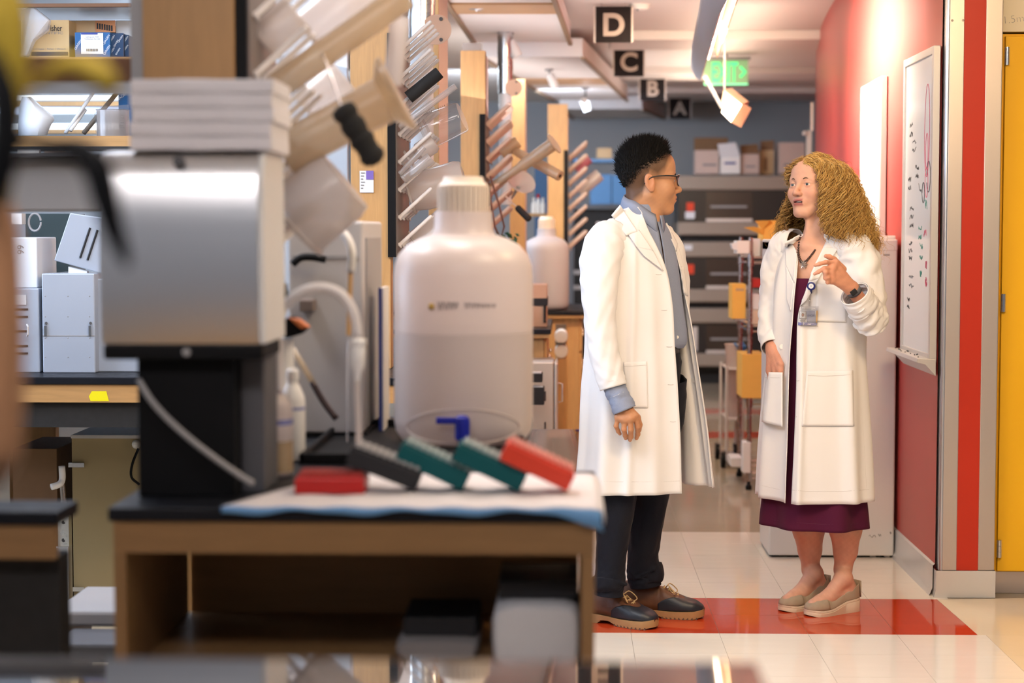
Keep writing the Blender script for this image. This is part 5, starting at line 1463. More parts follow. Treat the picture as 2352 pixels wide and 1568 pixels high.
MB().grid(rows, closed=True).build('film', M['frost_tan'], t, smooth=True)
MB().tube([P(1330 + 8 * math.cos(a), 988, 9.88 + .03 * math.sin(a)) for a in np.linspace(0, 6.28, 12)], .006, 6).build('tie', M['tap_blue'], t)
# bottles on the shelf beside upright five
for k, (px, lb, mm) in enumerate(((1226, 'leftmost white bottle on the far shelf left of the fifth upright', 'white'), (1236, 'red capped bottle on the far shelf', 'white'), (1247, 'rightmost white bottle on the far shelf', 'white'))):
    A = P(px, 490, 12.9); r_ = 5.5 / FPX * 12.9; h = (36 + k % 2 * 8) / FPX * 12.9
    t = thing('reagent_bottle', A, lb, 'bottle')
    MB().lathe(A, [(r_, 0), (r_, h * .6), (r_ * .5, h * .75), (r_ * .5, h * .82)], 18).build('body', M[mm], t, smooth=True)
    MB().lathe(A, [(r_ * .6, h * .8), (r_ * .6, h)], 16).build('cap', M['red'] if k == 1 else M['white'], t, smooth=True)
mb = MB(); fbox(mb, 1200, 490, 1258, 497, 12.85, 0.2); tag(mb.build('wall_shelf', M['maple_x']), 'narrow wooden shelf carrying the three far bottles', 'shelf')
mb = MB(); mb.box((PXp(1228, 13.4), 13.4, 0), (PXp(1258, 13.4), 13.43, P(1240, 385, 13.4).z)); tag(mb.build('blue_panel', mat('panel_blue', (0.06, 0.16, 0.34), 0.6)), 'blue panel behind the three far bottles', 'panel')

# ================================================================== far end: shelf with bins behind the man
YE2 = 16.6
t = thing('storage_shelf', (PXp(1315, YE2, 560), YE2, 0), 'far shelf with blue bins behind the man\'s shoulder', 'shelf')
mb = MB(); fbox(mb, 1312, 365, 1470, 372, YE2, 0.4); mb.build('top_board', mat('shelf_blue', (0.10, 0.22, 0.40), 0.6), t)
mb = MB(); fbox(mb, 1312, 470, 1470, 474, YE2, 0.4); mb.build('middle_board', M['grey_dark'], t)
for px in (1314, 1466):
    MB().box((PXp(px, YE2, 500), YE2, 0), (PXp(px + 4, YE2, 500), YE2 + .04, P(1, 365, YE2).z)).build('post', M['grey_dark'], t)
for (a, b, c_, d, mm, lb) in ((1371, 340, 1405, 364, 'card', 'small tan box on the far blue shelf behind the man\'s head'), (1356, 400, 1404, 469, 'blue_bin', 'blue bin on the far shelf left of the man\'s neck'), (1406, 402, 1440, 469, 'blue_bin', 'second blue bin on the far shelf, half behind the man')):
    if 'blue_bin' not in M: M['blue_bin'] = mat('blue_bin', (0.05, 0.17, 0.36), 0.5)
    carton(a, b, c_, d, YE2 + .02 if mm != 'black' else YE2 - .02, 0.25, M[mm], 'storage_bin', lb)
t, *_ = carton(1312, 480, 1420, 760, YE2 + .1, 0.4, M['black_matte'], 'equipment_rack', 'dark equipment rack below the far blue shelf', 0.0, 'rack')
for k, (py, px0, px1) in enumerate(((510, 1370, 1412), (620, 1318, 1345), (655, 1318, 1348))):
    mb = MB(); fbox(mb, px0, py, px1, py + 10, YE2 + .09, .02); mb.build('light_strip', M['peg_white'] if k == 0 else M['grey'], t)

# ================================================================== stacked incubator shakers
YK = 16.9
M['shaker_body'] = mat('shaker_body', (0.33, 0.27, 0.22), 0.5, var=0.03)
M['shaker_front'] = mat('shaker_front', (0.012, 0.012, 0.014), 0.35)
M['shaker_window'] = mat('shaker_window', (0.055, 0.042, 0.032), 0.2)
M['sticker_red'] = mat('sticker_red', (0.75, 0.06, 0.02), 0.5)
def shaker(pyc, pyf0, pyf1, pyb, label, deco):
    t = thing('incubator_shaker', (PXp(1556, YK, pyb), YK, P(1, pyb, YK).z), label, 'incubator')
    mb = MB(); fbox(mb, 1556, pyc, 1890, pyf0, YK - .03, 0.75); mb.build('cover', M['shaker_body'], t, bevel=0.012)
    mb = MB(); fbox(mb, 1558, pyf0, 1890, pyf1, YK, 0.7); mb.build('front', M['shaker_front'], t)
    mb = MB(); fbox(mb, 1622, pyf0 + 4, 1728, pyf1 - 8, YK - .012, 0.02); w_ = mb.build('window', M['shaker_window'], t)
    mb = MB(); fbox(mb, 1632, (pyf0 + pyf1) / 2 - 1, 1716, (pyf0 + pyf1) / 2 + 4, YK - .018, 0.008); mb.build('name_strip', M['grey'], w_)
    mb = MB(); fbox(mb, 1622, pyf1 - 8, 1728, pyf1 - 1, YK - .02, 0.03); mb.build('tray_edge', M['frame_alu'], t)
    mb = MB(); fbox(mb, 1556, pyf1, 1890, pyf1 + 30, YK - .03, 0.75); mb.build('base', M['shaker_body'], t, bevel=0.012)
    mb = MB(); fbox(mb, 1570, pyf1 + 30, 1880, pyb, YK + .02, 0.6); mb.build('dark_gap', M['black_matte'], t)
    for (a, b, c_, d, mm) in deco:
        mb = MB(); fbox(mb, a, b, c_, d, YK - .035 if b > pyf1 or b < pyf0 else YK - .004, 0.005); mb.build('sticker', M[mm], t)
    return t
shaker(403, 436, 510, 555, 'top incubator shaker of the stack behind the pair, dark window', [(1577, 465, 1594, 485, 'sticker_red'), (1574, 486, 1596, 502, 'print_white')])
shaker(555, 590, 664, 708, 'middle incubator shaker of the stack, two stickers', [(1577, 607, 1594, 629, 'sticker_red'), (1570, 562, 1590, 574, 'print_white'), (1637, 634, 1650, 648, 'tape_pale')] if M.setdefault('tape_pale', mat('tape_pale', (0.6, 0.5, 0.2), 0.5)) else [])
shaker(708, 742, 812, 852, 'bottom incubator shaker of the stack near the floor', [(1590, 750, 1602, 806, 'frame_alu')])
t = tag(MB().box((PXp(1558, YK, 865), YK + .05, 0.0), (PXp(1890, YK, 865), YK + .7, P(1, 852, YK).z)).build('shaker_plinth', M['black_matte']), 'black plinth below the incubator stack', 'plinth')
# cartons on the stack
zt = P(1, 401, YK).z
def obx(px0, py0, px1, Y, m, label, flap=None, marks=()):
    t, x0, x1, z0, z1 = carton(px0, py0, px1, 401, Y, 0.3, m, 'cardboard_box', label, zt + .002)
    if flap:
        for fpoly, fm in flap:
            MB().prism([P(x, y, Y + dy) for x, y, dy in fpoly], (0, 0.006, 0)).build('flap', M[fm], t)
    for (a, b, c_, d, mm) in marks:
        mb = MB(); fbox(mb, a, b, c_, d, Y - .002, .002); mb.build('print_block', M[mm], t)
    return t
M['card_pink'] = mat('card_pink', (0.58, 0.44, 0.38), 0.8, var=0.05)
obx(1597, 345, 1651, YK + .05, M['card_pink'], 'pale carton with raised brown flap at the left on the incubators', [([(1594, 346, .28), (1594, 316, .3), (1672, 316, .3), (1672, 346, .28)], 'card_dark')], [(1614, 376, 1646, 381, 'ink_grey')])
obx(1655, 360, 1700, YK + .02, M['white'], 'white carton with open front flap on the incubators', [([(1655, 362, .0), (1648, 331, -.05), (1690, 327, -.05), (1700, 360, .0)], 'print_white')], [(1664, 372, 1690, 377, 'print_blue')])
obx(1702, 354, 1744, YK + .06, M['card_pink'], 'pinkish carton right of the white one with brown flap up', [([(1702, 354, .01), (1700, 334, .06), (1740, 330, .06), (1744, 352, .01)], 'card_dark')], [(1712, 380, 1736, 384, 'ink_grey')])
obx(1746, 345, 1778, YK + .16, M['card'], 'brown carton with dark flap between two pale cartons', [([(1747, 346, .01), (1747, 324, .05), (1778, 322, .05), (1778, 346, .01)], 'card_dark')], [(1754, 362, 1762, 392, 'card_dark')])
obx(1790, 327, 1848, YK + .05, M['card_pink'], 'tall tan carton at the right end above the woman', None, [(1800, 376, 1832, 381, 'ink_grey')])
# door closer bracket on the far end of the red wall
A = P(1858, 305, 14.0)
t = thing('wall_bracket', A, 'white metal bracket where the red wall ends above the woman', 'bracket')
mb = MB(); fbox(mb, 1853, 300, 1864, 420, 14.0, .04); mb.build('plate', M['white_cool'], t)
MB().sphere(P(1848, 306, 13.98), .018, 12).build('knob', M['white_cool'], t, smooth='all')
mb = MB(); fbox(mb, 1862, 235, 1868, 300, 14.02, .03); mb.build('chrome_edge', M['chrome'], t)

# ================================================================== wire shelving and cart between the two people
Yw = 9.95; Yw2 = 10.5
xl_, xr_ = P(1722, 800, Yw).x, P(1722, 800, Yw).x + 0.40
t = thing('wire_shelving', (xl_, Yw, 0), 'chrome wire shelving unit beside the woman\'s right arm', 'shelving')
zt_ = P(1722, 545, Yw).z
for (x, y) in ((xl_, Yw), (xl_, Yw2), (xr_, Yw), (xr_, Yw2)):
    po = MB().cyl((x, y, 0.05), (x, y, zt_), 0.0125, n=14).build('post', M['chrome_worn'], t, smooth=True)
    MB().lathe((x, y, 0), [(0.016, 0), (0.018, 0.02), (0.010, 0.03), (0.010, 0.06)], 12).build('foot', M['black'], po, smooth=True)
for py in (592, 748, 916, 1086):
    z = P(1722, py, Yw).z
    sh = MB(); 
    for (a, b) in (((xl_, Yw), (xr_, Yw)), ((xl_, Yw2), (xr_, Yw2)), ((xl_, Yw), (xl_, Yw2)), ((xr_, Yw), (xr_, Yw2))):
        for dz in (0, -0.03):
            sh.cyl((a[0], a[1], z + dz), (b[0], b[1], z + dz), 0.004, n=6)
    o = sh.build('shelf_frame', M['chrome'], t)
    for k in range(7):
        y = Yw + (Yw2 - Yw) * (k + .5) / 7
        MB().cyl((xl_, y, z + .003), (xr_, y, z + .003), 0.0025, n=6).build('wire', M['chrome'], o)
    for (x, y) in ((xl_, Yw), (xl_, Yw2), (xr_, Yw)):
        MB().cyl((x, y, z - .045), (x, y, z + .01), 0.018, n=12).build('collar', M['chrome_worn'], o, smooth=True)
def onshelf(px0, py0, px1, py1, Y, d, m, name, label, zr=None):
    return carton(px0, py0, px1, py1, Y, d, m, name, label, zr)
zs1 = P(1722, 592, Yw).z + .006; zs2 = P(1722, 748, Yw).z + .006; zs3 = P(1722, 916, Yw).z + .006; zs4 = P(1722, 1086, Yw).z + .006
onshelf(1728, 548, 1747, 590, Yw + .05, .2, M['white_cool'], 'storage_box', 'grey-white box on the top wire shelf', zs1)
tb, x0, x1, z0, z1 = onshelf(1750, 552, 1800, 590, Yw + .02, .3, M['grey_light'], 'storage_box', 'grey plastic box on the top wire shelf beside the woman\'s shoulder', zs1)
t, x0, x1, z0, z1 = onshelf(1752, 506, 1800, 551, Yw + .06, .25, M['card_yellow'], 'cardboard_box', 'orange open carton on top of the wire shelving by the woman\'s hair', z1)
MB().prism([P(1752, 528, Yw + .06), P(1734, 507, Yw + .03), P(1768, 506, Yw + .03), P(1775, 512, Yw + .06)], (0, .005, 0)).build('flap', M['card_yellow'], t)
MB().prism([P(1752, 540, Yw + .055), P(1708, 522, Yw + .02), P(1732, 520, Yw + .02), P(1756, 528, Yw + .055)], (0, .005, 0)).build('flap', M['card_yellow'], t)
t, x0, x1, z0, z1 = onshelf(1693, 553, 1722, 582, Yw - .05, .2, M['white'], 'foam_tray', 'cream stack of foam trays sticking out left of the wire shelving', None)
MB().prism([P(1680, 560, Yw - .05), P(1694, 556, Yw - .05), P(1694, 574, Yw - .05), P(1684, 572, Yw - .05)], (0, .1, 0)).build('tray_lip', M['print_white'], t)
MB().box((x0 + .02, Yw - .0, z0 - .02), (xl_ + .02, Yw + .1, z0)).build('support', M['chrome'], t)
t, x0, x1, z0, z1 = onshelf(1681, 652, 1713, 732, Yw + .02, .2, M['card_yellow'], 'cardboard_box', 'yellow carton hanging left of the wire shelving post, second shelf', None)
MB().box((x0 + .02, Yw + .04, z0 - .01), (xl_ + .02, Yw + .2, z0)).build('support', M['chrome'], t)
mb = MB(); fbox(mb, 1690, 662, 1709, 668, Yw + .018, .002); mb.build('print_block', M['card'], t)
onshelf(1727, 712, 1748, 746, Yw + .03, .25, M['cap_cream'], 'storage_box', 'cream box on the second wire shelf', zs2)
onshelf(1727, 676, 1746, 711, Yw + .05, .2, M['print_white'], 'storage_box', 'white box stacked on the cream box, second wire shelf', P(1722, 711, Yw + .03).z)
onshelf(1726, 640, 1748, 660, Yw + .1, .2, M['red'], 'storage_box', 'red box below the top wire shelf', P(1722, 660, Yw + .1).z)
onshelf(1704, 813, 1756, 903, Yw - .02, .3, M['card_yellow'], 'cardboard_box', 'yellow carton on the third wire shelf by the woman\'s hand', zs3)
onshelf(1707, 1016, 1724, 1084, Yw - .04, .12, M['white'], 'plastic_jug', 'white jug on the lowest wire shelf', zs4)
onshelf(1679, 1052, 1706, 1072, Yw + .3, .2, M['white'], 'storage_box', 'white flat box low between cart and wire shelving', None)
# laboratory cart with tall bin
Yk = 10.9
xk0, xk1 = PXp(1669, Yk, 900), PXp(1705, Yk, 900)
t = thing('lab_cart', (xk0, Yk, 0), 'grey wheeled cart left of the wire shelving', 'cart')
for x in (xk0, xk1):
    for y in (Yk, Yk + .4):
        MB().cyl((x, y, .08), (x, y, P(1, 838, Yk).z), .010, n=10).build('post', M['grey_light'], t, smooth=True)
for py in (843, 957, 1050):
    z = P(1, py, Yk).z
    MB().box((xk0, Yk, z - .006), (xk1, Yk + .4, z)).build('shelf_plate', M['grey_light'], t)
for y in (Yk - .02, Yk + .4):
    for x in (xk0 - .02, xk1):
        w_ = MB().cyl((x - .012, y, .048), (x + .012, y, .048), .048, n=22).build('wheel', M['black'], t, smooth=True)
        MB().box((x - .016, y - .01, .05), (x + .016, y + .01, .10)).build('fork', M['chrome_worn'], w_)
zsh_ = P(1, 957, Yk).z
t = thing('tall_bin', ((xk0 + xk1) / 2, Yk + .2, zsh_), 'tall translucent bin with blue gloves on the cart', 'bin')
cx_ = (xk0 + xk1) / 2 + .005
MB().lathe((cx_, Yk + .15, zsh_), [(0.036, 0), (0.048, P(1, 795, Yk).z - zsh_), (0.055, P(1, 790, Yk).z - zsh_), (0.044, P(1, 795, Yk).z - zsh_)], 20).build('body', M['frost'], t, smooth=True)
rr = random.Random(6)
for k in range(4):
    p0 = Vector((cx_ + .02 + k * .012, Yk + .14, P(1, 808, Yk).z))
    MB().tube([p0, p0 + Vector((rr.uniform(-.02, .02), -.02, .03)), p0 + Vector((rr.uniform(-.03, .04), -.05, rr.uniform(.02, .07)))], [.010, .010, .006], 8).build('glove_finger', mat('glove_blue%d' % k, (0.04, 0.20, 0.50), 0.5) if k == 0 else bpy.data.materials['glove_blue0'], t, smooth='all')
# ================================================================== people: distance-field flesh, woven clothes
from mathutils.bvhtree import BVHTree
def V3(v): return np.array([v[0], v[1], v[2]], float)
def sd_ell(p, c, r, R=None):
    q = p - c
    if R is not None: q = q @ R
    r = np.asarray(r, float)
    k0 = np.linalg.norm(q / r, axis=1); k1 = np.linalg.norm(q / (r * r), axis=1)
    return k0 * (k0 - 1) / np.maximum(k1, 1e-9)
def sd_cap(p, a, b, ra, rb):
    a, b = np.asarray(a, float), np.asarray(b, float)
    ba = b - a; pa = p - a
    h = np.clip(pa @ ba / max(1e-12, ba @ ba), 0, 1)
    return np.linalg.norm(pa - h[:, None] * ba, axis=1) - (ra + h * (rb - ra))
def smin(a, b, k):
    h = np.maximum(k - np.abs(a - b), 0) / k
    return np.minimum(a, b) - h * h * k * 0.25
def smax(a, b, k): return -smin(-a, -b, k)

def mesh_sdf(fn, lo, hi, h):
    """surface nets of fn < 0 in the box lo..hi with cell h -> verts, quads"""
    lo, hi = np.asarray(lo, float), np.asarray(hi, float)
    B = 8
    nb = np.ceil((hi - lo) / (h * B)).astype(int)
    n = nb * B + 1
    D = np.full(n, 1.0, np.float32)
    ci = np.stack(np.meshgrid(*[np.arange(k) for k in nb], indexing='ij'), -1).reshape(-1, 3)
    cc = lo + (ci + 0.5) * (h * B)
    d = fn(cc)
    near = np.abs(d) < h * B * 1.25
    for (bi, dv) in zip(ci[~near], d[~near]):
        if dv < 0:
            s = bi * B
            D[s[0]:s[0] + B, s[1]:s[1] + B, s[2]:s[2] + B] = -1.0
    idx = np.stack(np.meshgrid(np.arange(B + 1), np.arange(B + 1), np.arange(B + 1), indexing='ij'), -1).reshape(-1, 3)
    blocks = ci[near]
    for c0 in range(0, len(blocks), 400):
        bl = blocks[c0:c0 + 400]
        gi = (bl[:, None, :] * B + idx[None]).reshape(-1, 3)
        D[gi[:, 0], gi[:, 1], gi[:, 2]] = fn(lo + gi * h)
    ins = D < 0
    s = np.zeros(np.array(n) - 1, np.int8)
    for dx in (0, 1):
        for dy in (0, 1):
            for dz in (0, 1):
                s += ins[dx:n[0] - 1 + dx, dy:n[1] - 1 + dy, dz:n[2] - 1 + dz]
    act = np.argwhere((s > 0) & (s < 8))
    vid = np.full(np.array(n) - 1, -1, np.int32)
    vid[act[:, 0], act[:, 1], act[:, 2]] = np.arange(len(act))
    acc = np.zeros((len(act), 3)); cnt = np.zeros(len(act))
    corners = [(0, 0, 0), (1, 0, 0), (0, 1, 0), (1, 1, 0), (0, 0, 1), (1, 0, 1), (0, 1, 1), (1, 1, 1)]
    for a in corners:
        for ax in range(3):
            if a[ax]: continue
            b = list(a); b[ax] = 1
            da = D[act[:, 0] + a[0], act[:, 1] + a[1], act[:, 2] + a[2]]
            db = D[act[:, 0] + b[0], act[:, 1] + b[1], act[:, 2] + b[2]]
            m = (da < 0) != (db < 0)
            t = np.where(m, da / np.where(np.abs(da - db) < 1e-9, 1, da - db), 0)
            pt = np.array(a, float)[None] + np.eye(3)[ax][None] * t[:, None]
            acc[m] += pt[m]; cnt[m] += 1
    verts = lo + (act + acc / np.maximum(cnt, 1)[:, None]) * h
    quads = []
    for ax in range(3):
        sl0 = [slice(1, n[k] - 1) for k in range(3)]; sl0[ax] = slice(0, n[ax] - 1)
        sl1 = list(sl0); sl1[ax] = slice(1, n[ax])
        a, b = ins[tuple(sl0)], ins[tuple(sl1)]
        e = np.argwhere(a != b)
        off = np.array([1, 1, 1]); off[ax] = 0
        flip = a[e[:, 0], e[:, 1], e[:, 2]]
        e = e + off
        u, w = [(1, 2), (2, 0), (0, 1)][ax]
        du = np.zeros(3, int); du[u] = 1; dw = np.zeros(3, int); dw[w] = 1
        c = [e - du - dw, e - dw, e, e - du]
        q = np.stack([vid[k[:, 0], k[:, 1], k[:, 2]] for k in c], 1)
        q[~flip] = q[~flip][:, ::-1]
        quads.append(q)
    quads = np.concatenate(quads)
    quads = quads[(quads >= 0).all(1)]
    return verts, quads

def np_object(name, verts, faces, mat_, parent=None, colors=None, smooth=True):
    off = wloc(parent) if parent is not None else Vector((0, 0, 0))
    me = bpy.data.meshes.new(name)
    v = np.asarray(verts) - np.array(off)
    me.vertices.add(len(v)); me.vertices.foreach_set('co', v.astype(np.float32).ravel())
    f = np.asarray(faces, np.int32); k = f.shape[1]
    me.loops.add(f.size); me.loops.foreach_set('vertex_index', f.ravel())
    me.polygons.add(len(f)); me.polygons.foreach_set('loop_start', np.arange(0, f.size, k, dtype=np.int32))
    me.polygons.foreach_set('loop_total', np.full(len(f), k, np.int32))
    me.update(calc_edges=True)
    if smooth: me.polygons.foreach_set('use_smooth', np.ones(len(f), bool))
    if colors is not None:
        at = me.color_attributes.new('Col', 'FLOAT_COLOR', 'POINT')
        at.data.foreach_set('color', np.concatenate([colors, np.ones((len(colors), 1))], 1).astype(np.float32).ravel())
    me.materials.append(mat_)
    me.validate()
    o = bpy.data.objects.new(name, me); COL.objects.link(o)
    if parent is not None: o.parent = parent
    return o

def attr_mat(name, rough=0.5, sss=0.0, spec=0.4, bump=0.0, bscale=300):
    m = mat(name, (0.8, 0.8, 0.8), rough, spec=spec, bump=bump, bscale=bscale)
    nt = m.node_tree; b = nt.nodes['Principled BSDF']
    a = nt.nodes.new('ShaderNodeAttribute'); a.attribute_name = 'Col'
    nt.links.new(a.outputs['Color'], b.inputs['Base Color'])
    if sss:
        b.inputs['Subsurface Weight'].default_value = sss
        b.inputs['Subsurface Radius'].default_value = (1.0, 0.35, 0.2)
        b.inputs['Subsurface Scale'].default_value = 0.006
    return m
M['skin'] = attr_mat('skin', 0.48, 0.12, 0.35, 0.05, 500)
M['hair_black'] = mat('hair_black', (0.004, 0.0035, 0.0035), 0.6, var=0.3, scale=60, spec=0.2)
M['hair_gold'] = mat('hair_gold', (0.50, 0.27, 0.065), 0.42, var=0.35, scale=50, spec=0.4)
M['hair_deep'] = mat('hair_deep', (0.17, 0.085, 0.025), 0.6, var=0.3, scale=40)
M['coat_white'] = mat('coat_white', (0.80, 0.78, 0.775), 0.85, var=0.015, scale=10, bump=0.12, bscale=900, sheen=0.15)
M['shirt_blue'] = mat('shirt_blue', (0.25, 0.29, 0.40), 0.85, var=0.10, scale=300, bump=0.1, bscale=700)
M['denim'] = mat('denim', (0.009, 0.010, 0.016), 0.9, var=0.35, scale=260, bump=0.12, bscale=600, sheen=0.04, spec=0.2)
M['plum'] = mat('plum', (0.072, 0.007, 0.030), 0.85, var=0.06, scale=200, bump=0.08, bscale=800, sheen=0.03, spec=0.2)
M['belt'] = mat('belt', (0.020, 0.013, 0.010), 0.45, var=0.2, scale=80)
M['button'] = mat('button', (0.78, 0.74, 0.70), 0.35)
M['stitch'] = mat('stitch', (0.60, 0.57, 0.55), 0.9)
M['eye_white'] = mat('eye_white', (0.70, 0.66, 0.63), 0.2)
M['iris'] = mat('iris', (0.05, 0.07, 0.09), 0.15)
M['tooth'] = mat('tooth', (0.72, 0.66, 0.58), 0.3)
M['brow_dark'] = mat('brow_dark', (0.010, 0.008, 0.007), 0.7)
M['brow_brown'] = mat('brow_brown', (0.09, 0.05, 0.03), 0.7)

def frame(fwd_angle_deg, pitch=0.0, roll=0.0):
    """columns: forward, left, up. angle: 0 = +x (image right), -90 = towards the camera"""
    a = math.radians(fwd_angle_deg)
    f = np.array([math.cos(a), math.sin(a), 0.0]); l = np.array([-math.sin(a), math.cos(a), 0.0]); u = np.array([0, 0, 1.0])
    p = math.radians(pitch)
    f2 = f * math.cos(p) + u * math.sin(p); u2 = u * math.cos(p) - f * math.sin(p)
    r = math.radians(roll)
    l3 = l * math.cos(r) + u2 * math.sin(r); u3 = u2 * math.cos(r) - l * math.sin(r)
    return np.stack([f2, l3, u3], 1)

def head_fn(O, R, sex, neck_pts, s=1.0):
    """distance field of head and neck; O origin between the ears, R frame"""
    m = sex == 'm'
    def fn(pw):
        p = ((pw - O) @ R) / s
        q = p.copy(); q[:, 1] = np.abs(q[:, 1])            # mirrored half
        d = sd_ell(p, (-0.012, 0, 0.045 if m else 0.036), (0.098, 0.076, 0.086 if m else 0.080))
        d = smin(d, sd_ell(p, (0.034, 0, -0.022), (0.056, 0.060, 0.086)), 0.03)
        d = smin(d, sd_ell(p, (0.05, 0, 0.055), (0.040, 0.055, 0.045)), 0.03)      # forehead
        jr = 0.019 if m else 0.015
        d = smin(d, sd_cap(q, (-0.004, 0.054, -0.045), (0.058, 0.022, -0.100), jr, jr * 0.95), 0.028)
        d = smin(d, sd_ell(p, (0.069, 0, -0.098), (0.020, 0.024 if m else 0.019, 0.017)), 0.022)
        d = smin(d, sd_ell(q, (0.056, 0.042, -0.028), (0.026, 0.022, 0.024)), 0.03)  # cheek
        d = smin(d, sd_cap(q, (0.081, 0.010, 0.018), (0.070, 0.046, 0.020), 0.0095, 0.008), 0.018)  # brow ridge
        d = smax(d, -sd_ell(q, (0.098, 0.033, 0.000), (0.020, 0.018, 0.0125)), 0.016)   # eye socket
        # nose
        d = smin(d, sd_cap(p, (0.086, 0, 0.014), (0.107, 0, -0.030), 0.0065, 0.0095), 0.014)
        d = smin(d, sd_ell(p, (0.109, 0, -0.032), (0.0095, 0.0105, 0.009)), 0.008)
        d = smin(d, sd_ell(q, (0.099, 0.0125, -0.036), (0.011, 0.0065, 0.0075)), 0.006)
        d = smax(d, -sd_ell(q, (0.1035, 0.0075, -0.0445), (0.0055, 0.0035, 0.004)), 0.003)
        # mouth
        d = smin(d, sd_ell(p, (0.080 if m else 0.0765, 0, -0.062), (0.018, 0.026, 0.020)), 0.016)
        d = smin(d, sd_ell(p, (0.0930 if m else 0.0895, 0, -0.0585), (0.0072, 0.021, 0.0048 if m else 0.0040)), 0.006)
        d = smin(d, sd_ell(p, (0.0905 if m else 0.0872, 0, -0.0705 if not m else -0.0685), (0.0078, 0.018, 0.0060 if m else 0.0048)), 0.006)
        gap = (0.012, 0.0195, 0.0045) if not m else (0.010, 0.022, 0.0009)
        d = smax(d, -sd_ell(p, (0.098 if m else 0.094, 0, -0.0645 if not m else -0.0635), gap), 0.0022)
        # eyelids with a slit, over the eyeball
        lid = sd_ell(q, (0.0752, 0.0325, 0.0020), (0.0148, 0.0152, 0.0140))
        lid = smax(lid, -sd_ell(q, (0.0905, 0.0325, 0.0012), (0.0130, 0.0130, 0.0036 if m else 0.0030)), 0.0025)
        d = smin(d, lid, 0.006)
        # ear
        ex = sd_ell(q @ np.array([[0.97, 0, -0.24], [0, 1, 0], [0.24, 0, 0.97]]), np.array([-0.012 * 0.97 + 0.0, 0.080, 0.0 - 0.002]), (0.0185, 0.0085, 0.032))
        ex = smax(ex, -sd_ell(q, (-0.009, 0.090, 0.002), (0.0105, 0.0070, 0.0200)), 0.004)
        ex = smin(ex, sd_ell(q, (-0.004, 0.080, -0.028), (0.010, 0.006, 0.010)), 0.006)
        d = smin(d, ex, 0.008)
        d = d * s
        for (a, b, ra, rb, k) in neck_pts:
            d = smin(d, sd_cap(pw, a, b, ra, rb), k)
        return d
    return fn

def head_extras(O, R, parent, sex, s, look=0.0):
    for sg in (-1, 1):
        c = O + R @ (np.array([0.0752, 0.0325 * sg, 0.0015]) * s)
        f = R @ np.array([math.cos(look), math.sin(look), 0.0])
        MB().sphere(c, 0.0134 * s, 18).build('eyeball', M['eye_white'], parent, smooth='all')
        mb = MB(); mb.lathe(Vector(c + f * 0.0118 * s), [(0.0058 * s, 0), (0.0050 * s, 0.0014 * s), (0.0005, 0.0022 * s)], 16, axis=Vector(f)); mb.build('iris', M['iris'], parent, smooth='all')
        # eyebrow
        pts = [O + R @ (np.array(q) * s) for q in ((0.0925, 0.016 * sg, 0.0195), (0.0905, 0.028 * sg, 0.0245), (0.079, 0.047 * sg, 0.0205))]
        mb = MB(); mb.tube([tuple(v) for v in crom(pts, 10)], ([0.0024, .0032, .0034, .0034, .0032, .003, .0028, .0024, .0018, .001] if sex == 'm' else [.0019, .0025, .0028, .0028, .0026, .0024, .0022, .0018, .0014, .0008]), 6)
        mb.build('eyebrow', M['brow_dark'] if sex == 'm' else M['brow_brown'], parent, smooth='all')

def folds(seed, nfold, amp, base=0.2):
    """vertical cloth folds: function of (u,v) in 0..1, deeper towards the hem"""
    r = random.Random(seed)
    fs = [(r.random(), r.uniform(0.012, 0.035), r.uniform(-0.06, 0.06), r.uniform(0.4, 1.0), r.uniform(0, 0.5)) for _ in range(nfold)]
    nz = smooth_noise(seed + 1)
    def f(u, v):
        d = np.zeros_like(u)
        for c, w, sl, a, st in fs:
            x = (u - c - sl * (v - .5))
            x = (x + .5) % 1.0 - .5
            d += a * np.exp(-(x / w) ** 2) * np.clip((v - st) / .3, 0, 1)
        return amp * (base * nz(u * 9, v * 4, 0 * u) + d * (0.35 + 0.65 * v) - 0.3)
    return f

def ring_surface(levels, f, l, nu, nv, fold=None, closed=False):
    """levels: list of (centre xyz, [(fwd,left),...]) -> grid of world points"""
    rings = []
    for c, pts in levels:
        rings.append(np.array([np.array(c) + f * a + l * b for a, b in pts]))
    rings = np.array(rings)
    k = rings.shape[1]
    dense = np.array([crom(r, nu, closed) for r in rings])          # levels x nu x 3
    cols = np.array([crom(dense[:, i], nv) for i in range(nu)])     # nu x nv x 3
    G = np.transpose(cols, (1, 0, 2))
    if fold is not None:
        du = np.gradient(G, axis=1); nrm = np.stack([du[..., 1], -du[..., 0], 0 * du[..., 0]], -1)
        nrm /= np.maximum(np.linalg.norm(nrm, axis=-1, keepdims=True), 1e-9)
        cen = G.mean(axis=1, keepdims=True)
        sgn = np.sign(((G - cen) * nrm).sum(-1).mean())
        u, v = np.meshgrid(np.linspace(0, 1, nu), np.linspace(0, 1, nv))
        G = G + nrm * sgn * fold(u, v)[..., None]
    return G

def grid_object(name, G, mat_, parent, closed=False, solid=0.003, smooth=True):
    nv, nu = G.shape[:2]
    i, j = np.meshgrid(np.arange(nv - 1), np.arange(nu if closed else nu - 1), indexing='ij')
    j2 = (j + 1) % nu
    q = np.stack([i * nu + j, i * nu + j2, (i + 1) * nu + j2, (i + 1) * nu + j], -1).reshape(-1, 4)
    o = np_object(name, G.reshape(-1, 3), q, mat_, parent, smooth=smooth)
    if solid:
        m_ = o.modifiers.new('solid', 'SOLIDIFY'); m_.thickness = solid; m_.offset = 0
    return o

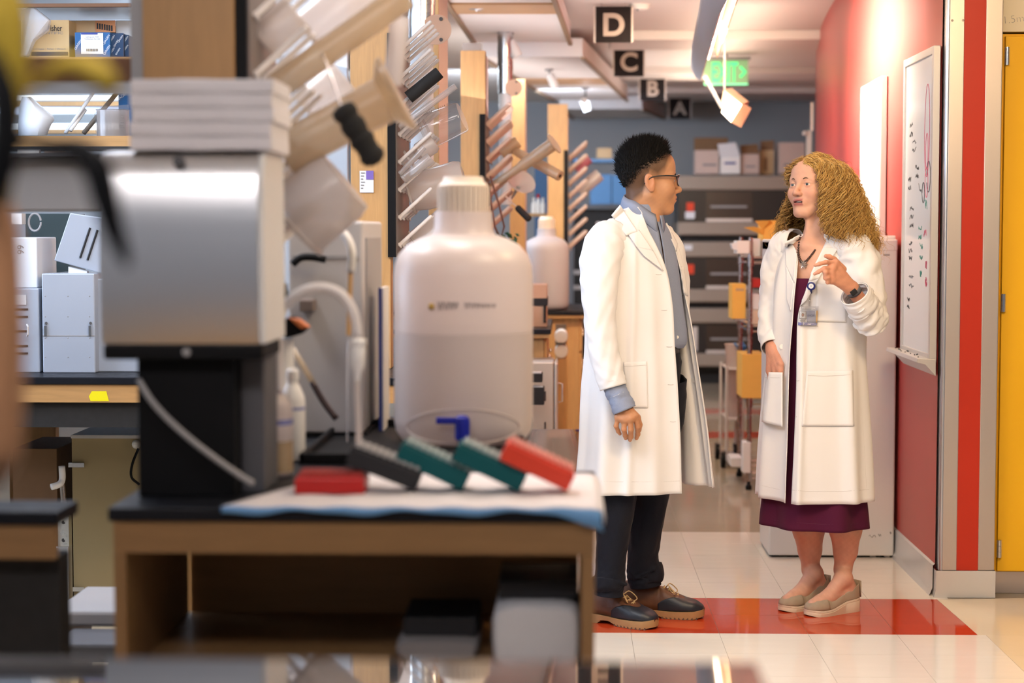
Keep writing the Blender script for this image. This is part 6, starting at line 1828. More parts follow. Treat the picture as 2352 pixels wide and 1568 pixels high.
def sleeve(name, pts, parent, mat_, n=72, nu=40, seed=1, amp=0.007, flat=1.0, hem=True, solid=0.003, squash=None):
    """pts: (px,py,Y,r)"""
    c = crom([[*P(a, b, y), r] for a, b, y, r in pts], n)
    ctr, rad = c[:, :3], c[:, 3]
    t = np.gradient(ctr, axis=0); t /= np.linalg.norm(t, axis=1, keepdims=True)
    u0 = np.array([0, 1.0, 0]); G = np.zeros((n, nu, 3))
    nz = smooth_noise(seed); nz2 = smooth_noise(seed + 7)
    for k in range(n):
        u = u0 - t[k] * (u0 @ t[k]); u /= np.linalg.norm(u); w = np.cross(t[k], u)
        th = np.linspace(0, 2 * math.pi, nu, endpoint=False)
        s_ = k / (n - 1)
        wr = amp * (nz(np.cos(th) * 1.3 + s_ * 5, np.sin(th) * 1.3, s_ * 9 + 0 * th) + 0.7 * nz2(np.cos(th) * 2.5, np.sin(th) * 2.5 + s_ * 14, s_ * 6 + 0 * th)) * min(1, (1 - s_) * 8 + .15)
        rr_ = rad[k] + wr
        G[k] = ctr[k] + np.cos(th)[:, None] * u * (rr_ * flat)[:, None] + np.sin(th)[:, None] * w * rr_[:, None]
    return grid_object(name, G, mat_, parent, closed=True, solid=solid), G

def bvh_of(objs):
    vs, fs = [], []
    for o in objs:
        off = wloc(o); k = len(vs)
        vs += [v.co + off for v in o.data.vertices]
        fs += [tuple(i + k for i in p.vertices) for p in o.data.polygons]
    return BVHTree.FromPolygons(vs, fs)

def stick(bvh, px, py, off, last=None):
    d = ray(px, py).normalized()
    h = bvh.ray_cast(_C, d)
    if h[0] is None:
        return (P(px, py, last) if last else None), last
    return h[0] - d * off, h[0].y

def patch(name, corners, bvh, mat_, parent, off=0.003, nu=14, nv=14, solid=0.0025, Yd=6.5):
    """sheet laid on a surface; corners: 4 photo points tl,tr,br,bl"""
    c = np.array(corners, float)
    G = np.zeros((nv, nu, 3)); last = Yd
    for i in range(nv):
        b = i / (nv - 1)
        for j in range(nu):
            a = j / (nu - 1)
            q = (c[0] * (1 - a) + c[1] * a) * (1 - b) + (c[3] * (1 - a) + c[2] * a) * b
            p, last = stick(bvh, q[0], q[1], off, last)
            G[i, j] = np.array(p)
    # ease the odd jump at silhouettes
    return grid_object(name, G, mat_, parent, solid=solid)

def seam(name, pts, bvh, mat_, parent, r=0.0009, off=0.001, Yd=6.5):
    c = crom(np.array(pts, float), max(6, len(pts) * 6)); out = []; last = Yd
    for x, y in c:
        p, last = stick(bvh, x, y, off, last); out.append(p)
    return MB().tube(out, r, 5).build(name, mat_, parent, smooth='all')

def disc(name, px, py, bvh, r, mat_, parent, th=0.002, Yd=6.5, off=0.002):
    p, _ = stick(bvh, px, py, off, Yd)
    d = ray(px, py).normalized()
    return MB().lathe(p, [(r, 0), (r, th), (r * .7, th * 1.3), (r * .3, th)], 16, axis=-d).build(name, mat_, parent, smooth=True)

def join_np(parts):
    vs, fs, cs, k = [], [], [], 0
    for v, f, c in parts:
        vs.append(v); fs.append(f + k); cs.append(c); k += len(v)
    return np.concatenate(vs), np.concatenate(fs), np.concatenate(cs)

def hand_field(palm, fingers, kp=0.014):
    """palm: list of (a,b,ra,rb); fingers: list of joint lists with radii"""
    def fn(p):
        d = None
        for a, b, ra, rb in palm:
            e = sd_cap(p, a, b, ra, rb); d = e if d is None else smin(d, e, kp)
        for js, rs in fingers:
            e = None
            for k in range(len(js) - 1):
                g = sd_cap(p, js[k], js[k + 1], rs[k], rs[k + 1])
                e = g if e is None else smin(e, g, 0.004)
            d = smin(d, e, 0.005)
        return d
    return fn
def bounds(ptsr, pad=0.02):
    a = np.array([p for p, _ in ptsr]); return a.min(0) - pad, a.max(0) + pad
# ================================================================== the man
YM = 6.55
def PM(px, py, dy=0.0): return V3(P(px, py, YM + dy))
sk_m = np.array([0.50, 0.255, 0.135])
Om = PM(1490, 417); Rm = frame(8, 1.0)
neck_m = [(PM(1474, 450, 0.0), PM(1470, 520, 0.0), 0.056, 0.058, 0.03), (PM(1470, 520, 0.0), PM(1455, 600, 0.0), 0.060, 0.10, 0.04), (PM(1505, 462, -.02), PM(1500, 505, -.03), 0.012, 0.020, 0.03)]
hf = head_fn(Om, Rm, 'm', neck_m)
v, q = mesh_sdf(hf, Om - np.array([0.16, 0.14, 0.30]), Om + np.array([0.15, 0.14, 0.16]), 0.0022)
pl = (v - Om) @ Rm
def man_hair_amount(pl):
    x, y, z = pl[:, 0], np.abs(pl[:, 1]), pl[:, 2]
    zl = np.interp(x, [-0.12, -0.07, -0.035, -0.01, 0.02, 0.045, 0.06, 0.085, 0.1], [-0.105, -0.095, -0.065, 0.014, 0.000, 0.022, 0.052, 0.078, 0.085])
    return np.clip((z - zl) / 0.034, 0, 1) * np.clip((0.092 - x) / 0.01, 0, 1)
def man_long(pl):
    """0 on the clipped sides, 1 on the long top"""
    x, z = pl[:, 0], pl[:, 2]
    zl = np.interp(x, [-0.12, -0.08, -0.04, 0.0, 0.05, 0.09], [-0.045, -0.025, 0.026, 0.052, 0.070, 0.074])
    return np.clip((z - zl) / 0.040, 0, 1)
amt = man_hair_amount(pl); lng = man_long(pl)
nzf = smooth_noise(31)
mott = 1 + 0.06 * nzf(v[:, 0] * 60, v[:, 1] * 60, v[:, 2] * 60)
col = sk_m[None] * mott[:, None]
lipm = np.exp(-((pl[:, 2] + 0.0635) / 0.0075) ** 2) * np.clip((pl[:, 0] - 0.085) / 0.006, 0, 1) * np.clip((0.024 - np.abs(pl[:, 1])) / 0.004, 0, 1)
col = col * (1 - lipm[:, None]) + np.array([0.42, 0.15, 0.11]) * lipm[:, None]
ear = np.clip((np.abs(pl[:, 1]) - 0.076) / 0.006, 0, 1)[:, None]
col = col * (1 - .35 * ear) + np.array([0.55, 0.20, 0.11]) * .35 * ear
dark = np.array([0.022, 0.014, 0.010])
k = (amt * (0.80 + 0.20 * lng) * (1 - ear[:, 0]))[:, None]
col = col * (1 - k) + dark * k
parts = [(v, q, col)]
# right hand
W = PM(1430, 925, -.235)
def hj(*a): return [PM(x, y, dy) for x, y, dy in a]
kn = dict(i=(1459, 955, -.250), m=(1447, 962, -.258), r=(1434, 963, -.255), p=(1420, 958, -.245))
palm = [(PM(1420, 900, -.23), W, 0.027, 0.026)] + [(W, PM(*kn[c]), 0.022, 0.0115) for c in 'imrp'] + [(PM(*kn['i']), PM(*kn['m']), .010, .010), (PM(*kn['m']), PM(*kn['r']), .010, .010), (PM(*kn['r']), PM(*kn['p']), .010, .0095)]
fing = [(hj(kn['i'], (1465, 980, -.246), (1465, 997, -.228), (1462, 1006, -.215)), [.0105, .0092, .0085, .0070]),
        (hj(kn['m'], (1449, 987, -.258), (1449, 1003, -.240), (1447, 1010, -.225)), [.0105, .0095, .0085, .0070]),
        (hj(kn['r'], (1433, 986, -.255), (1436, 1000, -.238), (1437, 1006, -.224)), [.0100, .0090, .0082, .0068]),
        (hj(kn['p'], (1415, 978, -.244), (1420, 990, -.230), (1424, 996, -.220)), [.0090, .0080, .0072, .0060]),
        (hj((1445, 940, -.215), (1464, 958, -.205), (1469, 975, -.205), (1468, 988, -.208)), [.014, .0115, .0100, .0080])]
hfn = hand_field(palm, fing)
allp = [(p, 0) for js, _ in fing for p in js] + [(PM(1420, 900, -.23), 0), (W, 0)]
lo, hi = bounds(allp, 0.035)
v, q = mesh_sdf(hfn, lo, hi, 0.0020)
mott = 1 + 0.10 * nzf(v[:, 0] * 90, v[:, 1] * 90, v[:, 2] * 90)
tip = np.clip((0.56 + 0.10 - v[:, 2]) / .05, 0, 1)[:, None] * 0
parts.append((v, q, sk_m[None] * np.array([1.0, .92, .88]) * mott[:, None]))
# hidden trunk, so that the figure is whole under the clothes
trunk = [(PM(1470, 520, 0), PM(1458, 600, .0), .07, .11), (PM(1458, 600, 0), PM(1456, 780, 0), .11, .10), (PM(1456, 780, 0), PM(1456, 860, .0), .10, .11), (PM(1390, 570, -.13), PM(1380, 720, -.20), .045, .038), (PM(1380, 720, -.20), PM(1420, 900, -.23), .038, .027), (PM(1530, 570, .14), PM(1540, 730, .18), .045, .038), (PM(1540, 730, .18), PM(1545, 880, .14), .038, .03), (PM(1458, 590, 0), PM(1390, 570, -.13), .08, .05), (PM(1458, 590, 0), PM(1530, 570, .14), .08, .05), (PM(1435, 870, -.05), PM(1416, 1130, -.08), .06, .042), (PM(1416, 1130, -.08), PM(1399, 1340, -.088), .042, .030), (PM(1495, 870, .05), PM(1495, 1130, .08), .06, .040), (PM(1495, 1130, .08), PM(1482, 1322, .088), .040, .030)]
def trf(p):
    d = None
    for a, b, ra, rb in trunk:
        e = sd_cap(p, a, b, ra, rb); d = e if d is None else smin(d, e, .04)
    return d
v, q = mesh_sdf(trf, PM(1455, 1380, 0) - np.array([.32, .36, 0]), PM(1455, 500, 0) + np.array([.32, .36, 0]), 0.012)
parts.append((v, q, np.tile(sk_m, (len(v), 1))))
V_, Q_, C_ = join_np(parts)
man = np_object('person', V_, Q_, M['skin'], None, C_)
tag(man, 'man with black hair and glasses in an open white lab coat, facing right', 'person')
head_extras(Om, Rm, man, 'm', 1.0)

# ---- hair: short spikes
rr = np.random.default_rng(3)
n = 9000
d = rr.normal(size=(n * 3, 3)); d /= np.linalg.norm(d, axis=1, keepdims=True)
pt = d * np.array([0.099, 0.077, 0.0875]) + np.array([-0.012, 0, 0.045])
pt[:, 2] = np.where(pt[:, 2] < 0.01, pt[:, 2] * 1.15, pt[:, 2])
a_, l_ = man_hair_amount(pt), man_long(pt)
keep = (a_ > 0.45) & (rr.random(len(pt)) < (0.75 + 0.25 * l_))
pt, d, l_ = pt[keep][:n], d[keep][:n], l_[keep][:n]
L = 0.0035 + l_ * (0.026 + 0.020 * rr.random(len(pt))) * (0.6 + 0.5 * np.clip((pt[:, 2] - .02) / .1, 0, 1))
dirn = d * 0.55 + np.array([0.30, 0, 0.95]) * l_[:, None] + rr.normal(size=d.shape) * 0.30 + np.array([-.5, 0, -.6]) * (1 - l_)[:, None] * .5
dirn /= np.linalg.norm(dirn, axis=1, keepdims=True)
base = pt - d * 0.003
e1 = np.cross(dirn, d + .01); e1 /= np.maximum(np.linalg.norm(e1, axis=1, keepdims=True), 1e-6); e2 = np.cross(dirn, e1)
r0 = (0.0008 + 0.0012 * l_)[:, None]
tri = np.stack([base + e1 * r0, base - e1 * r0 * .5 + e2 * r0 * .87, base - e1 * r0 * .5 - e2 * r0 * .87, base + dirn * L[:, None]], 1)
hv = (tri.reshape(-1, 3) @ Rm.T) + Om
i4 = np.arange(len(pt))[:, None] * 4
hq = np.concatenate([np.concatenate([i4 + a, i4 + b, i4 + 3], 1) for a, b in ((0, 1), (1, 2), (2, 0))])
o = np_object('hair', hv, hq, M['hair_black'], man, smooth=False); o['label'] = 'short spiky black hair, clipped at the sides'
# ---- glasses
def hp(x, y, z): return tuple(Om + Rm @ np.array([x, y, z]))
M['glass_frame'] = mat('glass_frame', (0.012, 0.010, 0.012), 0.3)
mb = MB()
for sg in (-1, 1):
    ring = []
    for a in np.linspace(0, 2 * math.pi, 28, endpoint=False):
        ca, sa = math.cos(a), math.sin(a)
        ring.append(hp(0.1035 - 0.012 * (abs(ca)) * (1 if ca * sg > 0 else .1) , sg * 0.034 + 0.0255 * math.copysign(abs(ca) ** .6, ca), 0.001 + 0.0185 * math.copysign(abs(sa) ** .6, sa)))
    mb.tube(ring, 0.0016, 6, closed=True)
    top = [hp(0.092, sg * 0.060, 0.017), hp(0.100, sg * 0.050, 0.0195), hp(0.1045, sg * 0.030, 0.0195), hp(0.1045, sg * 0.012, 0.015)]
    mb.tube([tuple(v) for v in crom(top, 12)], 0.0032, 6)
mb.tube([hp(0.1045, -0.012, 0.012), hp(0.108, 0, 0.014), hp(0.1045, 0.012, 0.012)], 0.0022, 6)
gf = mb.build('glasses', M['glass_frame'], man, smooth='all')
for sg in (-1, 1):
    arm = [hp(0.092, sg * 0.064, 0.016), hp(0.05, sg * 0.079, 0.018), hp(0.010, sg * 0.082, 0.016), hp(-0.010, sg * 0.083, 0.010), hp(-0.030, sg * 0.080, -0.010)]
    MB().tube([tuple(v) for v in crom(arm, 20)], 0.0026, 6).build('temple_arm', M['glass_frame'], gf, smooth='all')
    mb = MB(); pts = [hp(0.1030 - 0.012 * abs(ca) * (1 if ca * sg > 0 else .1), sg * 0.034 + 0.0245 * ca, 0.001 + 0.0175 * sa) for ca, sa in [(math.cos(a), math.sin(a)) for a in np.linspace(0, 6.2832, 24, endpoint=False)]]
    mb.add(pts, [tuple(range(24))]); mb.build('lens', M['clear'], gf)

# ---- clothes of the man
Fm = frame(-42)[:, 0]; Lm = frame(-42)[:, 1]
cM = PM(1455, 800)
def lev(py, a, b, near, far, cx=1455, bb=None, lf=None, dy=0.0):
    c = PM(cx, py, dy); bb = bb or b
    left_front = lf or (b * 0.72, a * 0.80)
    return (c, [near, (b * 0.80 if near[0] > b * .7 else near[0] * .7, -a * 0.62), (0.01, -a), (-bb * 0.72, -a * 0.70), (-bb, 0.0), (-bb * 0.72, a * 0.70), (0.01, a), left_front, far])
L = [lev(476, .074, .060, (.040, -.062), (.050, .050), 1466, lf=(.035, .066)),
     lev(500, .112, .080, (.078, -.054), (.072, .060), 1462, lf=(.05, .088)),
     lev(530, .160, .104, (.108, -.048), (.098, .072), 1458, lf=(.075, .115)),
     lev(562, .186, .118, (.132, -.034), (.116, .088), 1456, lf=(.088, .140)),
     lev(620, .192, .130, (.156, -.004), (.128, .110), 1454, lf=(.098, .155)),
     lev(700, .192, .136, (.172, .010), (.130, .140), 1453, lf=(.100, .172)),
     lev(790, .188, .136, (.182, .014), (.138, .170), 1452, lf=(.095, .190)),
     lev(880, .194, .146, (.194, .016), (.152, .190), 1452, lf=(.100, .205)),
     lev(1000, .204, .156, (.208, .016), (.176, .205), 1452, lf=(.115, .222)),
     lev(1121, .212, .164, (.218, .018), (.205, .208), 1450, lf=(.135, .232))]
fm = folds(5, 17, 0.026)
G = ring_surface(L, Fm, Lm, 150, 130, fm)
# the far front panel hangs a little higher
coat = grid_object('lab_coat', G, M['coat_white'], man)
coat['label'] = 'open white lab coat reaching below the knee'
slv, Gs = sleeve('sleeve', [(1416, 540, YM - .085, .060), (1392, 556, YM - .125, .070), (1380, 600, YM - .165, .070), (1377, 660, YM - .195, .062), (1377, 725, YM - .21, .055), (1384, 790, YM - .216, .054), (1398, 850, YM - .222, .050), (1409, 889, YM - .228, .047)], coat, M['coat_white'], seed=12, amp=.006)
sleeve('sleeve', [(1510, 545, YM + .09, .055), (1530, 570, YM + .125, .062), (1545, 640, YM + .15, .058), (1548, 720, YM + .17, .054), (1548, 800, YM + .16, .052), (1546, 870, YM + .14, .048)], coat, M['coat_white'], seed=15, amp=.006)
bv = bvh_of([coat]); bvs = bvh_of([slv])
patch('collar', [(1404, 494), (1424, 470), (1464, 532), (1438, 541)], bv, M['coat_white'], coat, .011, 12, 12, .005, YM - .09)
patch('lapel', [(1440, 534), (1468, 528), (1500, 576), (1463, 568)], bv, M['coat_white'], coat, .010, 12, 12, .004, YM - .12)
patch('lapel', [(1463, 567), (1500, 575), (1524, 622), (1478, 587)], bv, M['coat_white'], coat, .010, 12, 12, .004, YM - .13)
patch('lapel', [(1513, 524), (1532, 512), (1556, 560), (1545, 622)], bv, M['coat_white'], coat, .009, 12, 14, .004, YM - .05)
pk = patch('pocket', [(1432, 832), (1486, 829), (1488, 936), (1440, 936)], bv, M['coat_white'], coat, .004, 14, 20, .003, YM - .18)
bvp = bvh_of([pk])
seam('pocket_hem', [(1434, 841), (1460, 840), (1484, 838)], bvp, M['stitch'], pk, .0007, .002)
for x, y in ((1513, 630), (1526, 712), (1538, 796), (1541, 883), (1546, 968)):
    seam('buttonhole', [(x - 7, y), (x, y + .5), (x + 6, y)], bv, M['stitch'], coat, .0012, .002)
seam('hem_stitch', [(1362, 1104), (1410, 1106), (1470, 1106), (1520, 1106), (1562, 1104)], bv, M['stitch'], coat, .0008, .001)
seam('side_seam', [(1484, 700), (1486, 800), (1488, 900), (1488, 1010), (1490, 1100)], bv, M['stitch'], coat, .0008, .0005)
seam('cuff_stitch', [(1377, 878), (1395, 876), (1415, 873), (1438, 870)], bvs, M['stitch'], slv, .0008, .001)
for x, y in ((1594, 873), (1571, 782)):
    disc('button', x, y, bv, .0095, M['button'], coat, .003)
patch('pocket', [(1560, 611), (1570, 612), (1580, 680), (1566, 676)], bv, M['coat_white'], coat, .006, 8, 10, .004, YM)
# shirt
def levs(py, a, b, fr, lf, cx): return lev(py, a, b, (fr, .0), (fr, .008), cx, lf=lf)
Ls = [levs(470, .066, .060, .064, (.050, .05), 1471), levs(500, .085, .070, .078, (.060, .06), 1467), levs(540, .136, .088, .108, (.088, .09), 1461), levs(600, .160, .102, .136, (.118, .10), 1456), levs(700, .158, .106, .154, (.134, .115), 1454), levs(760, .154, .106, .160, (.142, .125), 1454), levs(785, .152, .104, .160, (.142, .125), 1454), levs(798, .150, .100, .146, (.132, .12), 1454)]
Gsh = ring_surface(Ls, Fm, Lm, 90, 70, folds(9, 9, .006))
shirt = grid_object('shirt', Gsh, M['shirt_blue'], man); shirt['label'] = 'blue-grey button-down shirt'
bsh = bvh_of([shirt])
cpts = lambda r: r
# shirt collar: standing band with two points
nb_ = PM(1474, 478, 0)
def colr(a, rad, z, tip=0): return nb_ + Fm * math.cos(a) * rad[0] + Lm * math.sin(a) * rad[1] + np.array([0, 0, z])
rows = []
A = np.linspace(0.16, 2 * math.pi - 0.16, 46)
for h, (ra, rb) in ((0.0, (.066, .068)), (0.030, (.062, .063)), (0.036, (.063, .065)), (0.020, (.069, .073)), (-0.014, (.078, .080))):
    rw = []
    for a in A:
        fr = max(0, math.cos(a)) ** 2
        rise = 0.022 * max(0, -math.cos(a))
        dz = h + rise - 0.008 - (0.052 * fr if h > -0.01 else 0.052 * fr + 0.018 * max(0, math.cos(a)) ** 8)
        rw.append(colr(a, (ra + .010 * fr, rb), dz))
    rows.append(rw)
collar = grid_object('shirt_collar', np.array(rows), M['shirt_blue'], shirt, solid=.003)
for x, y in ((1539, 721), (1556, 774), (1517, 612), (1529, 668)):
    disc('shirt_button', x, y, bsh, .0055, M['button'], shirt, .002)
for x, y in ((1487, 521), (1476, 537)):
    disc('collar_button', x, y, bvh_of([collar]), .004, M['button'], shirt, .002)
seam('placket_edge', [(1505, 560), (1516, 620), (1530, 690), (1546, 770)], bsh, M['stitch_blue'] if 'stitch_blue' in M else mat('stitch_blue', (.12, .14, .2), .9), shirt, .0010, .001)
# shirt cuff
cf, _ = sleeve('shirt_cuff', [(1404, 868, YM - .226, .036), (1412, 892, YM - .230, .037), (1424, 916, YM - .234, .038), (1435, 942, YM - .238, .040)], shirt, M['shirt_blue'], n=24, seed=22, amp=.003)
bcf = bvh_of([cf]); seam('cuff_seam', [(1396, 914), (1415, 908), (1440, 896)], bcf, M['stitch'], shirt, .0008, .001)
# belt and trousers
BC = PM(1454, 806) + Lm * .036
ring = [BC + Fm * .150 * math.cos(a) + Lm * .128 * math.sin(a) for a in np.linspace(0, 6.2832, 40, endpoint=False)]
rows = np.array([[p + np.array([0, 0, dz]) for p in ring] for dz in (.019, -.019)])
tr_b = grid_object('belt', rows, M['belt'], man, closed=True, solid=.004)
bk = BC - Lm * .02 + Fm * .150
mb = MB(); mb.obox(bk, Lm * .022, Fm * .002, np.array([0, 0, .020])); mb.build('buckle', M['chrome_worn'], tr_b, bevel=.002)
Lt = [(PM(1454, 800) + Lm * .036, .147, .126), (PM(1456, 830) + Lm * .04, .154, .130), (PM(1458, 880) + Lm * .03, .140, .140), (PM(1456, 930) + Lm * .01, .120, .140)]
rows = [[c + Fm * b * math.cos(a) + Lm * w * math.sin(a) for a in np.linspace(0, 6.2832, 48, endpoint=False)] for c, b, w in Lt]
trousers = grid_object('trousers', np.array(rows), M['denim'], man, closed=True)
trousers['label'] = 'dark denim trousers'
def leg(name, pts, seed, amp=.006):
    o, _ = sleeve(name, pts, trousers, M['denim'], n=90, nu=44, seed=seed, amp=amp)
    return o
leg('trouser_leg', [(1430, 880, YM - .05, .098), (1424, 1000, YM - .07, .084), (1416, 1130, YM - .08, .075), (1408, 1220, YM - .08, .062), (1402, 1290, YM - .08, .054), (1400, 1325, YM - .085, .054), (1398, 1340, YM - .09, .062), (1399, 1352, YM - .09, .050), (1398, 1366, YM - .09, .052)], 41, .007)
leg('trouser_leg', [(1510, 870, YM + .02, .104), (1512, 940, YM + .04, .092), (1506, 1000, YM + .05, .082), (1495, 1130, YM + .08, .066), (1482, 1230, YM + .085, .059), (1476, 1280, YM + .085, .056), (1479, 1306, YM + .09, .063), (1484, 1318, YM + .09, .064), (1482, 1330, YM + .09, .058), (1484, 1345, YM + .09, .056)], 44, .008)

# ---- boots
M['boot_brown'] = mat('boot_brown', (0.105, 0.042, 0.018), 0.5, var=0.3, scale=40, bump=0.1, bscale=200)
M['boot_dark'] = mat('boot_dark', (0.016, 0.019, 0.026), 0.42, var=0.25, scale=60, bump=0.05, bscale=250)
M['sole_tan'] = mat('sole_tan', (0.42, 0.27, 0.12), 0.6, var=0.12, scale=40)
M['lace'] = mat('lace', (0.52, 0.36, 0.18), 0.8)
M['tread'] = mat('tread', (0.13, 0.075, 0.045), 0.8)
def boot(heel, ang, label):
    """heel: ground point under the heel; ang: heading"""
    a = math.radians(ang); f = np.array([math.cos(a), math.sin(a), 0]); l = np.array([-math.sin(a), math.cos(a), 0]); u = np.array([0, 0, 1.0])
    H = np.array([heel[0], heel[1], 0.0])
    LEN = 0.305
    def W(s): return float(np.interp(s, [0, .05, .2, .4, .6, .75, .88, .96, 1], [.020, .034, .040, .037, .047, .051, .045, .030, .010]))
    def pt(s, y, z): return H + f * (s * LEN - .03) + l * y + u * z
    t = np_object  # noqa
    def TOP(s): return float(np.interp(s, [0, .06, .3, .42, .52, .62, .75, .9, .98, 1], [.118, .126, .128, .116, .105, .090, .072, .060, .045, .034]))
    def loft(s0, s1, n, grow=0.0, z0=.030, thmax=1.0):
        rows = []
        for k in range(n):
            s = s0 + (s1 - s0) * k / (n - 1)
            rw = []
            for th in np.linspace(0, math.pi, 25):
                c, sn = math.cos(th), math.sin(th)
                ph = TOP(s) - z0
                rw.append(pt(s, (W(s) + grow) * math.copysign(abs(c) ** .62, c) * (1 - .30 * (sn ** 2) * (s < .5)), z0 + (ph + grow) * sn ** .75))
            rows.append(rw)
        return np.array(rows)
    up = grid_object('boot', loft(0, 1, 44), M['boot_brown'], man, solid=.003); up['label'] = label
    # dark rubber front
    rows = loft(.46, 1.0, 30, .0022)
    for i in range(rows.shape[0]):
        s = .46 + .54 * i / 29
        cut = float(np.interp(s, [.46, .57, .68, .77], [.12, .38, .72, 1.0]))
        if cut < 1:
            m_ = rows.shape[1] // 2
            src = rows[i].copy(); idx = np.linspace(0, 1, m_ + 1) * cut * m_
            # keep only the lower sides before the vamp closes
            lowL = np.array([src[int(math.floor(q))] + (src[min(m_, int(math.floor(q)) + 1)] - src[int(math.floor(q))]) * (q - math.floor(q)) for q in idx])
            rev = src[::-1]
            lowR = np.array([rev[int(math.floor(q))] + (rev[min(m_, int(math.floor(q)) + 1)] - rev[int(math.floor(q))]) * (q - math.floor(q)) for q in idx])
            rows[i] = np.concatenate([lowL, lowR[::-1][1:]])
            rows[i][m_] = (lowL[-1] + lowR[-1]) / 2 - u * .010
    grid_object('rubber_vamp', rows, M['boot_dark'], up, solid=.002)
    # welt and sole
    S = np.linspace(0, 1, 40)
    def outline(g): return [pt(s, W(s) + g, 0) for s in S] + [pt(s, -W(s) - g, 0) for s in S[::-1]]
    def zt(s): return float(np.interp(s, [0, .3, .4, .6, .9, 1], [.034, .032, .030, .028, .031, .036]))
    def zb(s): return float(np.interp(s, [0, .27, .30, .42, .55, .88, 1], [.0, .0, .012, .014, .001, .001, .010]))
    SS = list(S) + list(S[::-1])
    top = [np.array(p) + u * zt(s) for p, s in zip(outline(.007), SS)]
    mid = [np.array(p) + u * ((zt(s) + zb(s)) / 2 + .003) for p, s in zip(outline(.006), SS)]
    bot = [np.array(p) + u * zb(s) for p, s in zip(outline(.003), SS)]
    n = len(top)
    mb = MB(); mb.grid([top, mid, bot], closed=True)
    for rw, o_ in ((top, 1), (bot, 0)):
        for k in range(39):
            mb.add([rw[k], rw[k + 1], rw[n - 2 - k], rw[n - 1 - k]], [(0, 1, 2, 3)])
    sole = mb.build('sole', M['sole_tan'], up, smooth=True)
    for k in range(9):
        s = .52 + k * .05
        mb = MB(); mb.obox(pt(s, 0, .004), f * .0035, l * (W(s) + .004), u * .004); mb.build('tread_lug', M['tread'], sole)
    # laces
    for k in range(4):
        s = .52 + k * .055
        z = TOP(s) + .001
        e0, e1 = pt(s - .02, -.022, z - .018), pt(s + .015, .020, z - .012)
        MB().tube([tuple(v) for v in crom([e0, pt(s, -.006, z + .004), e1], 8)], .0021, 6).build('lace', M['lace'], up, smooth='all')
        e0, e1 = pt(s + .015, -.022, z - .018), pt(s - .02, .020, z - .012)
        MB().tube([tuple(v) for v in crom([e0, pt(s, .004, z + .006), e1], 8)], .0021, 6).build('lace', M['lace'], up, smooth='all')
        MB().sphere(pt(s - .02, -.025, z - .020), .003, 8).build('eyelet', M['chrome_worn'], up)
    s = .54; z = TOP(s) + .006
    for sg in (-1, 1):
        lp = [pt(s, 0, z), pt(s + .04, sg * .022, z + .010), pt(s + .12, sg * .034, z - .014), pt(s + .10, sg * .018, z - .022), pt(s + .03, sg * .006, z - .002)]
        MB().tube([tuple(v) for v in crom(lp, 20)], .0021, 6).build('lace', M['lace'], up, smooth='all')
    return up
g1 = PZ(1360, 1422, 0); g2 = PZ(1446, 1411, 0)
boot(g1, -35, 'near brown and navy lace-up boot'); boot(g2, -11, 'far brown and navy lace-up boot')
# ================================================================== the woman
YW = 6.76
def PW(px, py, dy=0.0): return V3(P(px, py, YW + dy))
sk_w = np.array([0.66, 0.375, 0.27])
SW = 0.985
Ow = PW(1868, 433); Rw = frame(-133, 8.0, 2.0)
neck_w = [(PW(1878, 470, 0.0), PW(1886, 545, .0), .047, .050, .03), (PW(1886, 545, .0), PW(1880, 600, .0), .052, .085, .05), (PW(1878, 600, -.015), PW(1866, 655, -.025), .088, .076, .05),
          (PW(1862, 490, -.035), PW(1852, 556, -.062), .009, .009, .03), (PW(1895, 490, -.035), PW(1862, 560, -.066), .009, .009, .03), (PW(1846, 566, -.066), PW(1812, 560, .03), .008, .008, .03), (PW(1862, 568, -.072), PW(1930, 560, -.075), .008, .008, .03)]
hw = head_fn(Ow, Rw, 'f', neck_w, SW)
v, q = mesh_sdf(hw, Ow - np.array([0.20, 0.20, 0.40]), Ow + np.array([0.16, 0.15, 0.16]), 0.0022)
pl = (v - Ow) @ Rw / SW
nzw = smooth_noise(77)
mott = 1 + 0.05 * nzw(v[:, 0] * 60, v[:, 1] * 60, v[:, 2] * 60)
col = sk_w[None] * mott[:, None]
def bl(col, k, c): return col * (1 - k[:, None]) + np.array(c) * k[:, None]
cheek = 0.35 * np.exp(-(((pl[:, 0] - .075) / .03) ** 2 + ((np.abs(pl[:, 1]) - .042) / .02) ** 2 + ((pl[:, 2] + .030) / .022) ** 2))
col = bl(col, cheek, (0.66, 0.26, 0.19))
nose_ = 0.30 * np.exp(-(((pl[:, 0] - .108) / .012) ** 2 + ((pl[:, 2] + .034) / .012) ** 2))
col = bl(col, nose_, (0.62, 0.24, 0.18))
lip = np.maximum(np.exp(-((pl[:, 2] + 0.0575) / 0.0052) ** 2), np.exp(-((pl[:, 2] + 0.0730) / 0.0060) ** 2)) * np.clip((pl[:, 0] - 0.082) / 0.006, 0, 1) * np.clip((0.0225 - np.abs(pl[:, 1])) / 0.004, 0, 1)
col = bl(col, np.clip(lip, 0, 1), (0.42, 0.13, 0.12))
inm = np.exp(-((pl[:, 2] + 0.065) / 0.0042) ** 2) * (np.abs(pl[:, 1]) < .019) * (pl[:, 0] > .074) * (pl[:, 0] < .0925)
col = bl(col, np.clip(inm * 1.2, 0, 1), (0.10, 0.025, 0.025))
eyl = 0.8 * np.exp(-(((np.abs(pl[:, 1]) - .0325) / .014) ** 2 + ((pl[:, 2] - .0052) / .0018) ** 2)) * (pl[:, 0] > .07)
col = bl(col, eyl, (0.16, 0.09, 0.07))
parts = [(v, q, col)]
